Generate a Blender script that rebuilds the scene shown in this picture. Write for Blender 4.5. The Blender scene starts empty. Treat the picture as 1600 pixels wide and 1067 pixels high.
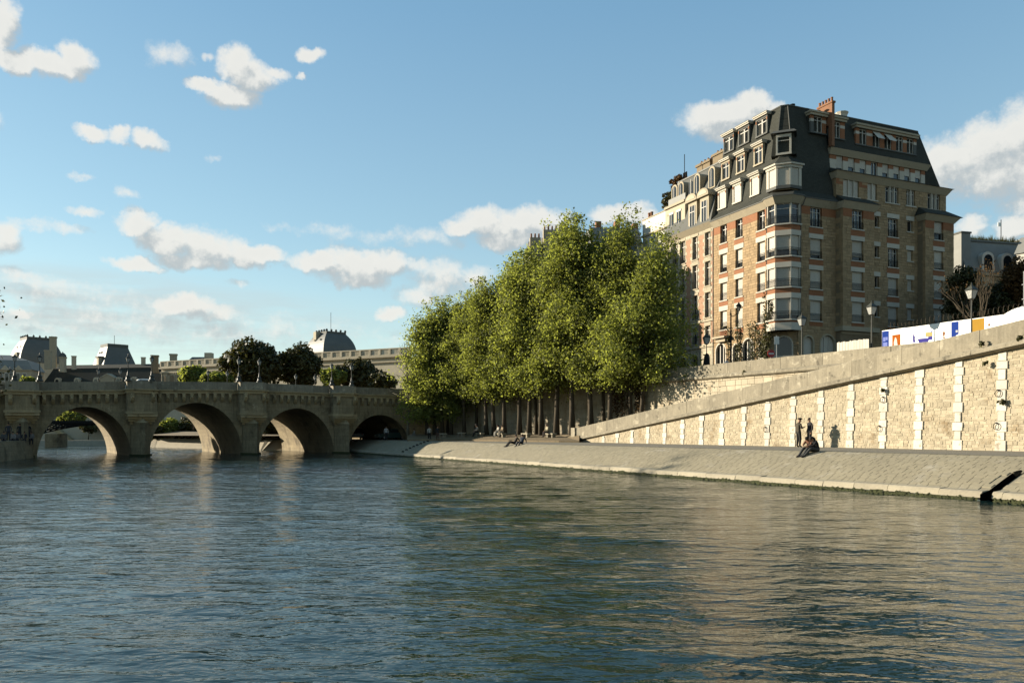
import bpy, math, random
import numpy as np
from mathutils import Matrix, Vector

rnd = random.Random(7)
R = math.radians
sc = bpy.context.scene
COL = sc.collection

# ------------------------------------------------------------------ camera
F_PX, CZ, HZ = 1244.44, 2.5, 676.0          # focal length in photo pixels, eye height above the river, horizon row
cam = bpy.data.cameras.new('camera')
cam.lens = 28.0
cam.sensor_width = 36.0
cam.shift_y = (HZ - 533.5) / 1600.0
cam.clip_start, cam.clip_end = 0.3, 9000.0
co = bpy.data.objects.new('camera', cam)
COL.objects.link(co)
co.location = (0, 0, CZ)
co.rotation_euler = (R(90), 0, 0)
sc.camera = co

# ------------------------------------------------------------------ sun, exposure
VB = Vector((.9008, .4343, 0)); UB = Vector((-.4343, .9008, 0))      # inland / along the quay
SUN_EL, SUN_A = R(16), R(42)
sh = (-VB * math.cos(SUN_A) + UB * math.sin(SUN_A)).normalized()
SUN = Vector((sh.x * math.cos(SUN_EL), sh.y * math.cos(SUN_EL), math.sin(SUN_EL)))
sl = bpy.data.lights.new('sun', 'SUN')
sl.energy = 5.0
sl.angle = R(0.5)
sl.color = (1.0, .89, .71)
so = bpy.data.objects.new('sun', sl)
COL.objects.link(so)
so.rotation_euler = SUN.to_track_quat('Z', 'Y').to_euler()
so.location = SUN * 400
vs = sc.view_settings
vs.view_transform = 'Standard'
vs.look = 'None'
vs.gamma = 1.0
vs.exposure = 1.42
vs.use_curve_mapping = False
sc.cycles.use_denoising = True
sc.cycles.max_bounces = 8
sc.cycles.diffuse_bounces = 5
sc.cycles.glossy_bounces = 4
sc.cycles.transmission_bounces = 3
sc.cycles.caustics_reflective = False
sc.cycles.caustics_refractive = False

# ------------------------------------------------------------------ world: Nishita sky + cumulus field
w = bpy.data.worlds.new('World')
sc.world = w
w.use_nodes = True
NT = w.node_tree
NT.nodes.clear()


class NG:
    """tiny helper that chains nodes"""
    def __init__(s, nt): s.nt = nt
    def n(s, t, **kw):
        x = s.nt.nodes.new(t)
        for k, v in kw.items(): setattr(x, k, v)
        return x
    def put(s, sock, v):
        if hasattr(v, 'is_linked') or hasattr(v, 'links'): s.nt.links.new(v, sock)
        elif v is not None: sock.default_value = v
    def m(s, op, a, b=None, c=None, clamp=False):
        x = s.n('ShaderNodeMath', operation=op, use_clamp=clamp)
        for i, v in enumerate((a, b, c)): s.put(x.inputs[i], v)
        return x.outputs[0]
    def vm(s, op, a, b=None, scale=None):
        x = s.n('ShaderNodeVectorMath', operation=op)
        s.put(x.inputs[0], a[:3] if isinstance(a, tuple) else a)
        if b is not None: s.put(x.inputs[1], b)
        if scale is not None: s.put(x.inputs['Scale'], scale)
        return x.outputs['Value'] if op in ('DOT_PRODUCT', 'LENGTH') else x.outputs[0]
    def noise(s, vec, scale, detail=4, rough=.55, dist=0.0):
        x = s.n('ShaderNodeTexNoise')
        s.put(x.inputs['Vector'], vec)
        x.inputs['Scale'].default_value = scale
        x.inputs['Detail'].default_value = detail
        x.inputs['Roughness'].default_value = rough
        x.inputs['Distortion'].default_value = dist
        return x.outputs[0]
    def mix(s, f, a, b, mode='MIX'):
        x = s.n('ShaderNodeMix', data_type='RGBA', blend_type=mode)
        s.put(x.inputs[0], f); s.put(x.inputs[6], a); s.put(x.inputs[7], b)
        return x.outputs[2]
    def rng(s, v, a, b, c=0.0, d=1.0, smooth=False):
        x = s.n('ShaderNodeMapRange', interpolation_type='SMOOTHSTEP' if smooth else 'LINEAR')
        s.put(x.inputs[0], v)
        for i, q in enumerate((a, b, c, d)): x.inputs[1 + i].default_value = q
        return x.outputs[0]


g = NG(NT)
sky = g.n('ShaderNodeTexSky', sky_type='NISHITA', sun_disc=False)
sky.sun_elevation = SUN_EL
sky.sun_rotation = math.atan2(sh.x, sh.y)
sky.altitude = 50
sky.air_density = 1.0
sky.dust_density = 0.25
sky.ozone_density = 1.2
tc = g.n('ShaderNodeTexCoord')
D = tc.outputs['Generated']
sep = g.n('ShaderNodeSeparateXYZ'); NT.links.new(D, sep.inputs[0])
az = g.m('ARCTAN2', sep.outputs[0], sep.outputs[1])
azp = g.m('SUBTRACT', g.m('PINGPONG', g.m('ADD', az, R(35)), R(70)), R(35))    # the same field of clouds goes on all round
el = g.m('ARCSINE', sep.outputs[2])
cb = g.n('ShaderNodeCombineXYZ'); NT.links.new(azp, cb.inputs[0]); NT.links.new(el, cb.inputs[1])
SKYP = cb.outputs[0]


def azel(px, py):
    x, z = (px - 800) / F_PX, (HZ - py) / F_PX
    return math.atan2(x, 1), math.atan2(z, math.hypot(x, 1))


CLOUDS = [  # px, py, rx, ry, weight
    (6, 40, 34, 44, 1), (18, 98, 45, 17, 1), (72, 100, 45, 22, 1), (118, 93, 34, 28, 1), (95, 112, 40, 16, 1),
    (262, 84, 42, 18, .42), (322, 90, 16, 8, .5), (372, 104, 36, 26, 1), (396, 122, 52, 24, 1), (362, 148, 52, 22, 1), (318, 133, 34, 10, .9), (432, 119, 26, 11, .9),
    (485, 88, 22, 12, .95), (470, 122, 9, 6, .6), (150, 205, 38, 12, .9), (190, 212, 22, 15, .9), (234, 221, 27, 17, 1),
    (200, 301, 24, 10, .42), (125, 273, 20, 6, .42), (335, 247, 14, 7, .35), (133, 331, 32, 8, .5), (75, 356, 66, 10, .45), (20, 350, 30, 8, .4),
    (216, 350, 38, 24, 1), (262, 378, 56, 26, 1), (330, 386, 78, 30, 1), (392, 398, 56, 18, 1), (212, 412, 56, 12, .9), (300, 405, 80, 16, .9),
    (2, 372, 34, 30, .8), (500, 412, 54, 20, 1), (555, 418, 84, 32, 1), (604, 417, 42, 26, 1), (560, 438, 60, 16, 1),
    (690, 440, 66, 34, .62), (660, 462, 50, 18, .6), (738, 432, 40, 20, .6), (655, 420, 40, 20, .5),
    (770, 352, 66, 30, 1), (842, 350, 62, 26, 1), (722, 358, 34, 14, .9), (800, 374, 80, 18, .9),
    (968, 334, 52, 19, 1), (1000, 345, 40, 14, .9), (290, 478, 52, 22, 1), (345, 490, 50, 14, .6), (612, 487, 26, 12, .9), (375, 441, 26, 7, .45), (28, 488, 26, 10, .7),
    (60, 445, 130, 12, .3), (120, 470, 190, 22, .3), (180, 505, 290, 34, .3), (400, 520, 240, 26, .26), (20, 430, 70, 10, .4),
    (1120, 186, 66, 28, 1), (1165, 172, 52, 24, 1), (1205, 180, 40, 22, .9), (1140, 205, 44, 14, .8),
    (1606, 215, 70, 62, 1), (1540, 232, 72, 48, 1), (1490, 255, 90, 46, 1), (1560, 270, 110, 52, 1), (1640, 280, 110, 70, 1), (1430, 290, 60, 20, .6),
    (1518, 356, 34, 20, .8), (1595, 352, 40, 22, .8), (660, 372, 150, 14, .3), (500, 360, 90, 8, .22),
    (-120, 300, 90, 40, 1), (-60, 180, 70, 30, .9), (1760, 420, 120, 40, .9), (1700, 120, 60, 24, .9),
]


def field(P, lowdetail=False):
    wv = g.n('ShaderNodeTexNoise'); NT.links.new(P, wv.inputs['Vector'])
    wv.inputs['Scale'].default_value = 26; wv.inputs['Detail'].default_value = 6; wv.inputs['Roughness'].default_value = .62
    off = g.vm('SCALE', g.vm('SUBTRACT', wv.outputs['Color'], (.5, .5, .5)), scale=.034)
    Q = g.vm('ADD', P, off)
    acc = None
    for px, py, rx, ry, wt in CLOUDS:
        a, e = azel(px, py)
        k = math.cos(a) ** 2 / F_PX
        d = g.vm('MULTIPLY', g.vm('SUBTRACT', Q, (a, e, 0)), (1 / (rx * 1.02 * k), 1 / (ry * 1.06 * math.cos(a) / F_PX), 0))
        v = g.m('MULTIPLY_ADD', g.vm('DOT_PRODUCT', d, d), -wt, wt)
        acc = v if acc is None else g.m('MAXIMUM', acc, v)
    acc = g.m('MAXIMUM', acc, -1.2)
    n1 = g.noise(P, 30, 8, .66)
    n2 = g.noise(P, 110, 4, .6)
    return g.m('ADD', acc, g.m('ADD', g.m('MULTIPLY', g.m('SUBTRACT', n1, .5), 1.5), g.m('MULTIPLY', g.m('SUBTRACT', n2, .5), .30)))


f0 = field(SKYP)
f1 = field(g.vm('ADD', SKYP, (-.010, .017, 0)))
alpha = g.rng(f0, -.10, .80, 0, 1, True)
litv = g.rng(g.m('SUBTRACT', f0, f1), -.30, .42, 0, 1, True)
thick = g.rng(f0, .25, 1.1, 0, 1, True)
cshade = g.mix(litv, (2.15, 2.35, 2.42, 1), (4.0, 3.92, 3.65, 1))
cshade = g.mix(g.m('MULTIPLY', thick, .22), cshade, (2.9, 3.0, 2.95, 1))
tint = g.vm('MULTIPLY', sky.outputs[0], (1.0, 1.06, .93))
rmp = g.n('ShaderNodeValToRGB')
NT.links.new(g.m('DIVIDE', el, math.pi / 2, clamp=True), rmp.inputs[0])
er = rmp.color_ramp.elements
er[0].position, er[0].color = 0.0, (2.7, 3.1, 3.1, 1)
er[1].position, er[1].color = 1.0, (.48, 1.2, 2.1, 1)
for p_, c_ in ((.07, (2.1, 2.78, 3.08, 1)), (.155, (1.38, 2.28, 3.0, 1)), (.31, (.80, 1.72, 2.72, 1))):
    e_ = er.new(p_); e_.color = c_
base = g.mix(.62, tint, rmp.outputs[0])
# soft grey layer of cloud low in the sky
a0_, e0_ = azel(60, 492)
dv_ = g.vm('MULTIPLY', g.vm('SUBTRACT', SKYP, (a0_, e0_, 0)), (1 / .42, 1 / .062, 0))
lay = g.m('SUBTRACT', 1.0, g.vm('DOT_PRODUCT', dv_, dv_), clamp=True)
lay = g.m('MULTIPLY', lay, g.rng(g.noise(g.vm('MULTIPLY', SKYP, (4, 26, 1)), 1.6, 6, .6), .30, .66, .15, 1, True))
base = g.mix(g.m('MULTIPLY', lay, .8), base, (2.55, 2.75, 2.75, 1))
above = g.rng(el, -.01, .04)
col = g.mix(g.m('MULTIPLY', g.m('MULTIPLY', alpha, above), .93), base, cshade)
bg = g.n('ShaderNodeBackground'); NT.links.new(col, bg.inputs[0]); bg.inputs[1].default_value = 0.085
wo = g.n('ShaderNodeOutputWorld'); NT.links.new(bg.outputs[0], wo.inputs[0])
w.cycles.sampling_method = 'MANUAL'
w.cycles.sample_map_resolution = 512


# ------------------------------------------------------------------ helpers
def P(px, d, z=0.0): return Vector(((px - 800) / F_PX * d, d, z))
def Zat(py, d): return CZ + (HZ - py) * d / F_PX
def bank(t, s, z=0.0): return Vector((VB.x * t + UB.x * s, VB.y * t + UB.y * s, z))
def d_at_T(px, T): return T / ((px - 800) / F_PX * VB.x + VB.y)
def rotz(a): return Matrix.Rotation(a, 4, 'Z')
def T3(x, y=0, z=0): return Matrix.Translation(Vector((x, y, z)))


class MB:
    def __init__(s): s.v, s.f, s.mi, s.cur = [], [], [], 0
    def m(s, i): s.cur = i; return s
    def face(s, pts):
        b = len(s.v); s.v += [tuple(p) for p in pts]; s.f.append(tuple(range(b, b + len(pts)))); s.mi.append(s.cur)
    def raw(s, vs, fs):
        b = len(s.v); s.v += [tuple(p) for p in vs]
        for f in fs: s.f.append(tuple(b + i for i in f)); s.mi.append(s.cur)
        return s
    def hexa(s, p):   # p: 4 bottom, 4 top (ccw)
        s.raw(p, [(3, 2, 1, 0), (4, 5, 6, 7), (0, 1, 5, 4), (1, 2, 6, 5), (2, 3, 7, 6), (3, 0, 4, 7)]); return s
    def box(s, x0, x1, y0, y1, z0, z1):
        s.hexa([(x0, y0, z0), (x1, y0, z0), (x1, y1, z0), (x0, y1, z0), (x0, y0, z1), (x1, y0, z1), (x1, y1, z1), (x0, y1, z1)]); return s
    def stone(s, x0, x1, z0, z1, yf, yb, b):     # facing stone, its outer face towards -y, arrises chamfered
        s.raw([(x0, yb, z0), (x1, yb, z0), (x1, yb, z1), (x0, yb, z1), (x0 + b * .4, yf + b, z0 + b * .4), (x1 - b * .4, yf + b, z0 + b * .4), (x1 - b * .4, yf + b, z1 - b * .4), (x0 + b * .4, yf + b, z1 - b * .4),
               (x0 + b, yf, z0 + b), (x1 - b, yf, z0 + b), (x1 - b, yf, z1 - b), (x0 + b, yf, z1 - b)],
              [(0, 1, 5, 4), (1, 2, 6, 5), (2, 3, 7, 6), (3, 0, 4, 7), (4, 5, 9, 8), (5, 6, 10, 9), (6, 7, 11, 10), (7, 4, 8, 11), (8, 9, 10, 11)]); return s
    def prism(s, poly, z0, z1):                  # plan polygon, ccw
        n = len(poly)
        s.raw([(x, y, z0) for x, y in poly] + [(x, y, z1) for x, y in poly],
              [tuple(range(n - 1, -1, -1)), tuple(range(n, 2 * n))] + [(i, (i + 1) % n, n + (i + 1) % n, n + i) for i in range(n)]); return s
    def loft(s, a, b, cap=True):                 # two 3-D loops of the same length
        n = len(a)
        s.raw(list(a) + list(b), ([tuple(range(n - 1, -1, -1)), tuple(range(n, 2 * n))] if cap else []) + [(i, (i + 1) % n, n + (i + 1) % n, n + i) for i in range(n)]); return s
    def extr(s, poly, y0, y1):                   # x,z polygon extruded along y
        n = len(poly)
        s.raw([(x, y0, z) for x, z in poly] + [(x, y1, z) for x, z in poly],
              [tuple(range(n)), tuple(range(2 * n - 1, n - 1, -1))] + [((i + 1) % n, i, n + i, n + (i + 1) % n) for i in range(n)]); return s
    def tube(s, pts, rad, n=6, cap=True):
        pts = [Vector(p) for p in pts]
        if not hasattr(rad, '__len__'): rad = [rad] * len(pts)
        b = len(s.v); up = Vector((.13, .27, .95))
        for i, p in enumerate(pts):
            t = (pts[min(i + 1, len(pts) - 1)] - pts[max(i - 1, 0)])
            t = t.normalized() if t.length > 1e-9 else Vector((0, 0, 1))
            x = t.cross(up)
            if x.length < .05: x = t.cross(Vector((1, 0, 0)))
            x.normalize(); y = t.cross(x)
            for k in range(n):
                c = 2 * math.pi * k / n
                s.v.append(tuple(p + (x * math.cos(c) + y * math.sin(c)) * rad[i]))
        for i in range(len(pts) - 1):
            for k in range(n):
                k2 = (k + 1) % n
                s.f.append((b + i * n + k, b + i * n + k2, b + (i + 1) * n + k2, b + (i + 1) * n + k)); s.mi.append(s.cur)
        if cap:
            s.f.append(tuple(range(b + n - 1, b - 1, -1))); s.mi.append(s.cur)
            e = b + (len(pts) - 1) * n
            s.f.append(tuple(range(e, e + n))); s.mi.append(s.cur)
        return s
    def lathe(s, prof, n=12, c=(0, 0, 0), sx=1.0, sy=1.0):
        b = len(s.v)
        for r, z in prof:
            for k in range(n):
                a = 2 * math.pi * k / n
                s.v.append((c[0] + r * sx * math.cos(a), c[1] + r * sy * math.sin(a), c[2] + z))
        for i in range(len(prof) - 1):
            for k in range(n):
                k2 = (k + 1) % n
                s.f.append((b + i * n + k, b + i * n + k2, b + (i + 1) * n + k2, b + (i + 1) * n + k)); s.mi.append(s.cur)
        s.f.append(tuple(range(b + n - 1, b - 1, -1))); s.mi.append(s.cur)
        e = b + (len(prof) - 1) * n
        s.f.append(tuple(range(e, e + n))); s.mi.append(s.cur)
        return s
    def mesh(s, name, mats, smooth=False):
        me = bpy.data.meshes.new(name)
        me.from_pydata(s.v, [], s.f)
        for m in (mats if isinstance(mats, (list, tuple)) else [mats]): me.materials.append(m)
        if len(me.materials) > 1: me.polygons.foreach_set('material_index', s.mi)
        if smooth: me.polygons.foreach_set('use_smooth', [True] * len(me.polygons))
        me.update()
        return me
    def build(s, name, mats, parent=None, M=None, smooth=False, **kw):
        return link(name, s.mesh(name, mats, smooth), parent, M, **kw)


def link(name, data, parent=None, M=None, **kw):
    o = bpy.data.objects.new(name, data)
    COL.objects.link(o)
    if parent is not None: o.parent = parent
    if M is not None: o.matrix_local = M if parent is not None else M
    for k, v in kw.items(): o[k] = v
    return o


def thing(name, label, cat, M=None, group=None):
    o = bpy.data.objects.new(name, None)
    o.empty_display_size = .3
    COL.objects.link(o)
    if M is not None: o.matrix_world = M
    o['label'] = label; o['category'] = cat
    if group: o['group'] = group
    return o


def copy_tree(o, parent=None):
    c = o.copy(); COL.objects.link(c)
    if parent is not None: c.parent = parent
    for ch in o.children: copy_tree(ch, c)
    return c


def struct(name, mb, mats, M=None, smooth=False): return mb.build(name, mats, None, M, smooth, kind='structure')


MATS = {}
KEEP = ('white_hoarding', 'white_paint', 'window_glass', 'black_iron')


def mat(name, col, rough=.8, noise=None, island=0.0, objr=0.0, bump=None, stain=None, spec=.3, metal=0.0, brick=None, trans=0.0, streak=0.0):
    """colour x (per-piece and per-noise variation), a second stain colour by large noise, fine bump"""
    kk = 1.0 if name in KEEP else .62
    col = tuple(x * kk for x in col)
    if stain: stain = [(tuple(x * kk for x in q[0]),) + tuple(q[1:]) for q in (stain if isinstance(stain, list) else [stain])]
    m = bpy.data.materials.new(name); m.use_nodes = True
    nt = m.node_tree; nt.nodes.clear(); h = NG(nt)
    b = h.n('ShaderNodeBsdfPrincipled'); o = h.n('ShaderNodeOutputMaterial')
    b.inputs['Roughness'].default_value = rough
    b.inputs['Metallic'].default_value = metal
    b.inputs['Specular IOR Level'].default_value = spec
    v = None; co_ = h.n('ShaderNodeTexCoord').outputs['Object']
    def add(x):
        nonlocal v
        v = x if v is None else h.m('ADD', v, x)
    if island: add(h.m('MULTIPLY_ADD', h.n('ShaderNodeNewGeometry').outputs['Random Per Island'], 2 * island, -island))
    if objr: add(h.m('MULTIPLY_ADD', h.n('ShaderNodeObjectInfo').outputs['Random'], 2 * objr, -objr))
    if noise:
        for s_, a_ in (noise if isinstance(noise[0], tuple) else (noise,)):
            add(h.m('MULTIPLY_ADD', h.noise(co_, s_, 5, .6), 2.6 * a_, -1.3 * a_))
    if streak: add(h.m('MULTIPLY_ADD', h.noise(h.vm('MULTIPLY', co_, (5.5, 5.5, .55)), 1.0, 4, .65), 2.6 * streak, -1.3 * streak))
    c = (*col, 1)
    if brick:
        bt = h.n('ShaderNodeTexBrick'); sp = h.n('ShaderNodeSeparateXYZ'); nt.links.new(co_, sp.inputs[0])
        cc = h.n('ShaderNodeCombineXYZ'); nt.links.new(h.m('ADD', sp.outputs[0], sp.outputs[1]), cc.inputs[0]); nt.links.new(sp.outputs[2], cc.inputs[1])
        nt.links.new(cc.outputs[0], bt.inputs['Vector'])
        bt.inputs['Scale'].default_value = 1.0; bt.inputs['Brick Width'].default_value = brick[0]; bt.inputs['Row Height'].default_value = brick[1]
        bt.inputs['Mortar Size'].default_value = brick[2]; bt.inputs['Color1'].default_value = c
        bt.inputs['Color2'].default_value = (*[x * brick[3] for x in col], 1); bt.inputs['Mortar'].default_value = (*[x * brick[4] for x in col], 1)
        c = bt.outputs[0]
    if stain:
        for (scol, ss, lo, hi) in stain if isinstance(stain, list) else [stain]:
            f = h.rng(h.noise(co_, ss, 6, .65), lo, hi, 0, 1, True)
            c = h.mix(f, c, (*scol, 1))
    if v is not None:
        c = h.vm('SCALE', c, scale=h.m('MAXIMUM', h.m('ADD', v, 1.0), .15))
    h.put(b.inputs['Base Color'], c)
    if bump:
        bn = h.n('ShaderNodeBump'); bn.inputs['Strength'].default_value = bump[1]; bn.inputs['Distance'].default_value = bump[2] if len(bump) > 2 else .02
        nt.links.new(h.noise(co_, bump[0], 5, .65), bn.inputs['Height']); nt.links.new(bn.outputs[0], b.inputs['Normal'])
    sh_ = b.outputs[0]
    if trans:
        tr = h.n('ShaderNodeBsdfTranslucent'); h.put(tr.inputs[0], h.vm('MULTIPLY', c, (1.25, 1.25, .6)) if not isinstance(c, tuple) else (c[0] * 1.3, c[1] * 1.35, c[2] * .6, 1))
        mx = h.n('ShaderNodeMixShader'); mx.inputs[0].default_value = trans
        nt.links.new(sh_, mx.inputs[1]); nt.links.new(tr.outputs[0], mx.inputs[2]); sh_ = mx.outputs[0]
    nt.links.new(sh_, o.inputs[0])
    MATS[name] = m
    return m


M_ASHLAR = mat('pale_ashlar', (.50, .43, .31), .9, ((1.3, .16), (9, .12)), .12, .10, (14, .5, .02), streak=.14, stain=[((.34, .26, .16), .5, .52, .68), ((.2, .165, .11), 2.2, .60, .72)])
M_PILAS = mat('white_limestone', (.64, .59, .49), .9, ((3, .14), (14, .10)), .1, .14, (16, .4, .02), stain=((.36, .29, .2), 2.5, .55, .7))
M_RUBBLE = mat('rubble_stone', (.46, .39, .27), .95, ((1.2, .22), (12, .16)), .17, 0, (9, .8, .03), stain=[((.27, .195, .11), .55, .54, .70), ((.52, .47, .36), .9, .60, .74)])
M_MORTAR = mat('old_mortar', (.47, .405, .29), .95, ((2, .2), (15, .15)))
M_PARAPET = mat('weathered_parapet', (.285, .248, .178), .92, streak=.32, noise=((1.1, .26), (8, .2)), island=.10, objr=.13, bump=(12, .6, .02), stain=[((.43, .38, .28), 1.3, .56, .66), ((.12, .105, .075), 1.7, .58, .72)])
M_SETT = mat('slope_sett', (.30, .262, .178), .9, ((.35, .16), (5, .14)), .06, 0, (12, .5, .02), stain=((.36, .325, .25), .8, .55, .7))
M_SETTBED = mat('sett_joint', (.275, .24, .165), .95, (3, .2))
M_KERB = mat('pale_kerb', (.37, .325, .235), .9, ((1, .2), (8, .15)), .1, .12)
M_ALGAE = mat('river_algae', (.045, .05, .014), .9, ((3, .5), (12, .4)), 0, 0, (9, .9, .05))
M_QUAY = mat('quay_paving', (.23, .205, .155), .9, ((.6, .15), (6, .15)), bump=(20, .3, .01))
M_EARTH = mat('trodden_earth', (.22, .165, .095), .95, ((.7, .25), (5, .25)), bump=(9, .5, .04), stain=((.12, .11, .05), .9, .56, .7))
M_ASPHALT = mat('asphalt', (.06, .058, .053), .85, ((.3, .2), (9, .15)))
M_BRIDGE = mat('bridge_stone', (.33, .26, .15), .9, ((.7, .24), (5, .2)), .08, .08, (8, .6, .03), streak=.40, stain=[((.13, .10, .055), .45, .50, .70), ((.50, .42, .27), 1.1, .60, .74)], brick=(.9, .42, .012, .86, .6))
M_BRTRIM = mat('bridge_moulding', (.43, .335, .185), .9, ((1, .22), (7, .2)), .05, .1, (10, .5, .02), stain=((.18, .14, .08), 1.2, .54, .70))
M_FACING = mat('facing_stone', (.385, .27, .148), .9, ((1.1, .10), (9, .12)), .17, 0, (10, .7, .02))
M_BACKING = mat('wall_core', (.26, .20, .125), .95, (3, .2))
M_BRICK = mat('orange_brick', (.36, .15, .065), .85, ((2, .14), (14, .14)), brick=(.22, .07, .008, .82, .8))
M_LINTEL = mat('white_concrete', (.60, .55, .45), .85, ((1.2, .10), (9, .08)), .04, .06, stain=((.42, .36, .27), 1.3, .58, .75))
M_CREAM = mat('cream_cornice', (.45, .385, .27), .85, ((1, .12), (7, .1)), .04, .05, stain=((.28, .23, .15), 1.1, .58, .75))
M_SHUTTER = mat('roller_shutter', (.58, .53, .44), .6, ((1.5, .06),), 0, .10)
M_FRAME = mat('white_joinery', (.58, .54, .46), .5, (3, .06), 0, .05)
M_GLASS = mat('window_glass', (.012, .014, .015), .06, None, 0, 0, spec=.6)
M_IRON = mat('black_iron', (.012, .012, .011), .8, (6, .2), spec=.1)
M_VOID = mat('painted_void_shade', (.006, .006, .005), 1.0, spec=0.0)  # near-black colour puts the shade inside the drain slot into the surface
M_PALROOF = mat('palace_slate', (.125, .128, .115), .6, ((.5, .2), (4, .15)), spec=.4)
M_SLATE = mat('slate', (.062, .064, .052), .88, ((.8, .22), (6, .2)), 0, 0, spec=.15, brick=(.28, .17, .012, .8, .55), bump=(20, .3, .01))
M_ZINC = mat('zinc', (.25, .25, .225), .65, ((.8, .18), (5, .1)), spec=.3)
M_LEAD = mat('grey_lead', (.11, .112, .10), .75, ((1, .2),), spec=.25)
M_STONE2 = mat('cream_stone', (.53, .465, .34), .9, ((.8, .14), (6, .12)), .12, .06, stain=((.30, .245, .16), .7, .57, .74))
M_WHITEW = mat('white_render', (.70, .66, .57), .85, ((.6, .08), (5, .06)), stain=((.5, .45, .36), .8, .6, .78))
M_BRICK2 = mat('old_brick', (.42, .245, .15), .88, ((2, .16), (12, .16)), brick=(.24, .075, .01, .8, 1.25))
M_TERRA = mat('chimney_brick', (.30, .14, .07), .85, ((2, .16), (12, .14)), brick=(.24, .075, .008, .8, .8))
M_BARK = mat('tree_bark', (.075, .058, .036), .95, ((4, .35), (15, .3)), bump=(12, .8, .05))
M_BARKSUN = mat('sun_painted_bark', (.30, .27, .20), .9, ((3, .3), (12, .2)), bump=(10, .6, .03))  # paler copy of the bark, sunlight on one trunk put into its colour
M_LEAF = mat('yellow_green_leaf', (.28, .31, .10), .6, ((.22, .10),), .28, .08, trans=.66, spec=.15)  # the leaves' own yellow-green
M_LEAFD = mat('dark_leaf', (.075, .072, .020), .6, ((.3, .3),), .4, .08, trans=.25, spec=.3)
M_LEAFB = mat('brown_leaf', (.12, .062, .018), .7, ((.3, .3),), .4, 0, trans=.25, spec=.2)
M_GRASS = mat('roof_grass', (.15, .13, .045), .8, ((.5, .3),), .4, trans=.2)
M_CANVAS = mat('white_hoarding', (.80, .78, .72), .92, (.8, .04), spec=.05)
M_BLUE = mat('blue_print', (.02, .05, .26), .92, (2, .12), spec=.05)
M_LBLUE = mat('pale_blue_print', (.20, .24, .55), .92, spec=.05)
M_YEL = mat('ochre_print', (.42, .24, .04), .92, (1.5, .08), spec=.05)
M_PYEL = mat('pale_yellow_print', (.45, .38, .16), .92, spec=.05)
M_ORANGE = mat('orange_print', (.40, .10, .012), .92, ((2.5, .5),), spec=.05)
M_PURPLE = mat('violet_print', (.06, .055, .26), .92, spec=.05)
M_SKIN = mat('skin', (.36, .19, .11), .6)
M_HAIR = mat('dark_hair', (.018, .013, .01), .6)
M_CAR = mat('dark_green_paint', (.018, .05, .045), .3, spec=.5)
M_BLACKP = mat('black_paint', (.012, .012, .012), .4, spec=.5)
M_VAN = mat('white_paint', (.72, .71, .68), .35, spec=.5)
M_RUBBER = mat('tyre_rubber', (.015, .015, .015), .8)
M_LAMPG = mat('frosted_lamp_glass', (.40, .40, .37), .25, spec=.5)
M_LAMPI = mat('bronze_green_iron', (.05, .052, .04), .55, (5, .25))
M_SIGNW = mat('sign_white', (.7, .69, .64), .5)
M_SIGNR = mat('sign_red', (.42, .03, .03), .45)
M_STEEL = mat('galvanised_steel', (.42, .42, .41), .4, (4, .1), metal=.4)
M_CLOTH = {}


def cloth(c):
    k = tuple(c)
    if k not in M_CLOTH: M_CLOTH[k] = mat('cloth', c, .85, (6, .15))
    return M_CLOTH[k]


def fill(x0, x1, z0, z1, holes, row, lmin, lmax, rg, clip=None, jit=0.0):
    """coursed blocks: list of (xa, xb, za, zb) filling the rectangle around the holes (xa, xb, za, zb)"""
    edges = {z0, z1}
    for h in holes:
        for z in (h[2], h[3]):
            if z0 < z < z1: edges.add(z)
    es = sorted(edges); zs = [es[0]]
    for a, b in zip(es, es[1:]):
        n = max(1, round((b - a) / row))
        for i in range(1, n + 1): zs.append(a + (b - a) * (i + (rg.uniform(-jit, jit) if i < n else 0)) / n)
    out = []
    for za, zb in zip(zs, zs[1:]):
        zm = (za + zb) / 2
        iv = [(x0, x1)]
        for h in holes:
            if h[2] < zm < h[3]:
                nv = []
                for a, b in iv:
                    if h[1] <= a or h[0] >= b: nv.append((a, b)); continue
                    if h[0] > a: nv.append((a, h[0]))
                    if h[1] < b: nv.append((h[1], b))
                iv = nv
        for a, b in iv:
            x = a
            while x < b - 1e-4:
                l = rg.uniform(lmin, lmax)
                if b - (x + l) < lmin * .6: l = b - x
                top = zb
                if clip: top = min(zb, clip(x), clip(x + l))
                if top > za + .05: out.append((x, x + l, za, top))
                x += l
    return out


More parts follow.
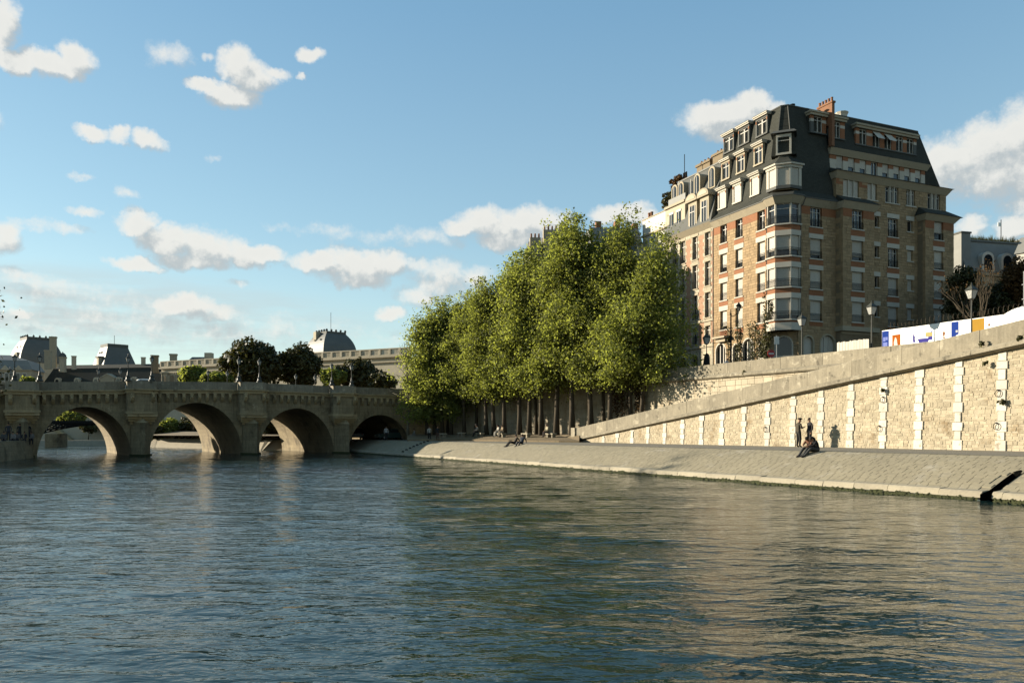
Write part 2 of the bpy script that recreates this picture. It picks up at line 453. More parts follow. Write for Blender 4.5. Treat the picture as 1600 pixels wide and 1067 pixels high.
# ------------------------------------------------------------------ river
def make_river():
    ys = [4.0]
    while ys[-1] < 138: ys.append(ys[-1] + .075 + .0032 * ys[-1])
    ys = np.array(ys); xs = np.arange(-92, 46.01, .3)
    X, Y = np.meshgrid(xs, ys)
    rg = np.random.RandomState(4)
    Zz = np.zeros_like(X)
    for i in range(34):
        lam = 1.0 * (6.0 ** (i / 33.0)) * rg.uniform(.9, 1.1)
        th = rg.normal(math.radians(84), .42)
        k = 2 * math.pi / lam
        sl = .015 if lam < 2.4 else .007
        a = sl * lam / (2 * math.pi)
        kx, ky = k * math.cos(th), k * math.sin(th)
        ph = rg.uniform(0, 6.28)
        env = .65 + .5 * np.sin(X * rg.uniform(-.35, .35) + Y * rg.uniform(-.3, .3) + rg.uniform(0, 6)) * np.sin(X * rg.uniform(-.12, .12) + Y * .1 + rg.uniform(0, 6))
        q = np.sin(kx * X + ky * Y + ph + .6 * np.sin(.31 * X + .2 * Y + ph))
        Zz += a * env * (q + .22 * np.cos(2 * (kx * X + ky * Y + ph)))
    ny, nx = X.shape
    V = np.stack([X, Y, Zz], -1).reshape(-1, 3)
    i = np.arange(ny - 1)[:, None] * nx + np.arange(nx - 1)[None, :]
    Fq = np.stack([i, i + 1, i + nx + 1, i + nx], -1).reshape(-1, 4)
    n0 = len(V)
    V = np.vstack([V, [[-900, -200, -.16], [500, -200, -.16], [500, 700, -.16], [-900, 700, -.16]]])
    Fq = np.vstack([Fq, [[n0, n0 + 1, n0 + 2, n0 + 3]]])
    me = bpy.data.meshes.new('river')
    me.vertices.add(len(V)); me.vertices.foreach_set('co', V.astype(np.float32).ravel())
    me.loops.add(Fq.size); me.loops.foreach_set('vertex_index', Fq.astype(np.int32).ravel())
    me.polygons.add(len(Fq)); me.polygons.foreach_set('loop_start', np.arange(0, Fq.size, 4, dtype=np.int32))
    me.update(); me.polygons.foreach_set('use_smooth', [True] * len(Fq))
    m = bpy.data.materials.new('river_water'); m.use_nodes = True
    nt = m.node_tree; nt.nodes.clear(); h = NG(nt)
    b = h.n('ShaderNodeBsdfPrincipled'); o = h.n('ShaderNodeOutputMaterial')
    b.inputs['Base Color'].default_value = (.008, .021, .0195, 1)
    b.inputs['Roughness'].default_value = .045
    b.inputs['IOR'].default_value = 1.333
    pos = h.n('ShaderNodeNewGeometry').outputs['Position']
    p1 = h.vm('MULTIPLY', pos, (.75, 1.5, 1))
    n1 = h.noise(p1, 1.55, 3, .52, .35)
    n2 = h.noise(h.vm('MULTIPLY', pos, (.8, 1.4, 1)), 4.6, 3, .55)
    patch = h.rng(h.noise(h.vm('MULTIPLY', pos, (.5, 1, 1)), .09, 3, .55), .35, .68, .55, 1.25)
    hgt = h.m('MULTIPLY', h.m('ADD', h.m('MULTIPLY', n1, .29), h.m('MULTIPLY', n2, .055)), patch)
    bn = h.n('ShaderNodeBump'); bn.inputs['Strength'].default_value = .85; bn.inputs['Distance'].default_value = .34
    nt.links.new(hgt, bn.inputs['Height']); nt.links.new(bn.outputs[0], b.inputs['Normal'])
    nt.links.new(b.outputs[0], o.inputs[0])
    me.materials.append(m)
    link('river', me, kind='structure')


make_river()

# ------------------------------------------------------------------ land sheets
Z_LOW, Z_ST = 1.58, 7.4


def Tw(s): return 28.8 - .0387 * s
def bk(q, s, z): return bank(Tw(s) + q, s, z)
def slope_z(q):
    k = min(max((q - .52) / 3.18, 0), 1)
    return .36 + 1.22 * (1.2 * k - .2 * k ** 3)
def zt_ramp(s): return 2.96 + (68.6 - max(s, 14)) * .1175


mb = MB()
mb.face([bk(3.7, -40, Z_LOW), bank(47, -40, Z_LOW), bank(47, 60, Z_LOW), bank(52, 135, Z_LOW), bk(3.7, 135, Z_LOW)])
struct('lower_quay', mb, M_QUAY)
mb = MB()
mb.face([bank(46.4, -150, Z_ST), bank(900, -150, Z_ST), bank(900, 40, Z_ST), bank(60, 118, Z_ST), P(742, 104.5, Z_ST), P(778, 97.4, Z_ST), P(868, 90.4, Z_ST), bank(46.4, 71.2, Z_ST)])
struct('upper_quay_street', mb, M_ASPHALT)
mb = MB()
mb.face([P(-2600, 215, 3.6), P(-300, 190, 3.6), P(172, 172, 3.6), P(232, 136.5, 2.06), P(420, 113, 2.06), P(560, 124, 2.06), P(1500, 150, 2.06), P(3400, 2500, 3.6), P(800, 8000, 3.6), P(-1800, 3000, 3.6)])
struct('city_ground', mb, M_EARTH)

# ------------------------------------------------------------------ paved bank slope
SLOT = (18.50, 18.82, 1.9)


def make_slope():
    base = MB()
    ss = [-40, 0, SLOT[0], SLOT[1], 30, 45, 60, 80, 100, 118]
    prof = [(q, slope_z(q) - .03) for q in (.50, 1.0, 1.5, 1.9, 2.3, 2.9, 3.4, 3.72)]
    for sa, sb in zip(ss, ss[1:]):
        for (q0, z0), (q1, z1) in zip(prof, prof[1:]):
            if sa == SLOT[0] and q1 <= SLOT[2] + .01: continue
            base.face([bk(q0, sa, z0), bk(q1, sa, z1), bk(q1, sb, z1), bk(q0, sb, z0)])
    o = struct('bank_slope', base, M_SETTBED)
    # individual setts, a few pixels each: one part
    rg = random.Random(3); sm = MB()
    rows = 13
    for r in range(rows):
        qa, qb = .54 + 3.14 * r / rows, .54 + 3.14 * (r + 1) / rows - .012
        s = 6.0 + rg.uniform(0, .5)
        while s < 104:
            l = rg.uniform(.30, .55) if s < 70 else rg.uniform(.6, .9)
            s1 = s + l - .012
            if not (s1 > SLOT[0] - .02 and s < SLOT[1] + .02 and qa < SLOT[2]):
                up = .026 + rg.uniform(0, .007); g_ = .006
                za, zb = slope_z(qa), slope_z(qb)
                lo = [bk(qa, s, za - .03), bk(qb, s, zb - .03), bk(qb, s1, zb - .03), bk(qa, s1, za - .03)]
                hi = [bk(qa + g_, s + g_, za - .03 + up), bk(qb - g_, s + g_, zb - .03 + up), bk(qb - g_, s1 - g_, zb - .03 + up), bk(qa + g_, s1 - g_, za - .03 + up)]
                sm.raw(lo + hi, [(4, 7, 6, 5), (0, 4, 5, 1), (1, 5, 6, 2), (2, 6, 7, 3), (3, 7, 4, 0)])
            s += l
    sm.build('setts', M_SETT, o, kind='stuff')
    # pale toe kerb, block by block
    rg = random.Random(5); s = 4.0
    while s < 112:
        l = rg.uniform(1.5, 2.3)
        if SLOT[0] - .1 < s < SLOT[1]: s = SLOT[1] + .03; continue
        if s < SLOT[0] < s + l: l = SLOT[0] - s - .02
        if l > .2:
            k = MB(); j = rg.uniform(-.02, .02); e = s + l - .02
            p0 = [(.10 + j, .12), (.16 + j, .30 + j), (.22 + j, .36 + j), (.56, .39 + j), (.56, .1)]
            k.loft([bk(q, s, z) for q, z in p0], [bk(q, e, z) for q, z in p0])
            k.build('kerb_stone', M_KERB, o)
        s += l
    a = MB(); rg = random.Random(8)
    n = 420
    for i in range(n):
        s0 = -10 + 128 * i / n; s1 = -10 + 128 * (i + 1) / n
        if SLOT[0] - .2 < s0 < SLOT[1]: continue
        h0 = .13 + .03 * math.sin(i * 1.7) + rg.uniform(-.02, .03)
        a.face([bk(-.55, s0, -.9), bk(.02, s0, .0), bk(.02, s1, .0), bk(-.55, s1, -.9)])
        for _ in range(9):
            sc_ = rg.uniform(s0, s1); q = rg.uniform(-.1, .1); z = .02 + (q + .1) * .7 * h0 / .17; r_ = rg.uniform(.03, .075)
            a.face([bk(q - r_ * .4, sc_ - r_, z - .05), bk(q + r_ * .3, sc_ - r_ * .2, z + r_ * .7), bk(q - r_ * .2, sc_ + r_, z)])
        a.face([bk(.02, s0, .0), bk(.13, s0, h0), bk(.13, s1, h0), bk(.02, s1, .0)])
    a.build('algae_fringe', M_ALGAE, o, kind='stuff')
    # culvert slot running down the slope
    t = thing('drain_outlet', 'dark round-headed drain slot cut into the paved river slope', 'drain')
    c = MB(); s0, s1, qe = SLOT
    for q0, q1 in ((.02, .52), (.52, 1.0), (1.0, 1.5), (1.5, 1.9)):
        z0, z1 = slope_z(q0) if q0 > .5 else .34 + (q0 - .5) * .2, slope_z(q1)
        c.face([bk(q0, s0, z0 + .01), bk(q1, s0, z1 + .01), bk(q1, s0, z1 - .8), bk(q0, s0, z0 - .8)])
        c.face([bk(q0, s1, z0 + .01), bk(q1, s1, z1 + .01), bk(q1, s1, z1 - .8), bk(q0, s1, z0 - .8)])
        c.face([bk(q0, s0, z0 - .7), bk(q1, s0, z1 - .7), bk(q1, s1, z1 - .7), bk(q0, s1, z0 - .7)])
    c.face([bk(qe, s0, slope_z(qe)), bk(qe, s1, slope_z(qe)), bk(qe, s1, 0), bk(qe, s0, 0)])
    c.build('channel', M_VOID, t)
    c = MB(); rim = []
    for k in range(9):
        an = math.pi * k / 8
        rim.append((qe - .02 + .26 * math.sin(an), (s0 + s1) / 2 - math.cos(an) * (.165)))
    out = [(qe - .02 + .33 * math.sin(math.pi * k / 8), (s0 + s1) / 2 - math.cos(math.pi * k / 8) * .22) for k in range(9)]
    for i in range(8):
        c.face([bk(rim[i][0], rim[i][1], slope_z(rim[i][0]) + .03), bk(rim[i + 1][0], rim[i + 1][1], slope_z(rim[i + 1][0]) + .03), bk(out[i + 1][0], out[i + 1][1], slope_z(out[i + 1][0]) + .03), bk(out[i][0], out[i][1], slope_z(out[i][0]) + .03)])
    c.build('rim', M_SETT, t)
    c = MB()
    c.face([bk(q, s_, slope_z(q) + .022) for q, s_ in rim]); c.build('mouth_shade', M_VOID, t)  # flat black sheet paints the shade of the slot's rounded head
    # row of iron rungs set into the slope further along
    t = thing('rung_ladder', 'short line of dark iron rungs set in the slope near the stone bridge', 'ladder')
    sl_ = 81.4
    for k in range(8):
        q = .7 + 2.8 * k / 7
        MB().tube([bk(q, sl_ - .22, slope_z(q) - .02), bk(q, sl_ - .2, slope_z(q) + .1), bk(q, sl_ + .2, slope_z(q) + .1), bk(q, sl_ + .22, slope_z(q) - .02)], .06, 5).build('rung', M_IRON, t)


make_slope()

# ------------------------------------------------------------------ planted bank under the trees
BANKPX = [(905, 38.6, 40.2, 44.6), (873, 37.4, 41, 43.3), (830, 36.4, 39.8, 41.9), (780, 35.3, 38.3, 40.3), (735, 34.2, 36.8, 38.6), (690, 32, 35, 36.8), (660, 30.2, 33, 35.0), (636, 28.9, 31, 32.6)]


def make_planted():
    m = MB(); k = MB(); pts = []
    for px, ta, tb, tc_ in BANKPX:
        pts.append((P(px, d_at_T(px, ta), 1.74), P(px, d_at_T(px, tb), 2.27), P(px, d_at_T(px, tc_) + .3, 2.36)))
    for a, b in zip(pts, pts[1:]):
        for i in range(2): m.face([a[i], a[i + 1], b[i + 1], b[i]])
        m.face([a[0], b[0], b[0] - Vector((0, 0, .2)), a[0] - Vector((0, 0, .2))])
    struct('planted_bank', m, M_EARTH)
    return pts


BPTS = make_planted()

# ------------------------------------------------------------------ ramp wall
A_RAMP = math.atan2(-.9008, .4343)
M_RW = Matrix.Translation(bank(40, 0)) @ rotz(A_RAMP)       # local x runs towards the camera, y inland
PIL_S = [25.7 + 2.35 * k for k in range(-6, 17)]


def batter(mb, z0=Z_LOW, k=.035):
    mb.v = [(x, y + (z - z0) * k, z) for x, y, z in mb.v]; return mb


def make_ramp_wall():
    rw = thing('ramp_wall', 'long rubble retaining wall with white stone piers below a sloping parapet', 'wall', M_RW)
    zc = lambda a: zt_ramp(-a) - 1.30
    core = MB()
    A = [-68.4, -40, -20, -14, 12]
    for a0, a1 in zip(A, A[1:]):
        core.hexa([(a0, .008, 1.3), (a1, .008, 1.3), (a1, .42, 1.3), (a0, .42, 1.3), (a0, .008, zc(a0) + .2), (a1, .008, zc(a1) + .2), (a1, .42, zc(a0) + .2), (a0, .42, zc(a0) + .2)])
    batter(core).build('wall', M_MORTAR, rw)
    rg = random.Random(11); st = MB(); holes = [(-s - .2, -s + .2, 1.5, 9) for s in PIL_S]
    for xa, xb, za, zb in fill(-68.0, 4, 1.56, 8.2, holes, .15, .13, .42, rg, jit=.4, clip=lambda x: zc(x)):
        if rg.random() < .10 and xb - xa < .3: continue                # mortared-over gaps
        g_ = rg.uniform(.0, .008); n0 = len(st.v)
        st.stone(xa + g_, xb - g_, za + g_, zb - g_, rg.uniform(-.018, .002), .06, rg.uniform(.008, .018))
        for k in range(n0 + 4, n0 + 12):
            x_, y_, z_ = st.v[k]; st.v[k] = (x_ + rg.uniform(-.022, .022), y_, z_ + rg.uniform(-.018, .018))
    batter(st).build('rubble_facing', M_RUBBLE, rw, kind='stuff')
    for s in PIL_S:
        top = zt_ramp(s + .3) - 1.36
        if top < 1.9: continue
        b = MB().box(-s - .18, -s + .18, -.01, .2, 1.5, top); p = batter(b).build('pilaster', M_PILAS, rw)
        z = 1.56; k = rg.randint(0, 1)
        while z < top - .05:
            h = min(rg.uniform(.40, .56), top - z)
            wd = (.29 if k % 2 else .20) + rg.uniform(-.025, .025); k += 1
            q = MB(); q.stone(-s - wd, -s + wd, z + .008, z + h - .008, -.06 + rg.uniform(-.01, .01), .15, .015)
            batter(q).build('block', M_PILAS, p)
            z += h
    # parapet and string course, stone by stone
    s = 68.6
    rgp = random.Random(21)
    while s > -6:
        l = rgp.uniform(1.5, 2.5); e = s - l; a0, a1 = -s + .008, -e - .008
        z0, z1 = zt_ramp(s), zt_ramp(e); j = rgp.uniform(-.012, .012)
        def sl_block(y0, y1, lo, hi, bev=.03):
            q = MB()
            q.hexa([(a0, y0 + j, z0 + lo), (a1, y0 + j, z1 + lo), (a1, y1, z1 + lo), (a0, y1, z0 + lo), (a0, y0 + j, z0 + hi - bev), (a1, y0 + j, z1 + hi - bev), (a1, y1, z1 + hi - bev), (a0, y1, z0 + hi - bev)])
            q.hexa([(a0, y0 + j, z0 + hi - bev), (a1, y0 + j, z1 + hi - bev), (a1, y1, z1 + hi - bev), (a0, y1, z0 + hi - bev), (a0 + bev, y0 + j + bev, z0 + hi), (a1 - bev, y0 + j + bev, z1 + hi), (a1 - bev, y1 - bev, z1 + hi), (a0 + bev, y1 - bev, z0 + hi)])
            return q
        sl_block(.10, .52, -.98, 0).build('parapet_stone', M_PARAPET, rw)
        s = e
    s = 68.2
    while s > -6:
        l = rgp.uniform(1.6, 2.6); e = s - l; a0, a1 = -s + .006, -e - .006; z0, z1 = zt_ramp(s), zt_ramp(e); j = rgp.uniform(-.01, .01)
        q = MB()
        pr = [(.3, -1.36), (.02, -1.36), (-.12 + j, -1.33), (-.26 + j, -1.26), (-.26 + j, -1.08), (-.12, -.985), (.3, -.985)]
        q.loft([(a0, y, z0 + z) for y, z in pr], [(a1, y, z1 + z) for y, z in pr])
        q.build('cornice_stone', M_PARAPET, rw)
        s = e
    q = MB(); q.box(-69.3, -68.55, -.05, .6, 1.5, 3.0); q.build('end_stone', M_PARAPET, rw)
    q = MB(); q.box(-69.4, -68.0, -.3, .62, 1.5, 1.86); q.build('foot_stone', M_KERB, rw)
    # mooring rings
    for px, py in ((1379.5, 624.6), (1375, 669.6), (1559.5, 614.7), (1558, 666), (1197, 671)):
        d = d_at_T(px, 40.0); p = P(px, d); s_ = -.4343 * p.x + .9008 * p.y; z = Zat(py, d)
        q = MB(); yb = -.10 + (z - 1.58) * .035
        q.tube([(-s_ + .145 * math.sin(k * math.pi / 7), yb - .03, z + .17 * math.cos(k * math.pi / 7)) for k in range(15)], .017, 5)
        q.tube([(-s_, yb + .1, z + .17), (-s_, yb - .06, z + .17)], .04, 5)
        q.build('mooring_ring', M_IRON, rw)
    # ramp road behind the parapet
    m = MB()
    ps = [68.6, 40, 14, -40]
    for a, b in zip(ps, ps[1:]):
        za, zb = zt_ramp(a) - 1.0, zt_ramp(b) - 1.0
        m.face([bank(40.4, a, za - .25), bank(46.3, a, za - .25), bank(46.3, b, zb - .25), bank(40.4, b, zb - .25)])
    struct('ramp_road', m, M_QUAY)
    return rw


make_ramp_wall()


# ------------------------------------------------------------------ upper quay wall
def make_upper_wall():
    pts = [bank(46, 16), bank(46, 70.7), P(870, 89.1), P(780, 95.9), P(702, 102.2)]
    zs = [8.15, 8.62, 8.6, 8.5, 8.4]
    uw = thing('quay_wall', 'pale ashlar quay wall with weathered parapet behind the tree trunks and ramp', 'wall', Matrix.Translation(bank(46, 70.7)))
    for i in range(4):
        pr, pl = pts[i], pts[i + 1]; L = (pr - pl).length; e = (pr - pl).normalized()
        M = uw.matrix_world.inverted() @ Matrix.Translation(pl) @ rotz(math.atan2(e.y, e.x))
        zl, zr = zs[i + 1], zs[i]
        ztop = lambda a: zl + (zr - zl) * a / L
        rg = random.Random(30 + i)
        c = MB(); c.hexa([(0, .05, 1.2), (L, .05, 1.2), (L, .9, 1.2), (0, .9, 1.2), (0, .05, ztop(0) - 1.0), (L, .05, ztop(L) - 1.0), (L, .9, ztop(L) - 1.0), (0, .9, ztop(0) - 1.0)])
        c.build('wall', M_MORTAR, uw, M)
        rest = MB(); n = 0
        for xa, xb, za, zb in fill(.0, L, 1.3, max(zl, zr) - 1.2, [], .46, .7, 1.25, rg, lambda x: ztop(x) - 1.28):
            vis = i == 0 and xa < 27 and zb > 2.5 + (zt_ramp(70.7 - xa - 7) - 2.5) * 1.12 - .2
            q = MB() if vis else rest
            q.stone(xa + .006, xb - .006, za + .006, zb - .006, rg.uniform(-.012, .012), .1, .014)
            if vis: q.build('ashlar_block', M_ASHLAR, uw, M)
        rest.build('ashlar_facing', M_ASHLAR, uw, M, kind='stuff')
        a = 0.0
        while a < L - .01:
            l = min(rg.uniform(1.6, 2.4), L - a)
            if L - a - l < .6: l = L - a
            q = MB(); j = rg.uniform(-.012, .012); x0, x1 = a + .008, a + l - .008; z0, z1 = ztop(x0), ztop(x1)
            q.hexa([(x0, .12 + j, z0 - .9), (x1, .12 + j, z1 - .9), (x1, .55, z1 - .9), (x0, .55, z0 - .9), (x0, .12 + j, z0), (x1, .12 + j, z1), (x1, .55, z1), (x0, .55, z0)])
            q.build('parapet_stone', M_PARAPET, uw, M)
            q = MB(); pr_ = [(.3, -1.36), (.02, -1.36), (-.14 + j, -1.3), (-.28 + j, -1.2), (-.28 + j, -1.03), (-.1, -.905), (.3, -.905)]
            q.loft([(x0, y, z0 + z) for y, z in pr_], [(x1, y, z1 + z) for y, z in pr_])
            q.build('cornice_stone', M_PARAPET, uw, M)
            a += l


make_upper_wall()

# ------------------------------------------------------------------ stone bridge
B0 = Vector((-48.9, 80.0, 0)); A_BR = math.atan2(.53, .847)
M_BR = Matrix.Translation(B0) @ rotz(A_BR)
ARCHES = [(-10.8, -1.5, 4.7), (1.0, 9.75, 5.2), (11.4, 21.3, 5.85), (23.0, 32.15, 5.4), (33.85, 42.4, 4.75)]
PIERS = [(-.25, 0), (10.57, 1), (22.15, 2), (33.0, 3)]
ZP = [(-30, 6.6), (-2, 7.52), (0, 7.58), (12, 8.05), (19, 8.24), (25, 8.24), (31, 8.17), (40, 8.12), (70, 8.1)]
BW = 20.0
SKEW = .03                     # the barrels run a little askew to the face


def zp(a): return float(np.interp(a, [p[0] for p in ZP], [p[1] for p in ZP]))
def px_on_bridge(px):
    r = (px - 800) / F_PX
    return (r * 80 + 48.9) / (.847 - .53 * r)


def make_bridge():
    br = thing('stone_bridge', 'old stone bridge of round arches with bastions and carved brackets across the river', 'bridge', M_BR)
    def soff(a):
        for x0, x1, zc in ARCHES:
            if x0 <= a <= x1:
                t = (a - (x0 + x1) / 2) / ((x1 - x0) / 2)
                return -.4 + (zc + .4) * max(0, 1 - abs(t) ** 2.1) ** (1 / 1.95)
        return -1.2
    xs = sorted(set([-32, -22] + [x for x0, x1, _ in ARCHES for x in ([x0 + (x1 - x0) * (.5 - .5 * math.cos(math.pi * k / 28)) for k in range(29)])] + list(np.arange(43, 64, 2.0))))
    m = MB()
    for a, b in zip(xs, xs[1:]):
        mid = (a + b) / 2; inside = any(x0 < mid < x1 for x0, x1, _ in ARCHES)
        za, zb = (soff(a), soff(b)) if inside else (-1.2, -1.2)
        ta, tb = zp(a) - .9, zp(b) - .9
        m.face([(a, 0, za), (b, 0, zb), (b, 0, tb), (a, 0, ta)])
        ka = SKEW * BW
        m.face([(a - ka, BW, za), (a - ka, BW, ta), (b - ka, BW, tb), (b - ka, BW, zb)])
        if inside: m.face([(a, 0, za), (a - ka, BW, za), (b - ka, BW, zb), (b, 0, zb)])
    for x0, x1, _ in ARCHES:
        for x in (x0, x1): m.face([(x, 0, -1.2), (x - SKEW * BW, BW, -1.2), (x - SKEW * BW, BW, -.39), (x, 0, -.39)])
    m.build('body', M_BRIDGE, br)
    d = MB(); rgs = [-32, -15, -2, 6, 12, 19, 25, 31, 40, 64]
    for a, b in zip(rgs, rgs[1:]): d.face([(a, .3, zp(a) - .95), (b, .3, zp(b) - .95), (b, BW - .3, zp(b) - .95), (a, BW - .3, zp(a) - .95)])
    d.build('roadway', M_ASPHALT, br)
    # arch ring stones
    rg = random.Random(2)
    for x0, x1, zc in ARCHES[1:]:
        n = 23; c, h = (x0 + x1) / 2, (x1 - x0) / 2
        pt = lambda k, r: (c - (h + r) * math.cos(math.pi * k / n), -.4 + (zc + .4 + r) * max(0, math.sin(math.pi * k / n)) ** .985)
        for k in range(n):
            if not 1 <= k < n - 1: continue
            a0, a1 = k + .04, k + .96; r = .62 + (.12 if k % 2 else 0)
            pr = [pt(a0, .0), pt(a1, .0), pt(a1, r), pt(a0, r)]
            q = MB(); y = -.02 - rg.uniform(0, .02)
            q.extr([(x, z) for x, z in pr], y, .2); q.build('voussoir', M_BRIDGE, br)
    # parapets, cornice
    bast = [(p - 1.45, p + 1.45) for p, _ in PIERS]
    breaks = sorted([-24] + [x for b_ in bast for x in b_] + [62])
    def run(a0, a1, y0, y1, lo, hi, name, mt, step=2.2):
        n = max(1, round((a1 - a0) / step))
        for i in range(n):
            xa, xb = a0 + (a1 - a0) * i / n + .004, a0 + (a1 - a0) * (i + 1) / n - .004
            q = MB(); j = rg.uniform(-.01, .01)
            q.hexa([(xa, y0 + j, zp(xa) + lo), (xb, y0 + j, zp(xb) + lo), (xb, y1, zp(xb) + lo), (xa, y1, zp(xa) + lo), (xa, y0 + j, zp(xa) + hi), (xb, y0 + j, zp(xb) + hi), (xb, y1, zp(xb) + hi), (xa, y1, zp(xa) + hi)])
            q.build(name, mt, br)
    for a0, a1 in zip(breaks[::2], breaks[1::2]):
        run(a0, a1, .02, .42, -.86, 0, 'parapet_stone', M_PARAPET)
        run(a0, a1, -.42, .3, -1.02, -.862, 'cornice_stone', M_BRTRIM)
        run(a0, a1, -.26, .2, -1.32, -1.022, 'cornice_moulding', M_BRTRIM)
    run(-24, 62, BW - .4, BW, -.86, 0, 'parapet_stone', M_PARAPET, 6)
    # carved brackets
    def bracket(a, y):
        z = zp(a) - 1.33; q = MB()
        prof = [(y - .40, z), (y - .42, z - .16), (y - .36, z - .34), (y - .40, z - .5), (y - .30, z - .70), (y - .08, z - .92), (y + .1, z - .95), (y + .1, z)]
        q.loft([(a - .17, yy, zz) for yy, zz in prof], [(a + .17, yy, zz) for yy, zz in prof])
        q.lathe([(.02, -.16), (.12, -.13), (.16, 0), (.11, .12), (.02, .15)], 8, (a, y - .38, z - .36), 1, .8)
        q.build('carved_bracket', M_BRTRIM, br)
    for a0, a1 in zip(breaks[::2], breaks[1::2]):
        a = a0 + .42
        while a < a1 - .3 and a < 48: 
            bracket(a, 0); a += .82
    # bastions over pointed cutwaters
    for p, k in PIERS:
        x0, x1 = p - 1.45, p + 1.45; top = zp(p); pj = -1.75
        out = lambda e: [(x0 - e, .0), (x0 - e * .6, pj + .45 - e), (x0 + .5, pj - e), (x1 - .5, pj - e), (x1 + e * .6, pj + .45 - e), (x1 + e, .0)]
        q = MB().prism(out(0), 4.75, top - 1.3); q.build('bastion', M_BRIDGE, br)
        MB().prism(out(.16), 4.48, 4.75).build('bastion_ledge', M_BRTRIM, br)
        q = MB()
        for i in range(5):
            e = .1 - .14 * i
            q.prism([(x0 - e * .5 + .05 * i * i, .0), (x0 + .1 * i * i * .4, pj * (1 - .2 * i) - e * .2), (x1 - .1 * i * i * .4, pj * (1 - .2 * i)), (x1 + e * .5 - .05 * i * i, 0)], 4.46 - .26 * (i + 1), 4.46 - .26 * i - .004)
        q.build('bastion_corbel', M_BRTRIM, br)
        MB().prism(out(.16), top - 1.32, top - 1.022).build('cornice_moulding', M_BRTRIM, br)
        MB().prism(out(.34), top - 1.02, top - .862).build('cornice_stone', M_BRTRIM, br)
        q = MB(); oo = out(-.02); ii = out(-.34)
        for i in range(5):
            q.hexa([(*oo[i], top - .86), (*oo[i + 1], top - .86), (*ii[i + 1], top - .86), (*ii[i], top - .86), (*oo[i], top), (*oo[i + 1], top), (*ii[i + 1], top), (*ii[i], top)])
        q.build('bastion_parapet', M_PARAPET, br)
        MB().prism([(x0 + .3, .05), (x0 + .3, pj + .5), (x1 - .3, pj + .5), (x1 - .3, .05)], top - .95, top - .88).build('bastion_floor', M_QUAY, br)
        for aa in (x0 + .45, x1 - .45): bracket(aa, pj)
        hw = .93
        cut = [(p - hw, .0), (p - hw, -.3), (p + .1, -2.55), (p + hw, -.3), (p + hw, .0)]
        q = MB().prism(cut, -1.2, 3.55); q.build('cutwater', M_BRIDGE, br)
        q = MB(); lo = [(x, y, 3.55) for x, y in [(p - hw - .07, .0), (p - hw - .07, -.33), (p + .1, -2.7), (p + hw + .07, -.33), (p + hw + .07, 0)]]
        q.loft(lo, [(x * .25 + p * .75, -.2 + (y + .2) * .3, 4.3) for x, y, z in lo]); q.build('cutwater_cap', M_BRTRIM, br)
        q = MB().prism([(p - hw - .16, .3), (p - hw - .16, -.4), (p + .1, -2.85), (p + hw + .16, -.4), (p + hw + .16, .3)], -1.3, .22); q.build('pier_footing', M_ALGAE, br)
        pk = p - SKEW * BW; q = MB().prism([(pk - hw + .1, BW - .3), (pk + hw - .1, BW - .3), (pk + hw - .1, BW + .3), (pk, BW + 2.0), (pk - hw + .1, BW + .3)], -1.3, 3.0); q.build('cutwater', M_BRIDGE, br)
    return br


make_bridge()


def lamp_mesh(parent, h, pedestal, lantern=1.0, glass=M_LAMPG):
    """cast-iron lamp: parts added under parent, foot at the origin"""
    if pedestal:
        MB().lathe([(.34, 0), (.34, .12), (.24, .2), (.20, .42), (.27, .5), (.13, .62), (.09, .95), (.05, 1.05)], 10).build('base', M_LAMPI, parent, smooth=False)
    else:
        MB().lathe([(.13, 0), (.13, .5), (.09, .56), (.075, .7)], 8).build('base', M_LAMPI, parent)
    z0 = 1.0 if pedestal else .65
    MB().tube([(0, 0, z0), (0, 0, h * .6), (0, 0, h)], [.06, .05, .035], 8).build('pole', M_LAMPI, parent)
    k = lantern
    MB().lathe([(.05, 0), (.12 * k, .04), (.13 * k, .07)], 8, (0, 0, h)).build('collar', M_LAMPI, parent)
    gl = MB(); r0, r1, zz = .13 * k, .235 * k, h + .07
    gl.hexa([(-r0, -r0, zz), (r0, -r0, zz), (r0, r0, zz), (-r0, r0, zz), (-r1, -r1, zz + .46 * k), (r1, -r1, zz + .46 * k), (r1, r1, zz + .46 * k), (-r1, r1, zz + .46 * k)])
    lan = gl.build('lantern', glass, parent)
    fr = MB()
    for sx, sy in ((1, 1), (1, -1), (-1, 1), (-1, -1)):
        fr.tube([(sx * r0, sy * r0, zz), (sx * r1, sy * r1, zz + .46 * k)], .018 * k, 4)
    fr.box(-r1 - .02, r1 + .02, -r1 - .02, r1 + .02, zz + .46 * k, zz + .50 * k)
    fr.build('frame', M_IRON, lan)
    rf = MB(); a, b, zt = r1 + .03, .09 * k, zz + .50 * k
    rf.hexa([(-a, -a, zt), (a, -a, zt), (a, a, zt), (-a, a, zt), (-b, -b, zt + .22 * k), (b, -b, zt + .22 * k), (b, b, zt + .22 * k), (-b, b, zt + .22 * k)])
    rf.lathe([(.07 * k, 0), (.08 * k, .08), (.03 * k, .12), (.045 * k, .17), (.01, .26)], 8, (0, 0, zt + .21 * k))
    rf.build('cap', M_LAMPI, parent)


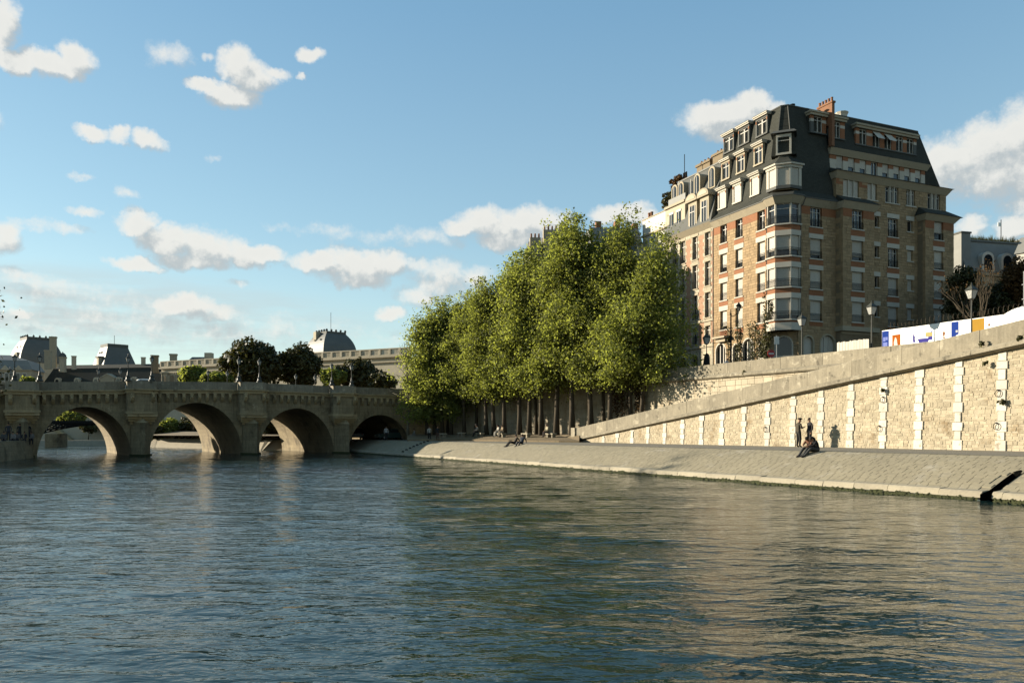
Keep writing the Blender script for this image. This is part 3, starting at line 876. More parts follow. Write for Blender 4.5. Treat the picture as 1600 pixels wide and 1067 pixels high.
BL = thing('bridge_lamp', '', 'street lamp', Matrix.Identity(4), 'lamps along the stone bridge')
lamp_mesh(BL, 1.95, True, .8)
BRL = [(23, -1.25, 'bridge lamp standing on the bastion nearest the dark crowded quay, at that bastion\'s outer corner'), (62, -1.25, 'bridge lamp before the dark long roof, on the bastion beside the first full arch'),
       (200, -1.35, 'bridge lamp in front of the square slate pavilion roof'), (237, -1.35, 'bridge lamp in front of the brown chimney, next to the white car'),
       (373, -1.35, 'pale-footed bridge lamp before the big dark tree, nearer the light green bushes'), (405, -1.35, 'pale-footed bridge lamp in the middle of the big dark tree'),
       (518, -1.35, 'bridge lamp below the domed pavilion roof, dark foot'), (549, -1.35, 'bridge lamp on the last bastion before the quay trees, pale foot')]
for i, (px, y, lab) in enumerate(BRL):
    o = BL if i == 0 else copy_tree(BL)
    r = (px - 800) / F_PX
    a = px_on_bridge(px); dpx = y * (-.53 - r * .847) / (.847 - .53 * r); a = a - dpx
    o.matrix_world = M_BR @ T3(a, y, zp(a) - .02)
    o['label'] = lab
FARL = [(16, 'small dark lamp across the bridge roadway before the pedimented cream facade'), (154, 'small lamp across the bridge roadway left of the little pediment dormer'.replace('left of', 'beside')), (188, 'small lamp across the bridge roadway before the dark roof, under the square pavilion'),
        (325, 'small lamp across the bridge roadway among light green bushes'), (355, 'small pale-footed lamp across the roadway at the edge of the big dark tree'), (462, 'small lamp across the roadway under the second dark tree'), (492, 'small lamp across the roadway below the tree beside the dome')]
for px, lab in FARL:
    o = copy_tree(BL); r = (px - 800) / F_PX; y = BW - .9
    a = px_on_bridge(px) - y * (-.53 - r * .847) / (.847 - .53 * r)
    o.matrix_world = M_BR @ T3(a, y, zp(a) - .95 + .95); o['label'] = lab


# ------------------------------------------------------------------ far palace and roofs beyond the bridge
def far_box(nm, lab, cat, px0, px1, d0, d1=None, parts=(), group=None):
    d1 = d1 or d0
    a, b = P(px0, d0), P(px1, d1); e = (b - a)
    return thing(nm, lab, cat, Matrix.Translation(a) @ rotz(math.atan2(e.y, e.x)), group), e.length


def arch_dormer(parent, x, y, z, w, h, dp, mt=M_STONE2):
    pr = [(x - w / 2, z), (x + w / 2, z), (x + w / 2, z + h * .6)] + [(x + w / 2 * math.cos(math.pi * k / 6), z + h * .6 + h * .4 * math.sin(math.pi * k / 6)) for k in range(1, 6)] + [(x - w / 2, z + h * .6)]
    o = MB().extr(pr, y, y + dp).build('dormer', mt, parent)
    k = .62
    MB().extr([(x + (a - x) * k, z + h * .12 + (c - z) * k) for a, c in pr], y - .06, y + .05).build('pane', M_GLASS, o)


def chimney(nm, lab, px, py0, py1, wpx, d, mt, dep=None, pots=3, group=None):
    p = P(px, d); w_ = wpx * d / F_PX; z0, z1 = Zat(py1, d), Zat(py0, d)
    t = thing(nm, lab, 'chimney', Matrix.Translation(Vector((p.x, p.y, 0))) @ rotz(R(15)), group or 'chimneys on the palace roofs')
    dp = dep or w_ * .7
    MB().box(-w_ / 2, w_ / 2, -dp / 2, dp / 2, z0 - 2, z1 - .25 * w_).build('stack', mt, t)
    MB().box(-w_ * .58, w_ * .58, -dp * .58, dp * .58, z1 - .25 * w_, z1).build('cap', mt, t)
    return t


def make_palace():
    # long dark mansard range
    t, L = far_box('palace_range', 'long dark slate mansard roof with small round dormers seen over the bridge', 'building', 66, 254, 300, 292)
    zb, ze, zr = 9, Zat(599, 296), Zat(572, 296)
    MB().box(0, L, .5, 14, 0, ze).build('wall', M_STONE2, t)
    q = MB(); zt = Zat(574, 296)
    q.loft([(0, -.3, ze - .5), (L, -.3, ze - .5), (L, 15, ze - .5), (0, 15, ze - .5)], [(2.2, 3.2, zt), (L, 3.2, zt), (L, 12, zt), (2.2, 12, zt)])
    q.loft([(2.0, 3.0, zt), (L, 3.0, zt), (L, 12, zt), (2.0, 12, zt)], [(4, 7, zr + 1.2), (L, 7, zr + 1.2), (L, 8.2, zr + 1.2), (4, 8.2, zr + 1.2)])
    q.build('roof', M_SLATE, t)
    for px in (91, 122, 152, 187, 210):
        arch_dormer(t, (px - 66) / 188 * L, -.5, ze - .3, 2.2, 2.6, 2.0)
    x = (171 - 66) / 188 * L
    o = MB().extr([(x - 2.9, ze - .4), (x + 2.9, ze - .4), (x + 2.9, ze + 1.8), (x, ze + 3.3), (x - 2.9, ze + 1.8)], -.7, 4).build('pediment_dormer', M_CREAM, t)
    MB().extr([(x - 3.2, ze + 1.8), (x, ze + 3.2), (x + 3.2, ze + 1.8), (x + 3.2, ze + 2.1), (x, ze + 3.65), (x - 3.2, ze + 2.1)], -.9, 4).build('pediment', M_STONE2, o)
    # square slate pavilion
    d = 312; t = thing('square_pavilion', 'square slate pavilion roof with one bright sunlit side and flat dark top', 'building', Matrix.Translation(P(188, d)) @ rotz(R(46)))
    s_ = d / F_PX; b, a_ = 25 * s_, 15.0 * s_; z0, z1 = Zat(572, d), Zat(541, d)
    MB().box(-b, b, 0, 2 * b, 0, z0).build('wall', M_STONE2, t)
    MB().loft([(-b, 0, z0), (b, 0, z0), (b, 2 * b, z0), (-b, 2 * b, z0)], [(-a_, b - a_, z1), (a_, b - a_, z1), (a_, b + a_, z1), (-a_, b + a_, z1)]).build('roof', M_PALROOF, t)
    MB().box(-a_ * 1.04, a_ * 1.04, b - a_ * 1.04, b + a_ * 1.04, z1 - .2, Zat(537, d)).build('roof_crest', M_LEAD, t)
    MB().tube([(0, b, z1), (0, b, Zat(522, d))], .09, 5).build('mast', M_IRON, t)
    o = MB().box(-b - .6, -b + 3.4, 3.4, 5.8, z0 - 1, z0 + 3.2).build('dormer', M_STONE2, t)
    MB().box(-b - .9, -b + 3.6, 3.0, 6.2, z0 + 3.2, z0 + 3.7).build('cap', M_LEAD, o)
    for yy in (6.3, 8.6): MB().box(-a_ * 1.28, -a_ * 1.1, yy - .3, yy + .3, z0 + 5.0, z0 + 5.8).build('eye_window', M_GLASS, t)
    # tall domed pavilion with crest
    def dome(nm, lab, px, d, wb, wt, yb, yt, rot, bulge, crest):
        t = thing(nm, lab, 'building', Matrix.Translation(P(px, d)) @ rotz(R(rot)))
        s_ = d / F_PX; b, a_ = wb * s_, wt * s_; z0, z1 = Zat(yb, d), Zat(yt, d)
        MB().box(-b * .98, b * .98, -b * .98, b * .98, 0, z0).build('wall', M_STONE2, t)
        q = MB(); n = 8
        for i in range(n):
            f = lambda k: (b + (a_ - b) * (k / n) ** (1.0 + bulge), z0 + (z1 - z0) * (k / n))
            (r0, za), (r1, zb_) = f(i), f(i + 1)
            c = lambda r, z: [(-r, -r, z), (r, -r, z), (r, r, z), (-r, r, z)]
            q.loft(c(r0, za), c(r1, zb_), cap=i in (0, n - 1))
        q.build('roof', M_PALROOF, t)
        MB().box(-a_ * 1.06, a_ * 1.06, -a_ * 1.06, a_ * 1.06, z1 - .3, z1 + crest * .45).build('roof_crest', M_LEAD, t)
        for k in range(5):
            for sx, sy in ((-1 + .5 * k, -1), (-1, -1 + .5 * k)):
                MB().lathe([(.28, 0), (.45, .4), (.18, .8), (.05, crest * .7)], 6, (sx * a_, sy * a_, z1 + crest * .4)).build('finial', M_LEAD, t)
        for k in (-.45, .15): MB().lathe([(.05, 0), (.5, .1), (.5, .5), (.05, .6)], 8, (-b + (b - a_) * .40, k * b, z0 + (z1 - z0) * .62)).build('eye_window', M_GLASS, t)
        return t, b, a_, z0, z1
    t, b, a_, z0, z1 = dome('domed_pavilion', 'bulging dark slate pavilion roof with carved crest and tall chimney beside it', 57, 335, 30, 17, 569, 531, 46, .95, 1.5)
    o = MB().box(-b - .4, -b + 3, -4.5, -1.5, z0, z0 + 4.2).build('dormer', M_STONE2, t); MB().box(-b - .46, -b - .39, -3.8, -2.2, z0 + .8, z0 + 3.4).build('pane', M_GLASS, o)
    t, b, a_, z0, z1 = dome('square_dome', 'square grey dome with flat crested top and thin mast above the balustrade', 517, 262, 29, 16, 556, 522, 42, 1.3, 1.0)
    MB().tube([(0, 0, z1), (0, 0, Zat(488, 262))], .07, 5).build('mast', M_IRON, t)
    o = MB().box(-a_ * 1.55, -a_ * 1.05, a_ * .1, a_ * .62, z0, z1 + .4).build('carved_stack', M_STONE2, t)
    # front range with pediment dormers at the far edge
    t, L = far_box('pedimented_house', 'cream palace facade with triangular pediments under a pale slate roof', 'building', -60, 49, 286, 292)
    z0, ze, zr = 0, Zat(577, 290), Zat(562, 290)
    MB().box(0, L, 0, 16, 0, ze).build('wall', M_STONE2, t)
    q = MB(); q.loft([(-.4, -.4, ze), (L + .4, -.4, ze), (L + .4, 16, ze), (-.4, 16, ze)], [(0, 1.6, zr), (L - 1.6, 1.6, zr), (L - 1.6, 15, zr), (0, 15, zr)])
    q.loft([(0, 1.6, zr), (L - 1.6, 1.6, zr), (L - 1.6, 15, zr), (0, 15, zr)], [(0, 8, Zat(552, 290)), (L - 9, 8, Zat(552, 290)), (L - 9, 9, Zat(552, 290)), (0, 9, Zat(552, 290))])
    q.build('roof', M_ZINC, t)
    for px in (8, 29):
        x = (px + 60) / 109 * L
        MB().extr([(x - 1.7, ze - .3), (x + 1.7, ze - .3), (x, ze + 1.5)], -.6, 2).build('pediment', M_STONE2, t)
    for px in (1, 10, 19, 28, 38):
        x = (px + 60) / 109 * L
        o = MB().box(x - .75, x + .75, -.12, .1, ze - 4.9, ze - 1.2).build('window', M_FRAME, t)
        MB().box(x - .5, x + .5, -.16, -.11, ze - 4.7, ze - 1.5).build('pane', M_GLASS, o)
    MB().box(-.2, L + .2, -.35, .1, ze - .45, ze - .02).build('cornice', M_CREAM, t)
    chimney('tall_chimney', 'tall banded chimney beside the bulging pavilion roof', 83, 526, 566, 9, 296, M_CREAM)
    chimney('stone_chimney', 'short pale chimney in front of the tall banded one', 75, 547, 568, 9, 285, M_CREAM)
    chimney('brown_chimney', 'square brown chimney between the slate pavilion and the cream gallery', 242, 555, 574, 10, 288, M_BACKING)
    chimney('dark_chimney', 'lone dark chimney above the near end of the cream gallery balustrade', 271, 553, 566, 10, 290, M_CREAM)
    t = thing('round_turret', 'small domed stone turret on the long slate roof', 'turret', Matrix.Translation(P(98, 297)))
    MB().lathe([(1.25, Zat(569, 297) - 3), (1.25, Zat(560, 297)), (1.5, Zat(559, 297)), (1.5, Zat(558, 297))], 10).build('drum', M_STONE2, t)
    MB().lathe([(1.3, 0), (1.15, .8), (.7, 1.4), (.15, 1.7), (.1, 2.1)], 10, (0, 0, Zat(558, 297))).build('dome', M_LEAD, t)
    chimney('slim_chimney', 'slim pale chimney by itself on the long slate roof ridge', 115.5, 556, 569, 6, 297, M_STONE2)
    chimney('gabled_chimney', 'small pale stack at the foot of the square pavilion', 224, 558, 571, 6, 300, M_STONE2)
    # balustraded gallery coming nearer to the viewer
    t, L = far_box('palace_gallery', 'long cream palace gallery with roof balustrade behind the trees', 'building', 250, 640, 284, 236)
    ztop = Zat(564.5, 284); zc = ztop - 1.9
    MB().box(0, L, .6, 14, 0, zc - .9).build('wall', M_STONE2, t)
    MB().box(-.5, L, -.3, 1, zc - .9, zc - .35).build('cornice', M_CREAM, t)
    MB().box(-.3, L, .1, 1, zc - 2.4, zc - 1.9).build('string_course', M_CREAM, t)
    MB().box(-.2, L, .2, .8, zc - .35, zc).build('balustrade_plinth', M_STONE2, t)
    MB().box(-.2, L, .25, .75, ztop - .32, ztop).build('balustrade_rail', M_STONE2, t)
    n = int(L / 3.6)
    for i in range(n + 1):
        x = i * L / n; MB().box(x - .35, x + .35, .15, .85, zc, ztop - .33).build('pedestal', M_STONE2, t)
        if i < n:
            q = MB()
            for k in range(7): xx = x + .6 + k * (L / n - 1.2) / 6; q.box(xx - .12, xx + .12, .4, .62, zc, ztop - .33)
            q.build('balusters', M_STONE2, t, kind='stuff')
            xx = x + L / n / 2
            if xx < L * .35:
                pr = [(xx - .8, zc - 7), (xx + .8, zc - 7), (xx + .8, zc - 3.9)] + [(xx + .8 * math.cos(math.pi * q_ / 6), zc - 3.9 + .8 * math.sin(math.pi * q_ / 6)) for q_ in range(1, 6)] + [(xx - .8, zc - 3.9)]
                MB().extr(pr, .45, .7).build('niche', M_BACKING, t)
                for sx in (-1.35, 1.35): MB().lathe([(.3, zc - 7), (.26, zc - 2.9), (.4, zc - 2.45)], 8, (xx + sx, .5, 0)).build('column', M_CREAM, t)
    t = thing('slate_rooflet', 'low slate pavilion roof with a stone stack behind the gallery balustrade', 'building', Matrix.Translation(P(307, 296)))
    MB().box(-3.6, 3.6, 0, 6, 0, Zat(566, 296)).build('wall', M_STONE2, t)
    MB().loft([(-3.8, -.2, Zat(566, 296)), (3.8, -.2, Zat(566, 296)), (3.8, 6, Zat(566, 296)), (-3.8, 6, Zat(566, 296))], [(-2.4, 2, Zat(557, 296)), (2.4, 2, Zat(557, 296)), (2.4, 4, Zat(557, 296)), (-2.4, 4, Zat(557, 296))]).build('roof', M_PALROOF, t)
    MB().box(2.9, 5.5, 0, 2.5, 20, Zat(551, 296)).build('stack', M_STONE2, t)


make_palace()


# ------------------------------------------------------------------ banks seen through the arches
def make_far_banks():
    m = MB()
    m.hexa([P(-340, 169, -1), P(172, 166, -1), P(172, 174, -1), P(-340, 177, -1), P(-340, 170, .9), P(172, 167, .9), P(172, 174, .9), P(-340, 177, .9)])
    m.build('far_quay', M_KERB, kind='structure')
    t = thing('far_quay_wall', 'pale far quay wall seen through the first full arch', 'wall', Matrix.Translation(P(-60, 174.3)))
    MB().box(0, 34, -.5, .4, .5, 4.2).build('wall', M_STONE2, t)
    MB().box(0, 34, -.62, .5, 4.2, 4.5).build('coping', M_PARAPET, t)
    MB().extr([(19, 4.6), (20.4, 4.6), (25, 1.0), (23.6, 1.0)], -1.6, -.52).build('stair_rail', M_BRTRIM, t)
    # tip of the island beyond the bridge
    m = MB(); pts = [P(222, 138), P(330, 124), P(404, 113.5), P(530, 112), P(640, 118)]
    for a, b in zip(pts, pts[1:]):
        n = Vector((b.y - a.y, a.x - b.x, 0)).normalized()
        m.face([a + n * .2 - Vector((0, 0, .8)), b + n * .2 - Vector((0, 0, .8)), b - n * 2.2 + Vector((0, 0, 1.5)), a - n * 2.2 + Vector((0, 0, 1.5))])
        m.face([a - n * 2.2 + Vector((0, 0, 1.5)), b - n * 2.2 + Vector((0, 0, 1.5)), b - n * 9 + Vector((0, 0, 1.5)), a - n * 9 + Vector((0, 0, 1.5))])
    struct('island_quay', m, M_KERB)
    t = thing('garden_wall', 'low pale garden wall on the island quay seen through the second full arch', 'wall', Matrix.Translation(P(256, 140)) @ rotz(R(-24)))
    for k in range(9): MB().box(k * 1.6 + .01, k * 1.6 + 1.59, 0, .5, 1.3, 2.35).build('stone', M_KERB, t)
    # near dark quay at the frame edge
    a, b = P(-2, 67.0), P(56, 79.6); u = (b - a).normalized(); a0 = a - u * 34
    n = Vector((-u.y, u.x, 0))
    m = MB(); m.hexa([a0 + Vector((0, 0, -1)), b + Vector((0, 0, -1)), b + n * 40 + Vector((0, 0, -1)), a0 + n * 60 + Vector((0, 0, -1)), a0 + n * .5 + Vector((0, 0, 1.75)), b + n * .5 + Vector((0, 0, 1.75)), b + n * 40 + Vector((0, 0, 1.75)), a0 + n * 60 + Vector((0, 0, 1.75))])
    struct('bank_quay', m, M_BRIDGE)
    # steel lattice footbridge
    t = thing('lattice_footbridge', 'dark steel lattice footbridge on a stone pier glimpsed through the first full arch', 'footbridge', Matrix.Translation(P(20, 140)) @ rotz(R(14)))
    zt, z0 = Zat(657, 142), Zat(661, 142)
    MB().box(-12, 15.5, 0, 5, z0, zt).build('deck', M_IRON, t)
    q = MB(); q.tube([(-12, .1, zt + 1), (15.5, .1, zt + 1)], .05, 4)
    for k in range(28): q.box(-12 + k, -11.94 + k, .08, .14, zt, zt + 1)
    q.build('railing', M_IRON, t)
    for y in (.2, 4.6):
        for sgn in (1, -1):
            for k in range(-9, 13):
                x0 = k * .9; 
                zl = lambda x: z0 - min(3.2, .05 + .012 * (15.2 - x) ** 2.02) if x < 15.2 else z0
                xa, xb = x0 - 1.3 * sgn, x0 + 1.3 * sgn
                if max(xa, xb) > 14: continue
                MB().tube([(xa, y, z0), (xb, y, zl(xb))], .085, 4).build('lattice_bar', M_IRON, t)
        MB().tube([(-12 + k * 1.35, y, z0 - min(3.2, .05 + .012 * (15.2 - (-12 + k * 1.35)) ** 2.02)) for k in range(21)], .12, 5).build('arch_rib', M_IRON, t)
    MB().prism([(5.2, -.5), (7.2, -.5), (7.2, 5.5), (5.2, 5.5)], -1, Zat(677.5, 142)).build('pier', M_BRIDGE, t)


make_far_banks()

# ------------------------------------------------------------------ windows shared by the houses
WIN = {}


def win_mesh(key, fn):
    if key not in WIN: WIN[key] = fn()
    return WIN[key]


def window(parent, M, w, h, kind='glass', deep=.26, drop=1.0, rail=0, lights=2, name='window'):
    """casement or roller-shuttered window; local x across, y inwards, z up from the sill"""
    def frame():
        q = MB(); t = .06; y0, y1 = deep - .05, deep + .06
        q.box(-w / 2, -w / 2 + t, y0, y1, 0, h).box(w / 2 - t, w / 2, y0, y1, 0, h).box(-w / 2 + t, w / 2 - t, y0, y1, 0, t).box(-w / 2 + t, w / 2 - t, y0, y1, h - t, h)
        if kind == 'glass':
            zt = h * .74 if h > 1.6 else h - t
            for i in range(1, lights): q.box(-w / 2 + w * i / lights - .04, -w / 2 + w * i / lights + .04, y0, y1, t, h - t)
            if h > 1.6: q.box(-w / 2 + t, w / 2 - t, y0 + .003, y1 - .003, zt, zt + .07)
        return q.mesh('window', M_FRAME)
    o = link(name, win_mesh(('f', w, h, kind, deep, lights), frame), parent, M)
    link('pane', win_mesh(('p', w, h, deep), lambda: MB().box(-w / 2 + .03, w / 2 - .03, deep + .02, deep + .045, .03, h - .03).mesh('pane', M_GLASS)), o)
    if kind == 'shutter':
        def shut():
            q = MB(); zb = h * (1 - drop); n = max(4, int((h - zb) / .075))
            for i in range(n):
                za, zc_ = zb + (h - zb) * i / n, zb + (h - zb) * (i + 1) / n
                q.raw([(-w / 2 + .05, deep - .06, za), (w / 2 - .05, deep - .06, za), (w / 2 - .05, deep - .067, (za + zc_) / 2), (-w / 2 + .05, deep - .067, (za + zc_) / 2), (w / 2 - .05, deep - .06, zc_ - .004), (-w / 2 + .05, deep - .06, zc_ - .004)], [(0, 1, 2, 3), (3, 2, 4, 5)])
            return q.mesh('roller_shutter', M_SHUTTER)
        link('roller_shutter', win_mesh(('s', w, h, deep, drop), shut), o)
    if rail:
        def rl():
            q = MB(); n = max(6, int(w / .13)); hh = rail
            q.box(-w / 2, w / 2, -.03, 0, hh - .03, hh).box(-w / 2, w / 2, -.03, 0, .08, .11).box(-w / 2, w / 2, -.028, -.002, hh - .17, hh - .15)
            for i in range(n + 1): x = -w / 2 + w * i / n; q.box(x - .011, x + .011, -.026, -.004, .05, hh - .03)
            return q.mesh('railing', M_IRON)
        link('railing', win_mesh(('r', w, rail), rl), o)
    return o


def facing(parent, M, x0, x1, z0, z1, holes, seed, row=.30, lmin=.38, lmax=.78, deep=.34, mt=None, name='stone_facing'):
    rg = random.Random(seed); q = MB()
    for xa, xb, za, zb in fill(x0, x1, z0, z1, holes, row, lmin, lmax, rg):
        q.stone(xa + .002, xb - .002, za + .002, zb - .002, rg.uniform(-.022, .008), deep, .010)
    q.build(name, mt or M_FACING, parent, M, kind='stuff')


def slab(parent, M, nm, mt, x0, x1, z0, z1, out=.03, deep=.3): return MB().box(x0, x1, -out, deep, z0, z1).build(nm, mt, parent, M)


def arched_opening(parent, M, cx, w, z0, h, mt=M_LINTEL, kind='dark', bars=2, box=None, fillmat=None):
    """round-headed window: fill of the square hole above the arch, a pale ring, the glazing"""
    r = w / 2; zs = z0 + h - r; n = 10
    arc = lambda rr: [(cx + rr * math.cos(math.pi * k / n), zs + rr * math.sin(math.pi * k / n)) for k in range(n + 1)]
    q = MB(); a = arc(r + .16); b0, b1, t1 = box
    for i in range(n):
        (xa, za), (xb, zb) = a[i], a[i + 1]
        q.hexa([(xb, -.005, zb), (xa, -.005, za), (xa, .3, za), (xb, .3, zb), (xb, -.005, t1), (xa, -.005, t1), (xa, .3, t1), (xb, .3, t1)])
    q.box(b0, cx - r - .16, -.005, .3, z0, t1); q.box(cx + r + .16, b1, -.005, .3, z0, t1)
    q.build('arch_spandrel', fillmat or M_FACING, parent, M)
    q = MB(); o_, i_ = arc(r + .16), arc(r)
    for i in range(n):
        q.hexa([(*[o_[i + 1][0], -.04], o_[i + 1][1]), (o_[i][0], -.04, o_[i][1]), (o_[i][0], .32, o_[i][1]), (o_[i + 1][0], .32, o_[i + 1][1]), (i_[i + 1][0], -.04, i_[i + 1][1]), (i_[i][0], -.04, i_[i][1]), (i_[i][0], .32, i_[i][1]), (i_[i + 1][0], .32, i_[i + 1][1])])
    for sx in (-1, 1):
        xa, xb = sorted((cx + sx * r, cx + sx * (r + .16))); q.box(xa, xb, -.04, .32, z0, zs)
    o = q.build('arch_surround', mt, parent, M)
    gp = [(cx - r, z0), (cx + r, z0)] + [p for p in arc(r)]
    MB().extr(gp, .26, .30).build('pane', M_GLASS if kind != 'shutter' else M_SHUTTER, o)
    if bars:
        q = MB()
        for k in range(1, bars + 1):
            x = cx - r + w * k / (bars + 1); q.box(x - .05, x + .05, .18, .26, z0, zs + math.sqrt(max(0, r * r - (x - cx) ** 2)) - .02)
        q.build('mullion', M_FRAME, o)


# ------------------------------------------------------------------ the corner apartment house
A_BD = math.atan2(.392, .92)
M_BD = Matrix.Translation(Vector((28.39, 83.46, 0))) @ rotz(A_BD)
SILL = [14.45, 17.85, 21.1, 24.5]
LINT = [16.65, 19.9, 23.25, 26.6]
ZE = 27.45


def make_house():
    H = thing('corner_apartment_house', 'tall stone and brick corner apartment house with dark slate mansard above the quay', 'building', M_BD)
    ML = rotz(R(-90))                      # facade along the quay: local x = -(distance from the corner)
    MR = Matrix.Identity(4)
    cut = 2.2
    # cores
    q = MB()
    q.prism([(.34, 11.6), (.34, cut + .15), (cut + .15, .34), (7.28, .34), (7.28, -.66), (11.8, -.66), (11.8, .34), (19.6, .34), (19.6, -.66), (24.2, -.66), (24.2, 12), (12, 14)], Z_ST - .5, 26.6)
    q.build('wall', M_BACKING, H)
    # ---------------- sunlit quay facade
    cols = [(-3.37, 1.2), (-7.03, 1.2), (-9.77, 1.2)]
    holes = []
    for x, w_ in cols:
        for i in range(4):
            holes.append((x - w_ / 2, x + w_ / 2, SILL[i], LINT[i]))
            if i < 3: holes.append((x - w_ / 2 - .22, x + w_ / 2 + .22, LINT[i], SILL[i + 1]))
        holes.append((x - w_ / 2 - .1, x + w_ / 2 + .1, 13.75, SILL[0]))
    garc = [(-3.1, 1.0, 10.6, 12.35), (-5.5, 1.75, 10.2, 12.9), (-7.6, .95, 10.4, 12.5), (-10.3, 1.75, 10.1, 12.85)]
    for cx, w_, za, zb in garc: holes.append((cx - w_ / 2 - .2, cx + w_ / 2 + .2, za, zb + .2))
    xs = sorted([(-11.6, -11.6)] + [(x - w_ / 2, x + w_ / 2) for x, w_ in cols] + [(-2.05, -2.05)])
    for (a, b), (c, d) in zip(xs, xs[1:]):
        holes.append((b, c, 25.75, 26.6)); slab(H, ML, 'brick_panel', M_BRICK, b + .002, c - .002, 25.752, 26.598, .012)
    facing(H, ML, -11.6, -2.05, 10.0, 26.6, holes, 41)
    facing(H, ML, -11.6, -2.05, Z_ST, 10.0, [], 42, .45, .7, 1.3, mt=M_STONE2, name='base_stones')
    for k, (x, w_) in enumerate(cols):
        for i in range(4):
            z = SILL[i]
            kd = 'shutter' if i < 3 else 'glass'
            window(H, ML @ T3(x, 0, z), w_, LINT[i] - z, kd, .30, {0: .98, 1: .96, 2: .72}.get(i, 1) if not (k == 2 and i == 0) else .8, .85, 2)
            slab(H, ML, 'sill', M_LINTEL, x - w_ / 2 - .15, x + w_ / 2 + .15, z - .13, z, .10)
            lo = 13.75 if i == 0 else LINT[i - 1] + .55
            slab(H, ML, 'brick_panel', M_BRICK, x - w_ / 2 - (.1 if i == 0 else .218), x + w_ / 2 + (.1 if i == 0 else .218), lo, z - .132, .02)
            if i < 3: slab(H, ML, 'lintel', M_LINTEL, x - w_ / 2 - .216, x + w_ / 2 + .216, LINT[i], LINT[i] + .548, .05)
    for cx, w_, za, zb in garc:
        arched_opening(H, ML, cx, w_, za, zb - za, M_LINTEL, 'dark', 2 if w_ > 1.2 else 0, (cx - w_ / 2 - .2, cx + w_ / 2 + .2, zb + .2))
        slab(H, ML, 'sill', M_LINTEL, cx - w_ / 2 - .3, cx + w_ / 2 + .3, za - .16, za, .14)
    slab(H, ML, 'plinth_band', M_LINTEL, -11.6, -2.4, 9.55, 9.8, .12)
    # small balcony at the far end
    q = MB().box(-10.9, -8.6, -.85, 0, 13.4, 13.62).box(-10.6, -8.9, -.5, 0, 13.0, 13.4); b = q.build('balcony', M_CREAM, H, ML)
    q = MB()
    for k in range(18): q.box(-10.85 + k * .13, -10.83 + k * .13, -.82, -.8, 13.62, 14.5)
    q.box(-10.86, -8.62, -.83, -.79, 14.47, 14.5); q.build('railing', M_IRON, b)
    # ---------------- corner bay
    def bayp(o, back=.1):
        k = .4142 * o
        return [(back, 2.02 + o), (-.35 - o, 2.02 + o), (-.35 - o, .78 - k), (.78 - k, -.35 - o), (2.02 + o, -.35 - o), (2.02 + o, back)]
    MB().prism(bayp(-.30, .6), 13.3, 26.6).build('bay_core', M_BACKING, H)
    MB().prism(bayp(.06), 13.3, 14.1).build('bay_slab', M_LINTEL, H)
    MB().prism(bayp(.0), 14.102, 14.3).build('brick_panel', M_BRICK, H)
    MFs = [(ML @ T3(-2.02, -.35), 1.24, 1.02), (T3(-.35, .78) @ rotz(R(-45)), 1.598, 1.38), (T3(.78, -.35), 1.24, 1.02)]
    for i in range(4):
        z = SILL[i]
        MB().prism(bayp(.14), z - .15, z).build('sill', M_LINTEL, H)
        if i < 3:
            MB().prism(bayp(.05), LINT[i], LINT[i] + .55).build('lintel', M_LINTEL, H)
            MB().prism(bayp(.0), LINT[i] + .552, SILL[i + 1] - .152).build('brick_panel', M_BRICK, H)
        for k, (Mf, L, w_) in enumerate(MFs):
            kd = 'glass' if i == 3 else 'shutter'
            window(H, Mf @ T3(L / 2, 0, z), w_, LINT[i] - z, kd, .20, [.82 if k else .97, .99, .70][i] if i < 3 else 1, 0, 1)
            for xa, xb in ((.0, L / 2 - w_ / 2), (L / 2 + w_ / 2, L)):
                MB().box(xa + .005, xb - .005, -.0, .25, z + .002, LINT[i] - .002).build('bay_pier', M_LINTEL, H, Mf)
            q = MB(); n = int(L / .13)
            q.box(-.04, L + .04, -.10, -.075, .82, .85).box(-.04, L + .04, -.098, -.077, .62, .64).box(-.04, L + .04, -.098, -.077, .1, .125)
            for j in range(n + 1): q.box(L * j / n - .011, L * j / n + .011, -.096, -.079, .0, .83)
            q.build('railing', M_IRON, H, Mf @ T3(0, 0, z))
    # chamfered ground floor
    Mc = T3(0, cut) @ rotz(R(-45)); Lc = cut * math.sqrt(2)
    facing(H, Mc, 0.02, Lc - .02, Z_ST, 13.3, [(Lc / 2 - 1.0, Lc / 2 + 1.0, 9.9, 12.9)], 43)
    arched_opening(H, Mc, Lc / 2, 1.6, 10.7, 2.0, M_LINTEL, 'dark', 0, (Lc / 2 - 1.0, Lc / 2 + 1.0, 12.9))
    slab(H, Mc, 'sill', M_LINTEL, Lc / 2 - 1.15, Lc / 2 + 1.15, 10.5, 10.7, .16)
    slab(H, Mc, 'brick_panel', M_BRICK, Lc / 2 - 1.0, Lc / 2 + 1.0, 9.9, 10.498, .02)
    # ---------------- shaded side facade
    def plane(M, x0, x1, cs, seed, tops, ground=None, zlow=Z_ST, ztop=26.6, small=()):
        hs = []; lv = range(4)
        for x, w_ in cs:
            sm = (x, w_) in small
            for i in lv:
                zb = LINT[i] - (1.25 if sm else 0) if sm else SILL[i]
                hs.append((x - w_ / 2, x + w_ / 2, zb, LINT[i]))
                if i < 3 or not tops: hs.append((x - w_ / 2 - .2, x + w_ / 2 + .2, LINT[i], LINT[i] + .5 if (sm or i == 3) else SILL[i + 1]))
            if not sm: hs.append((x - w_ / 2 - .1, x + w_ / 2 + .1, 13.9, SILL[0]))
        for cx, w_, za, zb in ground or (): hs.append((cx - w_ / 2 - .2, cx + w_ / 2 + .2, za, zb + .2))
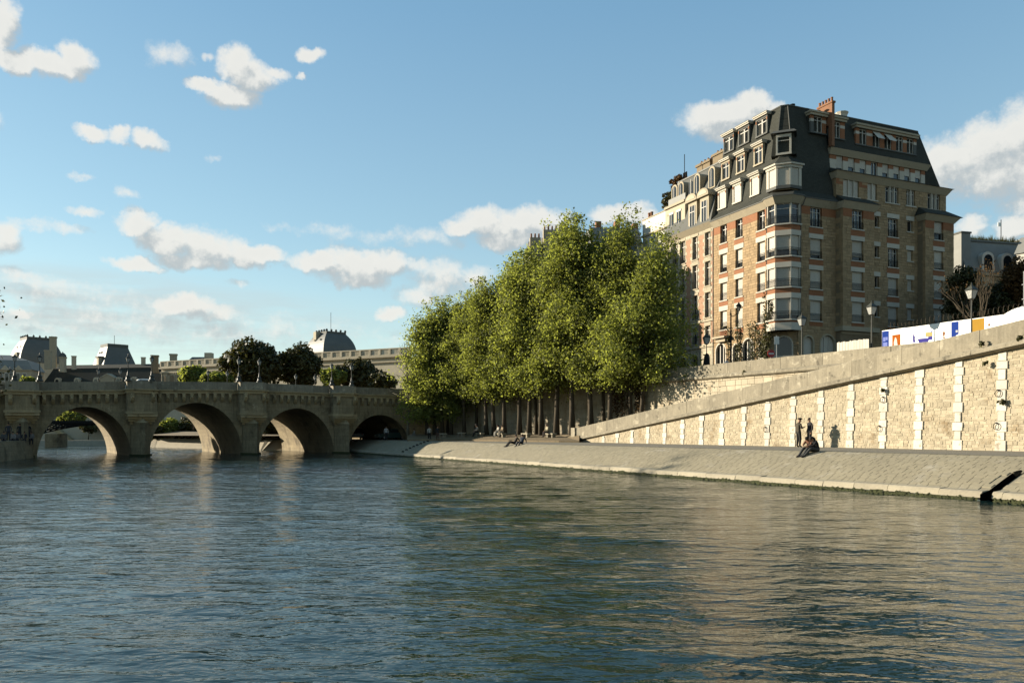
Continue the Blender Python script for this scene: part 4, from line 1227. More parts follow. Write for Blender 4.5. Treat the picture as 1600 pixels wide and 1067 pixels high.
        if tops:
            ed = sorted([x0] + [e for x, w_ in cs for e in (x - w_ / 2, x + w_ / 2)] + [x1])
            for a, b in zip(ed[::2], ed[1::2]):
                hs.append((a, b, 25.75, ztop)); slab(H, M, 'brick_panel', M_BRICK, a + .002, b - .002, 25.752, ztop - .002, .012)
        facing(H, M, x0, x1, zlow, ztop, hs, seed)
        for x, w_ in cs:
            sm = (x, w_) in small
            for i in lv:
                z = LINT[i] - 1.25 if sm else SILL[i]
                kd = 'glass' if (i == 3 or (sm and x < 15)) else 'shutter'
                if not sm and 15 < x < 17 and i == 2: kd = 'glass'
                if x > 20: kd = 'shutter'
                window(H, M @ T3(x, 0, z), w_, LINT[i] - z, kd, .28, 1 if sm else [.99, .985, .80, .64][i] if x < 15 else [.98, .99, .9, .62][i], 0 if sm else .8, 1 if sm else 3 if w_ > 1.4 else 2)
                slab(H, M, 'sill', M_LINTEL, x - w_ / 2 - .12, x + w_ / 2 + .12, z - .12, z, .09)
                if i < 3 or not tops: slab(H, M, 'lintel', M_LINTEL, x - w_ / 2 - .198, x + w_ / 2 + .198, LINT[i], LINT[i] + .498, .04)
                if not sm:
                    lo = 13.9 if i == 0 else LINT[i - 1] + .502
                    e = .098 if i == 0 else .198
                    slab(H, M, 'brick_panel', M_BRICK, x - w_ / 2 - e, x + w_ / 2 + e, lo, z - .122, .02)
        for cx, w_, za, zb in ground or ():
            arched_opening(H, M, cx, w_, za, zb - za, M_CREAM, 'shutter', 2 if w_ > 1.5 else 0, (cx - w_ / 2 - .2, cx + w_ / 2 + .2, zb + .2))
    plane(MR, 2.05, 7.28, [(4.51, 1.6)], 51, True, [(3.45, 1.3, 10.6, 12.75), (6.15, 2.0, 10.4, 13.0)])
    M1 = T3(0, -1)
    plane(M1, 7.29, 11.8, [(9.4, 1.6)], 52, True, zlow=13.95)
    facing(H, MR, 7.28, 11.9, Z_ST, 13.3, [(8.2, 9.7, 10.3, 12.8)], 57)
    arched_opening(H, MR, 8.95, 1.1, 10.3, 2.3, M_CREAM, 'shutter', 0, (8.2, 9.7, 12.8))
    MB().box(7.1, 12.5, -1.16, .1, 13.45, 13.95).build('bay_slab', M_CREAM, H)
    MB().box(7.4, 12.0, -.75, .1, 13.15, 13.448).build('bay_slab', M_CREAM, H)
    plane(MR, 11.82, 19.6, [(13.3, .62), (15.75, 1.5), (18.4, .85)], 53, False, small=[(13.3, .62), (18.4, .85)])
    M2 = T3(0, -1)
    plane(M2, 19.62, 24.2, [(21.75, 1.45)], 54, True)
    for x in (7.285, 19.62):
        facing(H, T3(x, 0) @ rotz(R(-90)), .0, 1.0, 13.95 if x < 10 else Z_ST, 26.6, [], 55 + int(x), deep=.2)
    # return of the far end
    facing(H, T3(24.2, -1) @ rotz(R(90)), 0, 9, Z_ST, 26.6, [], 59, .6, .8, 1.6)
    # ---------------- cornices
    def corn(poly_lo, poly_hi, z0, z1, nm='cornice'):
        MB().loft([(x, y, z0) for x, y in poly_lo], [(x, y, z1) for x, y in poly_hi]).build(nm, M_CREAM, H)
    def outl(o):   # quay facade + bay + side up to the first projection
        k = .4142 * o
        return [(.3, 11.7), (-o, 11.7), (-o, 2.1 + o), (-.35 - o, 1.9), (-.35 - o, .78 - k), (.78 - k, -.35 - o), (1.9, -.35 - o), (2.1 + o, -o), (7.2, -o), (7.2, .3)]
    corn(outl(.04), outl(.5), 26.602, 27.3)
    MB().prism(outl(.55), 27.302, ZE).build('gutter', M_LEAD, H)
    corn([(7.15, -1.04), (12.0, -1.04), (12.0, .3), (7.15, .3)], [(7.0, -1.45), (12.3, -1.45), (12.3, .3), (7.0, .3)], 26.602, 27.3)
    corn([(19.5, -1.04), (24.25, -1.04), (24.25, .3), (19.5, .3)], [(19.2, -1.5), (24.8, -1.5), (24.8, .3), (19.2, .3)], 26.602, 27.25)
    MB().loft([(6.95, -1.5, 27.302), (12.35, -1.5, 27.302), (12.35, .02, 27.302), (7.3, .02, 27.302)], [(7.3, -.05, 28.25), (12.0, -.05, 28.25), (12.0, .02, 28.25), (7.35, .02, 28.25)]).build('bay_roof', M_SLATE, H)
    MB().loft([(19.1, -1.6, 27.252), (25.0, -1.6, 27.252), (25.0, .02, 27.252), (19.1, .02, 27.252)], [(19.7, -.05, 28.3), (24.2, -.05, 28.3), (24.2, .02, 28.3), (19.7, .02, 28.3)]).build('bay_roof', M_SLATE, H)
    # ---------------- sixth floor wall on the side
    g6 = [(9.5, 2.3, 3), (12.6, 1.4, 2), (15.6, 2.0, 3), (18.5, 1.35, 2), (22.2, 2.0, 3)]
    hs = [(x - w_ / 2, x + w_ / 2, 28.3, 30.1) for x, w_, _ in g6]
    MB().box(7.3, 24.2, .3, 11, 26.6, 31).build('upper_wall', M_BACKING, H)
    ed = sorted([7.3] + [e for h in hs for e in h[:2]] + [24.2])
    facing(H, MR, 7.3, 24.2, 26.6, 30.1, hs, 61)
    facing(H, T3(24.2, 0) @ rotz(R(90)), 0, 9, 26.6, 30.1, [], 62, .6, .8, 1.6)
    for x, w_, n in g6:
        for i in range(n):
            wl = w_ / n - .12
            window(H, T3(x - w_ / 2 + w_ * (i + .5) / n, 0, 28.3), wl, 1.8, 'shutter' if x < 13 else 'glass', .2, .97, 0, 1 if n == 3 and i != 1 else 2)
            if i: MB().box(x - w_ / 2 + w_ * i / n - .06, x - w_ / 2 + w_ * i / n + .06, -.02, .3, 28.3, 30.1).build('mullion', M_LINTEL, H)
        slab(H, MR, 'sill', M_LINTEL, x - w_ / 2 - .15, x + w_ / 2 + .15, 28.17, 28.298, .1)
    for a, b in ((7.32, 8.33), (10.67, 11.88)): MB().box(a, b, -.012, .05, 29.5, 30.098).build('brick_panel', M_BRICK, H)
    corn([(7.2, -.04), (24.3, -.04), (24.3, 9), (7.2, 9)], [(7.0, -.5), (24.75, -.5), (24.75, 9), (7.0, 9)], 30.102, 30.8)
    MB().loft([(6.9, -.6, 30.802), (24.9, -.6, 30.802), (24.9, 9, 30.802), (6.9, 9, 30.802)], [(7.2, 1.0, 31.5), (23.6, 1.0, 31.5), (23.6, 9, 31.5), (7.2, 9, 31.5)]).build('terrace_roof', M_SLATE, H)
    # ---------------- set-back seventh floor
    y7 = 1.0
    MB().box(7.4, 22.0, y7 + .25, 9, 31.3, 33.6).build('attic_wall', M_BACKING, H)
    xs7 = [8.85 + 1.717 * k for k in range(8)]
    M7 = T3(0, y7)
    for i, x in enumerate(xs7):
        window(H, M7 @ T3(x, 0, 31.55), .98, 1.45, 'glass' if i == 3 else 'shutter', .18, [.9, .68, .66, 1, .68, .6, .62, .64][i], 0, 2)
        nx_ = xs7[i + 1] - .49 if i < 7 else 22.0
        MB().box(x + .49 + .003, nx_ - .003, .0, .3, 31.52, 32.55).build('attic_pier', M_LINTEL, H, M7)
        MB().box(x + .49 + .003, nx_ - .003, -.004, .3, 32.552, 33.0).build('brick_panel', M_BRICK, H, M7)
    MB().box(7.4, xs7[0] - .493, .0, .3, 31.52, 32.55).build('attic_pier', M_LINTEL, H, M7)
    MB().box(7.4, xs7[0] - .493, -.004, .3, 32.552, 33.0).build('brick_panel', M_BRICK, H, M7)
    MB().box(7.4, 22.0, -.02, .28, 31.42, 31.548).build('sill', M_LEAD, H, M7)
    MB().loft([(7.3, y7 - .1, 33.002), (22.2, y7 - .1, 33.002), (22.2, 5, 33.002), (7.3, 5, 33.002)], [(7.2, y7 - .45, 33.65), (22.5, y7 - .45, 33.65), (22.5, 5, 33.65), (7.2, 5, 33.65)]).build('cornice', M_CREAM, H)
    # ---------------- mansard roof
    zk, zt = 28.25, 37.8
    rf = MB()
    e = [(-.55, 11.65), (-.6, 2.3), (-.9, 1.7), (-.9, .55), (.55, -.9), (1.7, -.9), (2.3, -.6), (7.25, -.55)]
    k_ = [(.3, 11.65), (.3, 2.7), (.28, 2.4), (.3, 1.95), (1.95, .3), (2.4, .28), (2.7, .3), (7.25, .3)]
    t_ = [(1.7, 11.65), (1.7, 2.9), (1.7, 2.5), (1.7, 2.2), (2.2, 1.7), (2.5, 1.7), (2.9, 1.7), (7.25, 1.7)]
    for i in range(7):
        rf.face([(*e[i], ZE), (*e[i + 1], ZE), (*k_[i + 1], zk), (*k_[i], zk)])
        rf.face([(*k_[i], zk), (*k_[i + 1], zk), (*t_[i + 1], zt), (*t_[i], zt)])
    rf.face([(7.25, -.55, ZE), (7.25, 1.7, ZE), (7.25, 1.7, zt), (7.25, .3, zk)])
    rf.face([(7.25, .85, 33.652), (22.7, .85, 33.652), (21.6, 1.7, zt), (7.25, 1.7, zt)])
    rf.face([(24.0, .5, 30.81), (24.0, 9, 30.81), (21.6, 9, zt), (21.6, 1.7, zt), (22.75, .85, 33.65)])
    rf.face([(22.0, 1.0, 31.3), (24.0, .5, 30.81), (22.75, .85, 33.65), (22.0, .95, 33.65)])
    rf.face([(-.55, 11.65, ZE), (.3, 11.65, zk), (1.7, 11.65, zt), (9, 11.65, zt), (9, 11.65, ZE)])
    rf.build('mansard_roof', M_SLATE, H)
    fl = MB(); fl.face([(1.7, 11.65, zt), (1.7, 2.2, zt), (2.2, 1.7, zt), (7.25, 1.7, zt), (21.6, 1.7, zt), (21.6, 9, zt), (10, 11.65, zt)])
    fl.build('flat_roof', M_ZINC, H)
    MB().tube([(1.68, 11.65, zt), (1.68, 2.2, zt), (2.2, 1.68, zt), (7.25, 1.7, zt), (21.6, 1.68, zt), (21.6, 9, zt)], .09, 6).build('ridge_roll', M_LEAD, H)
    for a, b in (((.3, 1.95, zk), (1.7, 2.2, zt)), ((1.95, .3, zk), (2.2, 1.7, zt)), ((24.0, .5, 30.83), (21.6, 1.7, zt))): MB().tube([a, b], .06, 5).build('hip_roll', M_LEAD, H)
    # ---------------- dormers
    def dormer(M, w, z, h, deepen, kind='glass', lights=2, drop=1.0, parts=1, fm=M_LINTEL):
        """box dormer: slate cheeks, cream front with projecting cornice; local origin at the sill, facing -y"""
        o = MB()
        o.m(0).box(-w / 2 + .02, w / 2 - .02, .22, deepen, -.2, h + .0)
        d = o.build('dormer', M_SLATE, H, M @ T3(0, 0, z))
        fr = MB(); pw = .17
        fr.box(-w / 2, -w / 2 + pw, 0, .3, -.1, h).box(w / 2 - pw, w / 2, 0, .3, -.1, h).box(-w / 2 - .04, w / 2 + .04, -.06, .3, -.18, -.02).box(-w / 2 + pw, w / 2 - pw, .0, .3, h - .22, h)
        fr.build('dormer_front', fm, d)
        co_ = MB(); co_.box(-w / 2 - .14, w / 2 + .14, -.2, deepen * .8, h, h + .14).box(-w / 2 - .2, w / 2 + .2, -.3, deepen * .8, h + .14, h + .26)
        co_.build('dormer_cornice', M_LINTEL, d)
        top = MB(); top.box(-w / 2 - .2, w / 2 + .2, -.31, deepen, h + .262, h + .32); top.build('dormer_lead', M_LEAD, d)
        for sx in (-1, 1):
            MB().box(min(sx * (w / 2 - .02), sx * (w / 2 - pw + .02)), max(sx * (w / 2 - .02), sx * (w / 2 - pw + .02)), -.02, .05, h - .55, h - .25).build('brick_block', M_BRICK, d)
        ww = w - 2 * pw
        for i in range(parts):
            wx = ww / parts
            wo = window(d, T3(-ww / 2 + wx * (i + .5), 0, -.02), wx - (.06 if parts > 1 else 0), h - .20, kind, .16, drop, 0, lights)
            if kind == 'shutter':
                for c in list(wo.children):
                    c.parent = d; c.matrix_local = wo.matrix_local
            else:
                for c in list(wo.children): c.parent = d; c.matrix_local = wo.matrix_local
        return d
    for x in (-4.72, -7.72, -10.4):
        dormer(ML @ T3(x, .24), 1.5, 28.8, 2.1, 1.2, 'shutter')
        dormer(ML @ T3(x, .74), 1.5, 32.25, 2.05, 1.2, 'glass', 2, fm=M_CREAM)
        dormer(ML @ T3(x, 1.2), 1.9, 35.55, 1.9, 1.0, 'glass', 1, parts=2, fm=M_LEAD)
    # corner dormers
    pl = lambda o, b_: [(b_, 2.5 + o), (-.02 - o, 2.5 + o), (-.02 - o, 1.0 - .41 * o), (1.0 - .41 * o, -.02 - o), (2.5 + o, -.02 - o), (2.5 + o, b_)]
    MB().prism(pl(-.25, 1.6), 28.2, 30.6).build('bay_core', M_BACKING, H)
    MB().prism(pl(.02, 1.4), 28.3, 28.62).build('bay_slab', M_LEAD, H)
    MB().prism(pl(.06, 1.6), 30.5, 30.78).build('cornice', M_LINTEL, H)
    MB().prism(pl(.22, 1.6), 30.782, 30.98).build('cornice', M_LINTEL, H)
    for Mf, L, w_, nn in ((ML @ T3(-2.5, -.02), 1.5, .95, 0), (T3(-.02, 1.0) @ rotz(R(-45)), 1.442, 1.08, 0), (T3(1.0, -.02), 1.5, .95, 0)):
        cx = L - w_ / 2 - .2 if Mf.translation.y > 1.5 else (w_ / 2 + .2 if Mf.translation.x > .5 else L / 2)
        window(H, Mf @ T3(cx, 0, 28.63), w_, 1.86, 'shutter', .14, .98, 0, 1)
        for xa, xb in ((0, cx - w_ / 2), (cx + w_ / 2, L)):
            if xb - xa > .04: MB().box(xa + .003, xb - .003, 0, .3, 28.63, 30.49).build('bay_pier', M_LINTEL, H, Mf)
    p0, p1 = pl(.25, 1.8), pl(-.55, 1.8); p2 = pl(-.8, 1.9)
    MB().loft([(x, y, 30.982) for x, y in p0], [(x, y, 31.7) for x, y in p1]).build('bay_roof', M_SLATE, H)
    MB().loft([(x, y, 31.702) for x, y in p1], [(x, y, 32.15) for x, y in p2]).build('bay_roof', M_SLATE, H)
    Mt = T3(.38, 1.4) @ rotz(R(-45)); Lt = 1.45
    q = MB(); q.hexa([(-.55, .12, 32.0), (Lt + .55, .12, 32.0), (Lt + .55, 2.4, 32.0), (-.55, 2.4, 32.0), (-.3, .25, 34.35), (Lt + .3, .25, 34.35), (Lt + .3, 2.4, 34.35), (-.3, 2.4, 34.35)])
    cd = q.build('corner_dormer', M_SLATE, H, Mt)
    window(cd, T3(Lt / 2, -.12, 32.2), 1.25, 1.75, 'glass', .16, 1, 0, 1, 'window_frame')
    wf = cd.children[0]
    for c in list(wf.children): c.parent = cd; c.matrix_local = wf.matrix_local
    q = MB().box(Lt / 2 - .8, Lt / 2 + .8, -.08, .3, 32.02, 32.2).box(Lt / 2 - .78, Lt / 2 - .62, -.04, .3, 32.2, 34.0).box(Lt / 2 + .62, Lt / 2 + .78, -.04, .3, 32.2, 34.0).box(Lt / 2 - .78, Lt / 2 + .78, -.04, .3, 33.95, 34.2)
    q.build('dormer_front', M_LINTEL, cd)
    q = MB(); q.hexa([(-.6, -.35, 34.3), (Lt + .6, -.35, 34.3), (Lt + .5, 2.4, 34.3), (-.5, 2.4, 34.3), (-.3, .3, 34.75), (Lt + .3, .3, 34.75), (Lt + .2, 2.4, 34.75), (-.2, 2.4, 34.75)])
    q.build('dormer_roof', M_LEAD, cd)
    # long attic dormers on the side
    def long_dormer(x0, x1, y, z, h, cs, awn=()):
        o = MB().box(x0, x1, y + .22, y + 1.8, z - .2, z + h).build('attic_dormer', M_SLATE, H)
        MB().box(x0 - .12, x1 + .12, y - .22, y + 1.6, z + h, z + h + .26).box(x0 - .22, x1 + .22, y - .34, y + 1.6, z + h + .26, z + h + .46).build('dormer_cornice', M_CREAM, o)
        MB().box(x0 - .05, x1 + .05, y - .05, y + .3, z - .16, z - .02).build('sill', M_LEAD, o)
        ed = [x0]
        for i, (x, w_) in enumerate(cs):
            wo = window(o, T3(x, y, z), w_, h - .06, 'glass', .12, 1, 0, 2)
            for c in list(wo.children): c.parent = o; c.matrix_local = wo.matrix_local
            ed += [x - w_ / 2, x + w_ / 2]
            if i in awn: MB().hexa([(x - w_ / 2, y - .75, z + h * .42), (x + w_ / 2, y - .75, z + h * .42), (x + w_ / 2, y - .72, z + h * .45), (x - w_ / 2, y - .72, z + h * .45), (x - w_ / 2, y - .03, z + h - .12), (x + w_ / 2, y - .03, z + h - .12), (x + w_ / 2, y + .02, z + h - .05), (x - w_ / 2, y + .02, z + h - .05)]).build('awning', M_SHUTTER, o)
        ed.append(x1)
        for a, b in zip(ed[::2], ed[1::2]):
            MB().box(a, b, y, y + .3, z, z + h * .62).build('pier', M_BRICK if b - a > .5 else M_LEAD, o)
            MB().box(a, b, y - .01, y + .3, z + h * .62, z + h * .8).build('pier_band', M_LINTEL, o); MB().box(a, b, y, y + .3, z + h * .8, z + h).build('pier_head', M_BRICK, o)
    long_dormer(11.2, 20.6, 1.0, 34.75, 1.75, [(12.3, 1.1), (14.3, 1.1), (16.1, 1.1), (17.9, 1.1), (19.6, 1.1)], (1, 2))
    long_dormer(4.7, 6.9, 1.0, 35.15, 1.75, [(5.75, 1.2)])
    long_dormer(7.75, 9.6, 1.0, 34.95, 1.8, [(8.45, .95)])
    # chimney stack on the party line
    q = MB().box(7.05, 7.42, .3, .8, 33.66, 38.35); s_ = q.build('chimney', M_TERRA, H)
    MB().box(7.05, 7.42, .802, 2.4, 36.0, 38.35).build('stack', M_TERRA, s_)
    MB().box(6.97, 7.5, .22, 2.48, 38.352, 38.55).build('cap', M_TERRA, s_)
    for k in range(5): MB().lathe([(.14, 0), (.12, .35), (.15, .4), (.13, .46)], 8, (7.23, .5 + .44 * k, 38.552)).build('pot', M_TERRA, s_)
    q = MB().lathe([(.22, 0), (.22, .7), (.6, .72), (.6, .95), (.75, 1.25), (.5, 1.3)], 10, (11.6, 3.4, zt)); q.build('roof_vent', M_LINTEL, H)
    q = MB().lathe([(.3, 0), (.3, .6), (.1, .62), (.35, .8), (.05, .95)], 8, (9.6, 3.2, zt)); q.build('roof_vent', M_ZINC, H)
    q = MB().lathe([(.12, 0), (.12, .7), (.05, .72), (.05, .9), (.3, .92), (.3, 1.0), (.05, 1.1)], 8, (4.3, 3.3, zt)); q.build('flue', M_IRON, H)
    MB().box(5.9, 6.25, 2.9, 3.3, zt, zt + .75).build('flue', M_TERRA, H)
    MB().tube([(-.12, 2.42, 27.2), (-.12, 2.42, 26.7), (-.06, 2.42, 26.3), (-.06, 2.42, 10)], .045, 5).build('drainpipe', M_LEAD, H)
    MB().tube([(2.6, -.5, 27.3), (2.6, -.15, 26.7), (2.35, -.08, 26.4), (2.3, -.07, 14.2)], .055, 5).build('drainpipe', M_LEAD, H)
    return H


make_house()


# ------------------------------------------------------------------ older neighbours along the quay
def make_neighbours():
    N = thing('brick_terrace_house', 'older cream stone house with orange brick strips, grey mansard and arched pediment dormers', 'building', M_BD)
    ML = T3(.1, 0) @ rotz(R(-90))
    X0, X1 = -21.6, -11.64
    MB().box(X0, X1, .3, 11, Z_ST - .4, 27.2).build('wall', M_BACKING, N, ML)
    cols = [-12.9, -15.4, -18.0, -19.6]
    lv = [(13.3, 15.3, .95), (16.3, 19.3, 1.05), (20.1, 23.0, 1.05), (23.7, 26.5, 1.05)]
    hs = []
    for c in cols:
        for za, zb, w_ in lv: hs.append((c - w_ / 2, c + w_ / 2, za, zb))
    strips = [(-14.72, -13.62), (-17.3, -16.15), (-12.25, -11.75)]
    for a, b in strips: hs.append((a, b, 13.2, 15.75)); hs.append((a, b, 16.15, 26.4))
    arches = [(-13.0, 1.2, 7.6, 12.0), (-15.4, 1.2, 7.6, 12.0), (-17.9, 1.25, 7.6, 11.9), (-20.3, 1.25, 7.6, 11.8)]
    for cx, w_, za, zb in arches: hs.append((cx - w_ / 2 - .25, cx + w_ / 2 + .25, za, zb + .25))
    facing(N, ML, X0, X1, Z_ST, 27.0, hs, 71, .42, .5, 1.0, mt=M_STONE2)
    for a, b in strips:
        MB().box(a + .003, b - .003, .01, .3, 13.203, 15.747).build('brick_strip', M_BRICK2, N, ML)
        MB().box(a + .003, b - .003, .01, .3, 16.153, 26.397).build('brick_strip', M_BRICK2, N, ML)
        # toothed quoins
        for k in range(24):
            z = 16.2 + k * .42
            for x, s_ in ((a, 1), (b, -1)):
                if k % 2 == 0:
                    xa, xb = sorted((x, x + s_ * .2)); MB().box(xa, xb, -.012, .2, z, z + .38).build('quoin', M_STONE2, N, ML)
    for c in cols:
        for za, zb, w_ in lv:
            window(N, ML @ T3(c, 0, za), w_, zb - za, 'glass', .28, 1, .95, 2)
            slab(N, ML, 'sill', M_CREAM, c - w_ / 2 - .15, c + w_ / 2 + .15, za - .14, za - .002, .10)
            MB().box(c - w_ / 2 - .17, c + w_ / 2 + .17, -.05, .02, zb + .002, zb + .32).build('window_head', M_CREAM, N, ML)
    for cx, w_, za, zb in arches: arched_opening(N, ML, cx, w_, za, zb - za, M_STONE2, 'dark', 0, (cx - w_ / 2 - .25, cx + w_ / 2 + .25, zb + .25), M_STONE2)
    for z, o_, h_ in ((12.75, .16, .22), (15.8, .14, .3)): MB().box(X0, X1, -o_, .05, z, z + h_).build('string_course', M_CREAM, N, ML)
    MB().loft([(X0, -.04, 26.9), (X1, -.04, 26.9), (X1, .3, 26.9), (X0, .3, 26.9)], [(X0, -.6, 27.5), (X1, -.6, 27.5), (X1, .3, 27.5), (X0, .3, 27.5)]).build('cornice', M_CREAM, N, ML)
    # mansard with two rows of dormers
    z0, z1, z2 = 27.5, 31.6, 35.2
    q = MB()
    q.face([(X0, -.55, z0), (X1, -.55, z0), (X1, .5, z1), (X0, .5, z1)])
    q.face([(X0, .5, z1), (X1, .5, z1), (X1, 2.0, z2), (X0, 2.0, z2)])
    q.face([(X0, -.55, z0), (X0, .5, z1), (X0, 2.0, z2), (X0, 9, z2), (X0, 9, z0)])
    q.face([(X0, 2.0, z2), (X1, 2.0, z2), (X1, 9, z2 + .8), (X0, 9, z2 + .8)])
    q.build('mansard_roof', M_LEAD, N, ML)
    MB().tube([(X0, 1.95, z2), (X1, 1.95, z2)], .12, 6).build('ridge_roll', M_ZINC, N, ML)
    MB().loft([(X0 - .02, -.62, z0), (X0 + .3, -.62, z0), (X0 + .3, 5, z0), (X0 - .02, 5, z0)], [(X0 - .02, 1.85, z2 + .1), (X0 + .3, 1.85, z2 + .1), (X0 + .3, 5, z2 + .1), (X0 - .02, 5, z2 + .1)]).build('party_wall', M_ZINC, N, ML)
    for c in (-12.95, -15.3):
        o = MB().box(c - .85, c + .85, -.45, 1.6, z0 + .1, z0 + 3.2).build('stone_dormer', M_CREAM, N, ML)
        pr = [(c - 1.12, z0 + 3.2), (c + 1.12, z0 + 3.2), (c + 1.12, z0 + 3.42)] + [(c + 1.1 * math.cos(math.pi * k / 8), z0 + 3.42 + .75 * math.sin(math.pi * k / 8)) for k in range(1, 8)] + [(c - 1.12, z0 + 3.42)]
        MB().extr(pr, -.75, 1.0).build('pediment', M_CREAM, o)
        MB().extr([(x * .78 + c * .22, (z - z0 - 3.42) * .72 + z0 + 3.42) for x, z in pr[2:]], -.78, -.7).build('tympanum', M_STONE2, o)
        MB().box(c - .5, c + .5, -.49, -.42, z0 + .25, z0 + 2.7).build('pane', M_GLASS, o)
        MB().box(c - .03, c + .03, -.53, -.47, z0 + .25, z0 + 2.7).box(c - .53, c - .46, -.53, -.47, z0 + .25, z0 + 2.7).box(c + .46, c + .53, -.53, -.47, z0 + .25, z0 + 2.7).box(c - .46, c + .46, -.525, -.475, z0 + 1.9, z0 + 1.97).build('window_frame', M_FRAME, o)
    for c, kd in ((-12.7, 1), (-15.6, 1), (-16.75, 0), (-19.0, 1), (-20.4, 1)):
        w_ = .62 if kd else .5
        pr = [(c - w_, z1 + .15), (c + w_, z1 + .15), (c + w_, z1 + 2.2)] + ([(c + w_ * math.cos(math.pi * k / 8), z1 + 2.2 + .55 * math.sin(math.pi * k / 8)) for k in range(1, 8)] if kd else []) + [(c - w_, z1 + 2.2)]
        o = MB().extr(pr, .42, 2.0).build('arched_dormer', M_CREAM if kd else M_LEAD, N, ML)
        MB().extr([(x * .68 + c * .32, (z - z1 - .15) * .86 + z1 + .3) for x, z in pr], .38, .5).build('pane', M_GLASS, o)
        MB().box(c - .03, c + .03, .34, .4, z1 + .3, z1 + 2.4).build('glazing_bar', M_FRAME, o)
    MB().box(-21.4, -17.7, .2, .26, z1 + .1, z1 + 1.0).build('railing', M_ZINC, N, ML)
    # paired windows of the projecting end bay in the lower attic
    o = MB().box(-21.58, -17.3, -.12, 1.5, 27.5, 31.3).build('attic_storey', M_STONE2, N, ML)
    for c in (-18.6, -20.2):
        MB().box(c - .42, c + .42, -.17, -.1, 27.9, 30.4).build('pane', M_GLASS, o); MB().box(c - .5, c + .5, -.2, -.1, 30.4, 30.65).box(c - .03, c + .03, -.2, -.16, 27.9, 30.4).build('window_frame', M_FRAME, o)
    MB().box(-21.6, -17.2, -.35, .1, 31.3, 31.6).build('cornice', M_CREAM, o)
    for x, zt in ((-20.4, 38.0), (-17.0, 38.3)):
        s_ = MB().box(x - 1.5, x + 1.3, 5.0, 6.0, 34, zt - .4).build('chimney', M_BACKING, N, ML); MB().box(x - 1.65, x + 1.45, 4.85, 6.15, zt - .4, zt - .1).build('cap', M_BACKING, s_)
        for k in range(4): MB().lathe([(.14, 0), (.11, .5)], 6, (x - 1.1 + .7 * k, 5.5, zt - .1)).build('pot', M_TERRA, s_)
    MB().tube([(-11.7, -.1, 27.0), (-11.7, -.1, 8)], .08, 6).build('drainpipe', M_LEAD, N, ML)

    W = thing('white_house', 'flat-topped white house with tall narrow windows rising behind the tree crowns', 'building', M_BD)
    MW = T3(.1, 0) @ rotz(R(-90))
    X0, X1 = -27.2, -21.7
    cs = [-22.5, -23.75, -25.0, -26.3]
    hs = [(c - .36, c + .36, za, zb) for c in cs for za, zb in ((25.6, 28.4), (21.6, 24.4), (17.6, 20.4), (13.6, 16.4))]
    MB().box(X0, X1, .25, 9, Z_ST, 31.0).build('wall', M_WHITEW, W, MW)
    q = MB()
    for xa, xb, za, zb in fill(X0, X1, Z_ST, 29.0, hs, 50, 50, 60, random.Random(1)): q.box(xa, xb, 0, .3, za, zb)
    q.build('render_face', M_WHITEW, W, MW)
    for c in cs:
        for za in (25.6, 21.6, 17.6, 13.6): window(W, MW @ T3(c, 0, za), .72, 2.8, 'shutter', .22, .96, 0, 1)
    MB().box(X0 - .1, X1, -.22, .3, 29.0, 29.25).build('cornice', M_CREAM, W, MW)
    MB().box(X0, X1, -.02, .3, 29.25, 31.3).build('parapet', M_WHITEW, W, MW)
    MB().box(X0 - .06, X1, -.1, .4, 31.3, 31.42).build('coping', M_CREAM, W, MW)
    for x in (-26.8, -26.2): MB().lathe([(.22, 0), (.17, .9), (.22, .95), (.2, 1.1)], 8, (x, .8, 31.3)).build('chimney_pot', M_TERRA, W, MW)
    s_ = MB().box(-22.9, -21.9, 3, 4.2, 31, 36.2).build('chimney', M_TERRA, W, MW)
    for k in range(3): MB().lathe([(.13, 0), (.1, .75)], 6, (-22.7 + .3 * k, 3.5, 36.2)).build('pot', M_IRON, s_)
    MB().tube([(-22.1, 3.2, 31), (-22.1, 3.2, 39.2)], .05, 5).build('aerial', M_IRON, W, MW)

    # houses glimpsed over the tree tops
    G = thing('grey_roofed_house', 'cream house with pale grey roof and small chimneys just above the highest tree tops', 'building', Matrix.Translation(P(932, 104.5)) @ rotz(R(6)))
    MB().box(0, 6.6, 0, 9, Z_ST, 25.2).build('wall', M_STONE2, G)
    MB().loft([(-.2, -.3, 25.2), (6.8, -.3, 25.2), (6.8, 9, 25.2), (-.2, 9, 25.2)], [(-.2, 3.0, 30.2), (6.4, 3.0, 30.2), (6.4, 7, 30.2), (-.2, 7, 30.2)]).build('roof', M_ZINC, G)
    for x in (.8, 2.5, 4.2, 5.8):
        for z in (10, 13.5, 17, 20.5):
            o = MB().box(x - .5, x + .5, -.05, .2, z, z + 2.3).build('window', M_FRAME, G); MB().box(x - .4, x + .4, -.08, -.045, z + .1, z + 2.2).build('pane', M_GLASS, o)
    for x, h in ((1.0, .9), (3.6, 1.0), (6.1, .8)): MB().box(x - .35, x + .35, 3.2, 4.2, 30.2, 30.2 + h).build('chimney', M_TERRA, G)
    o = MB().box(4.6, 5.6, .6, 2.6, 26.2, 28.4).build('dormer', M_ZINC, G); MB().box(4.75, 5.45, .55, .62, 26.5, 28.0).build('pane', M_GLASS, o)
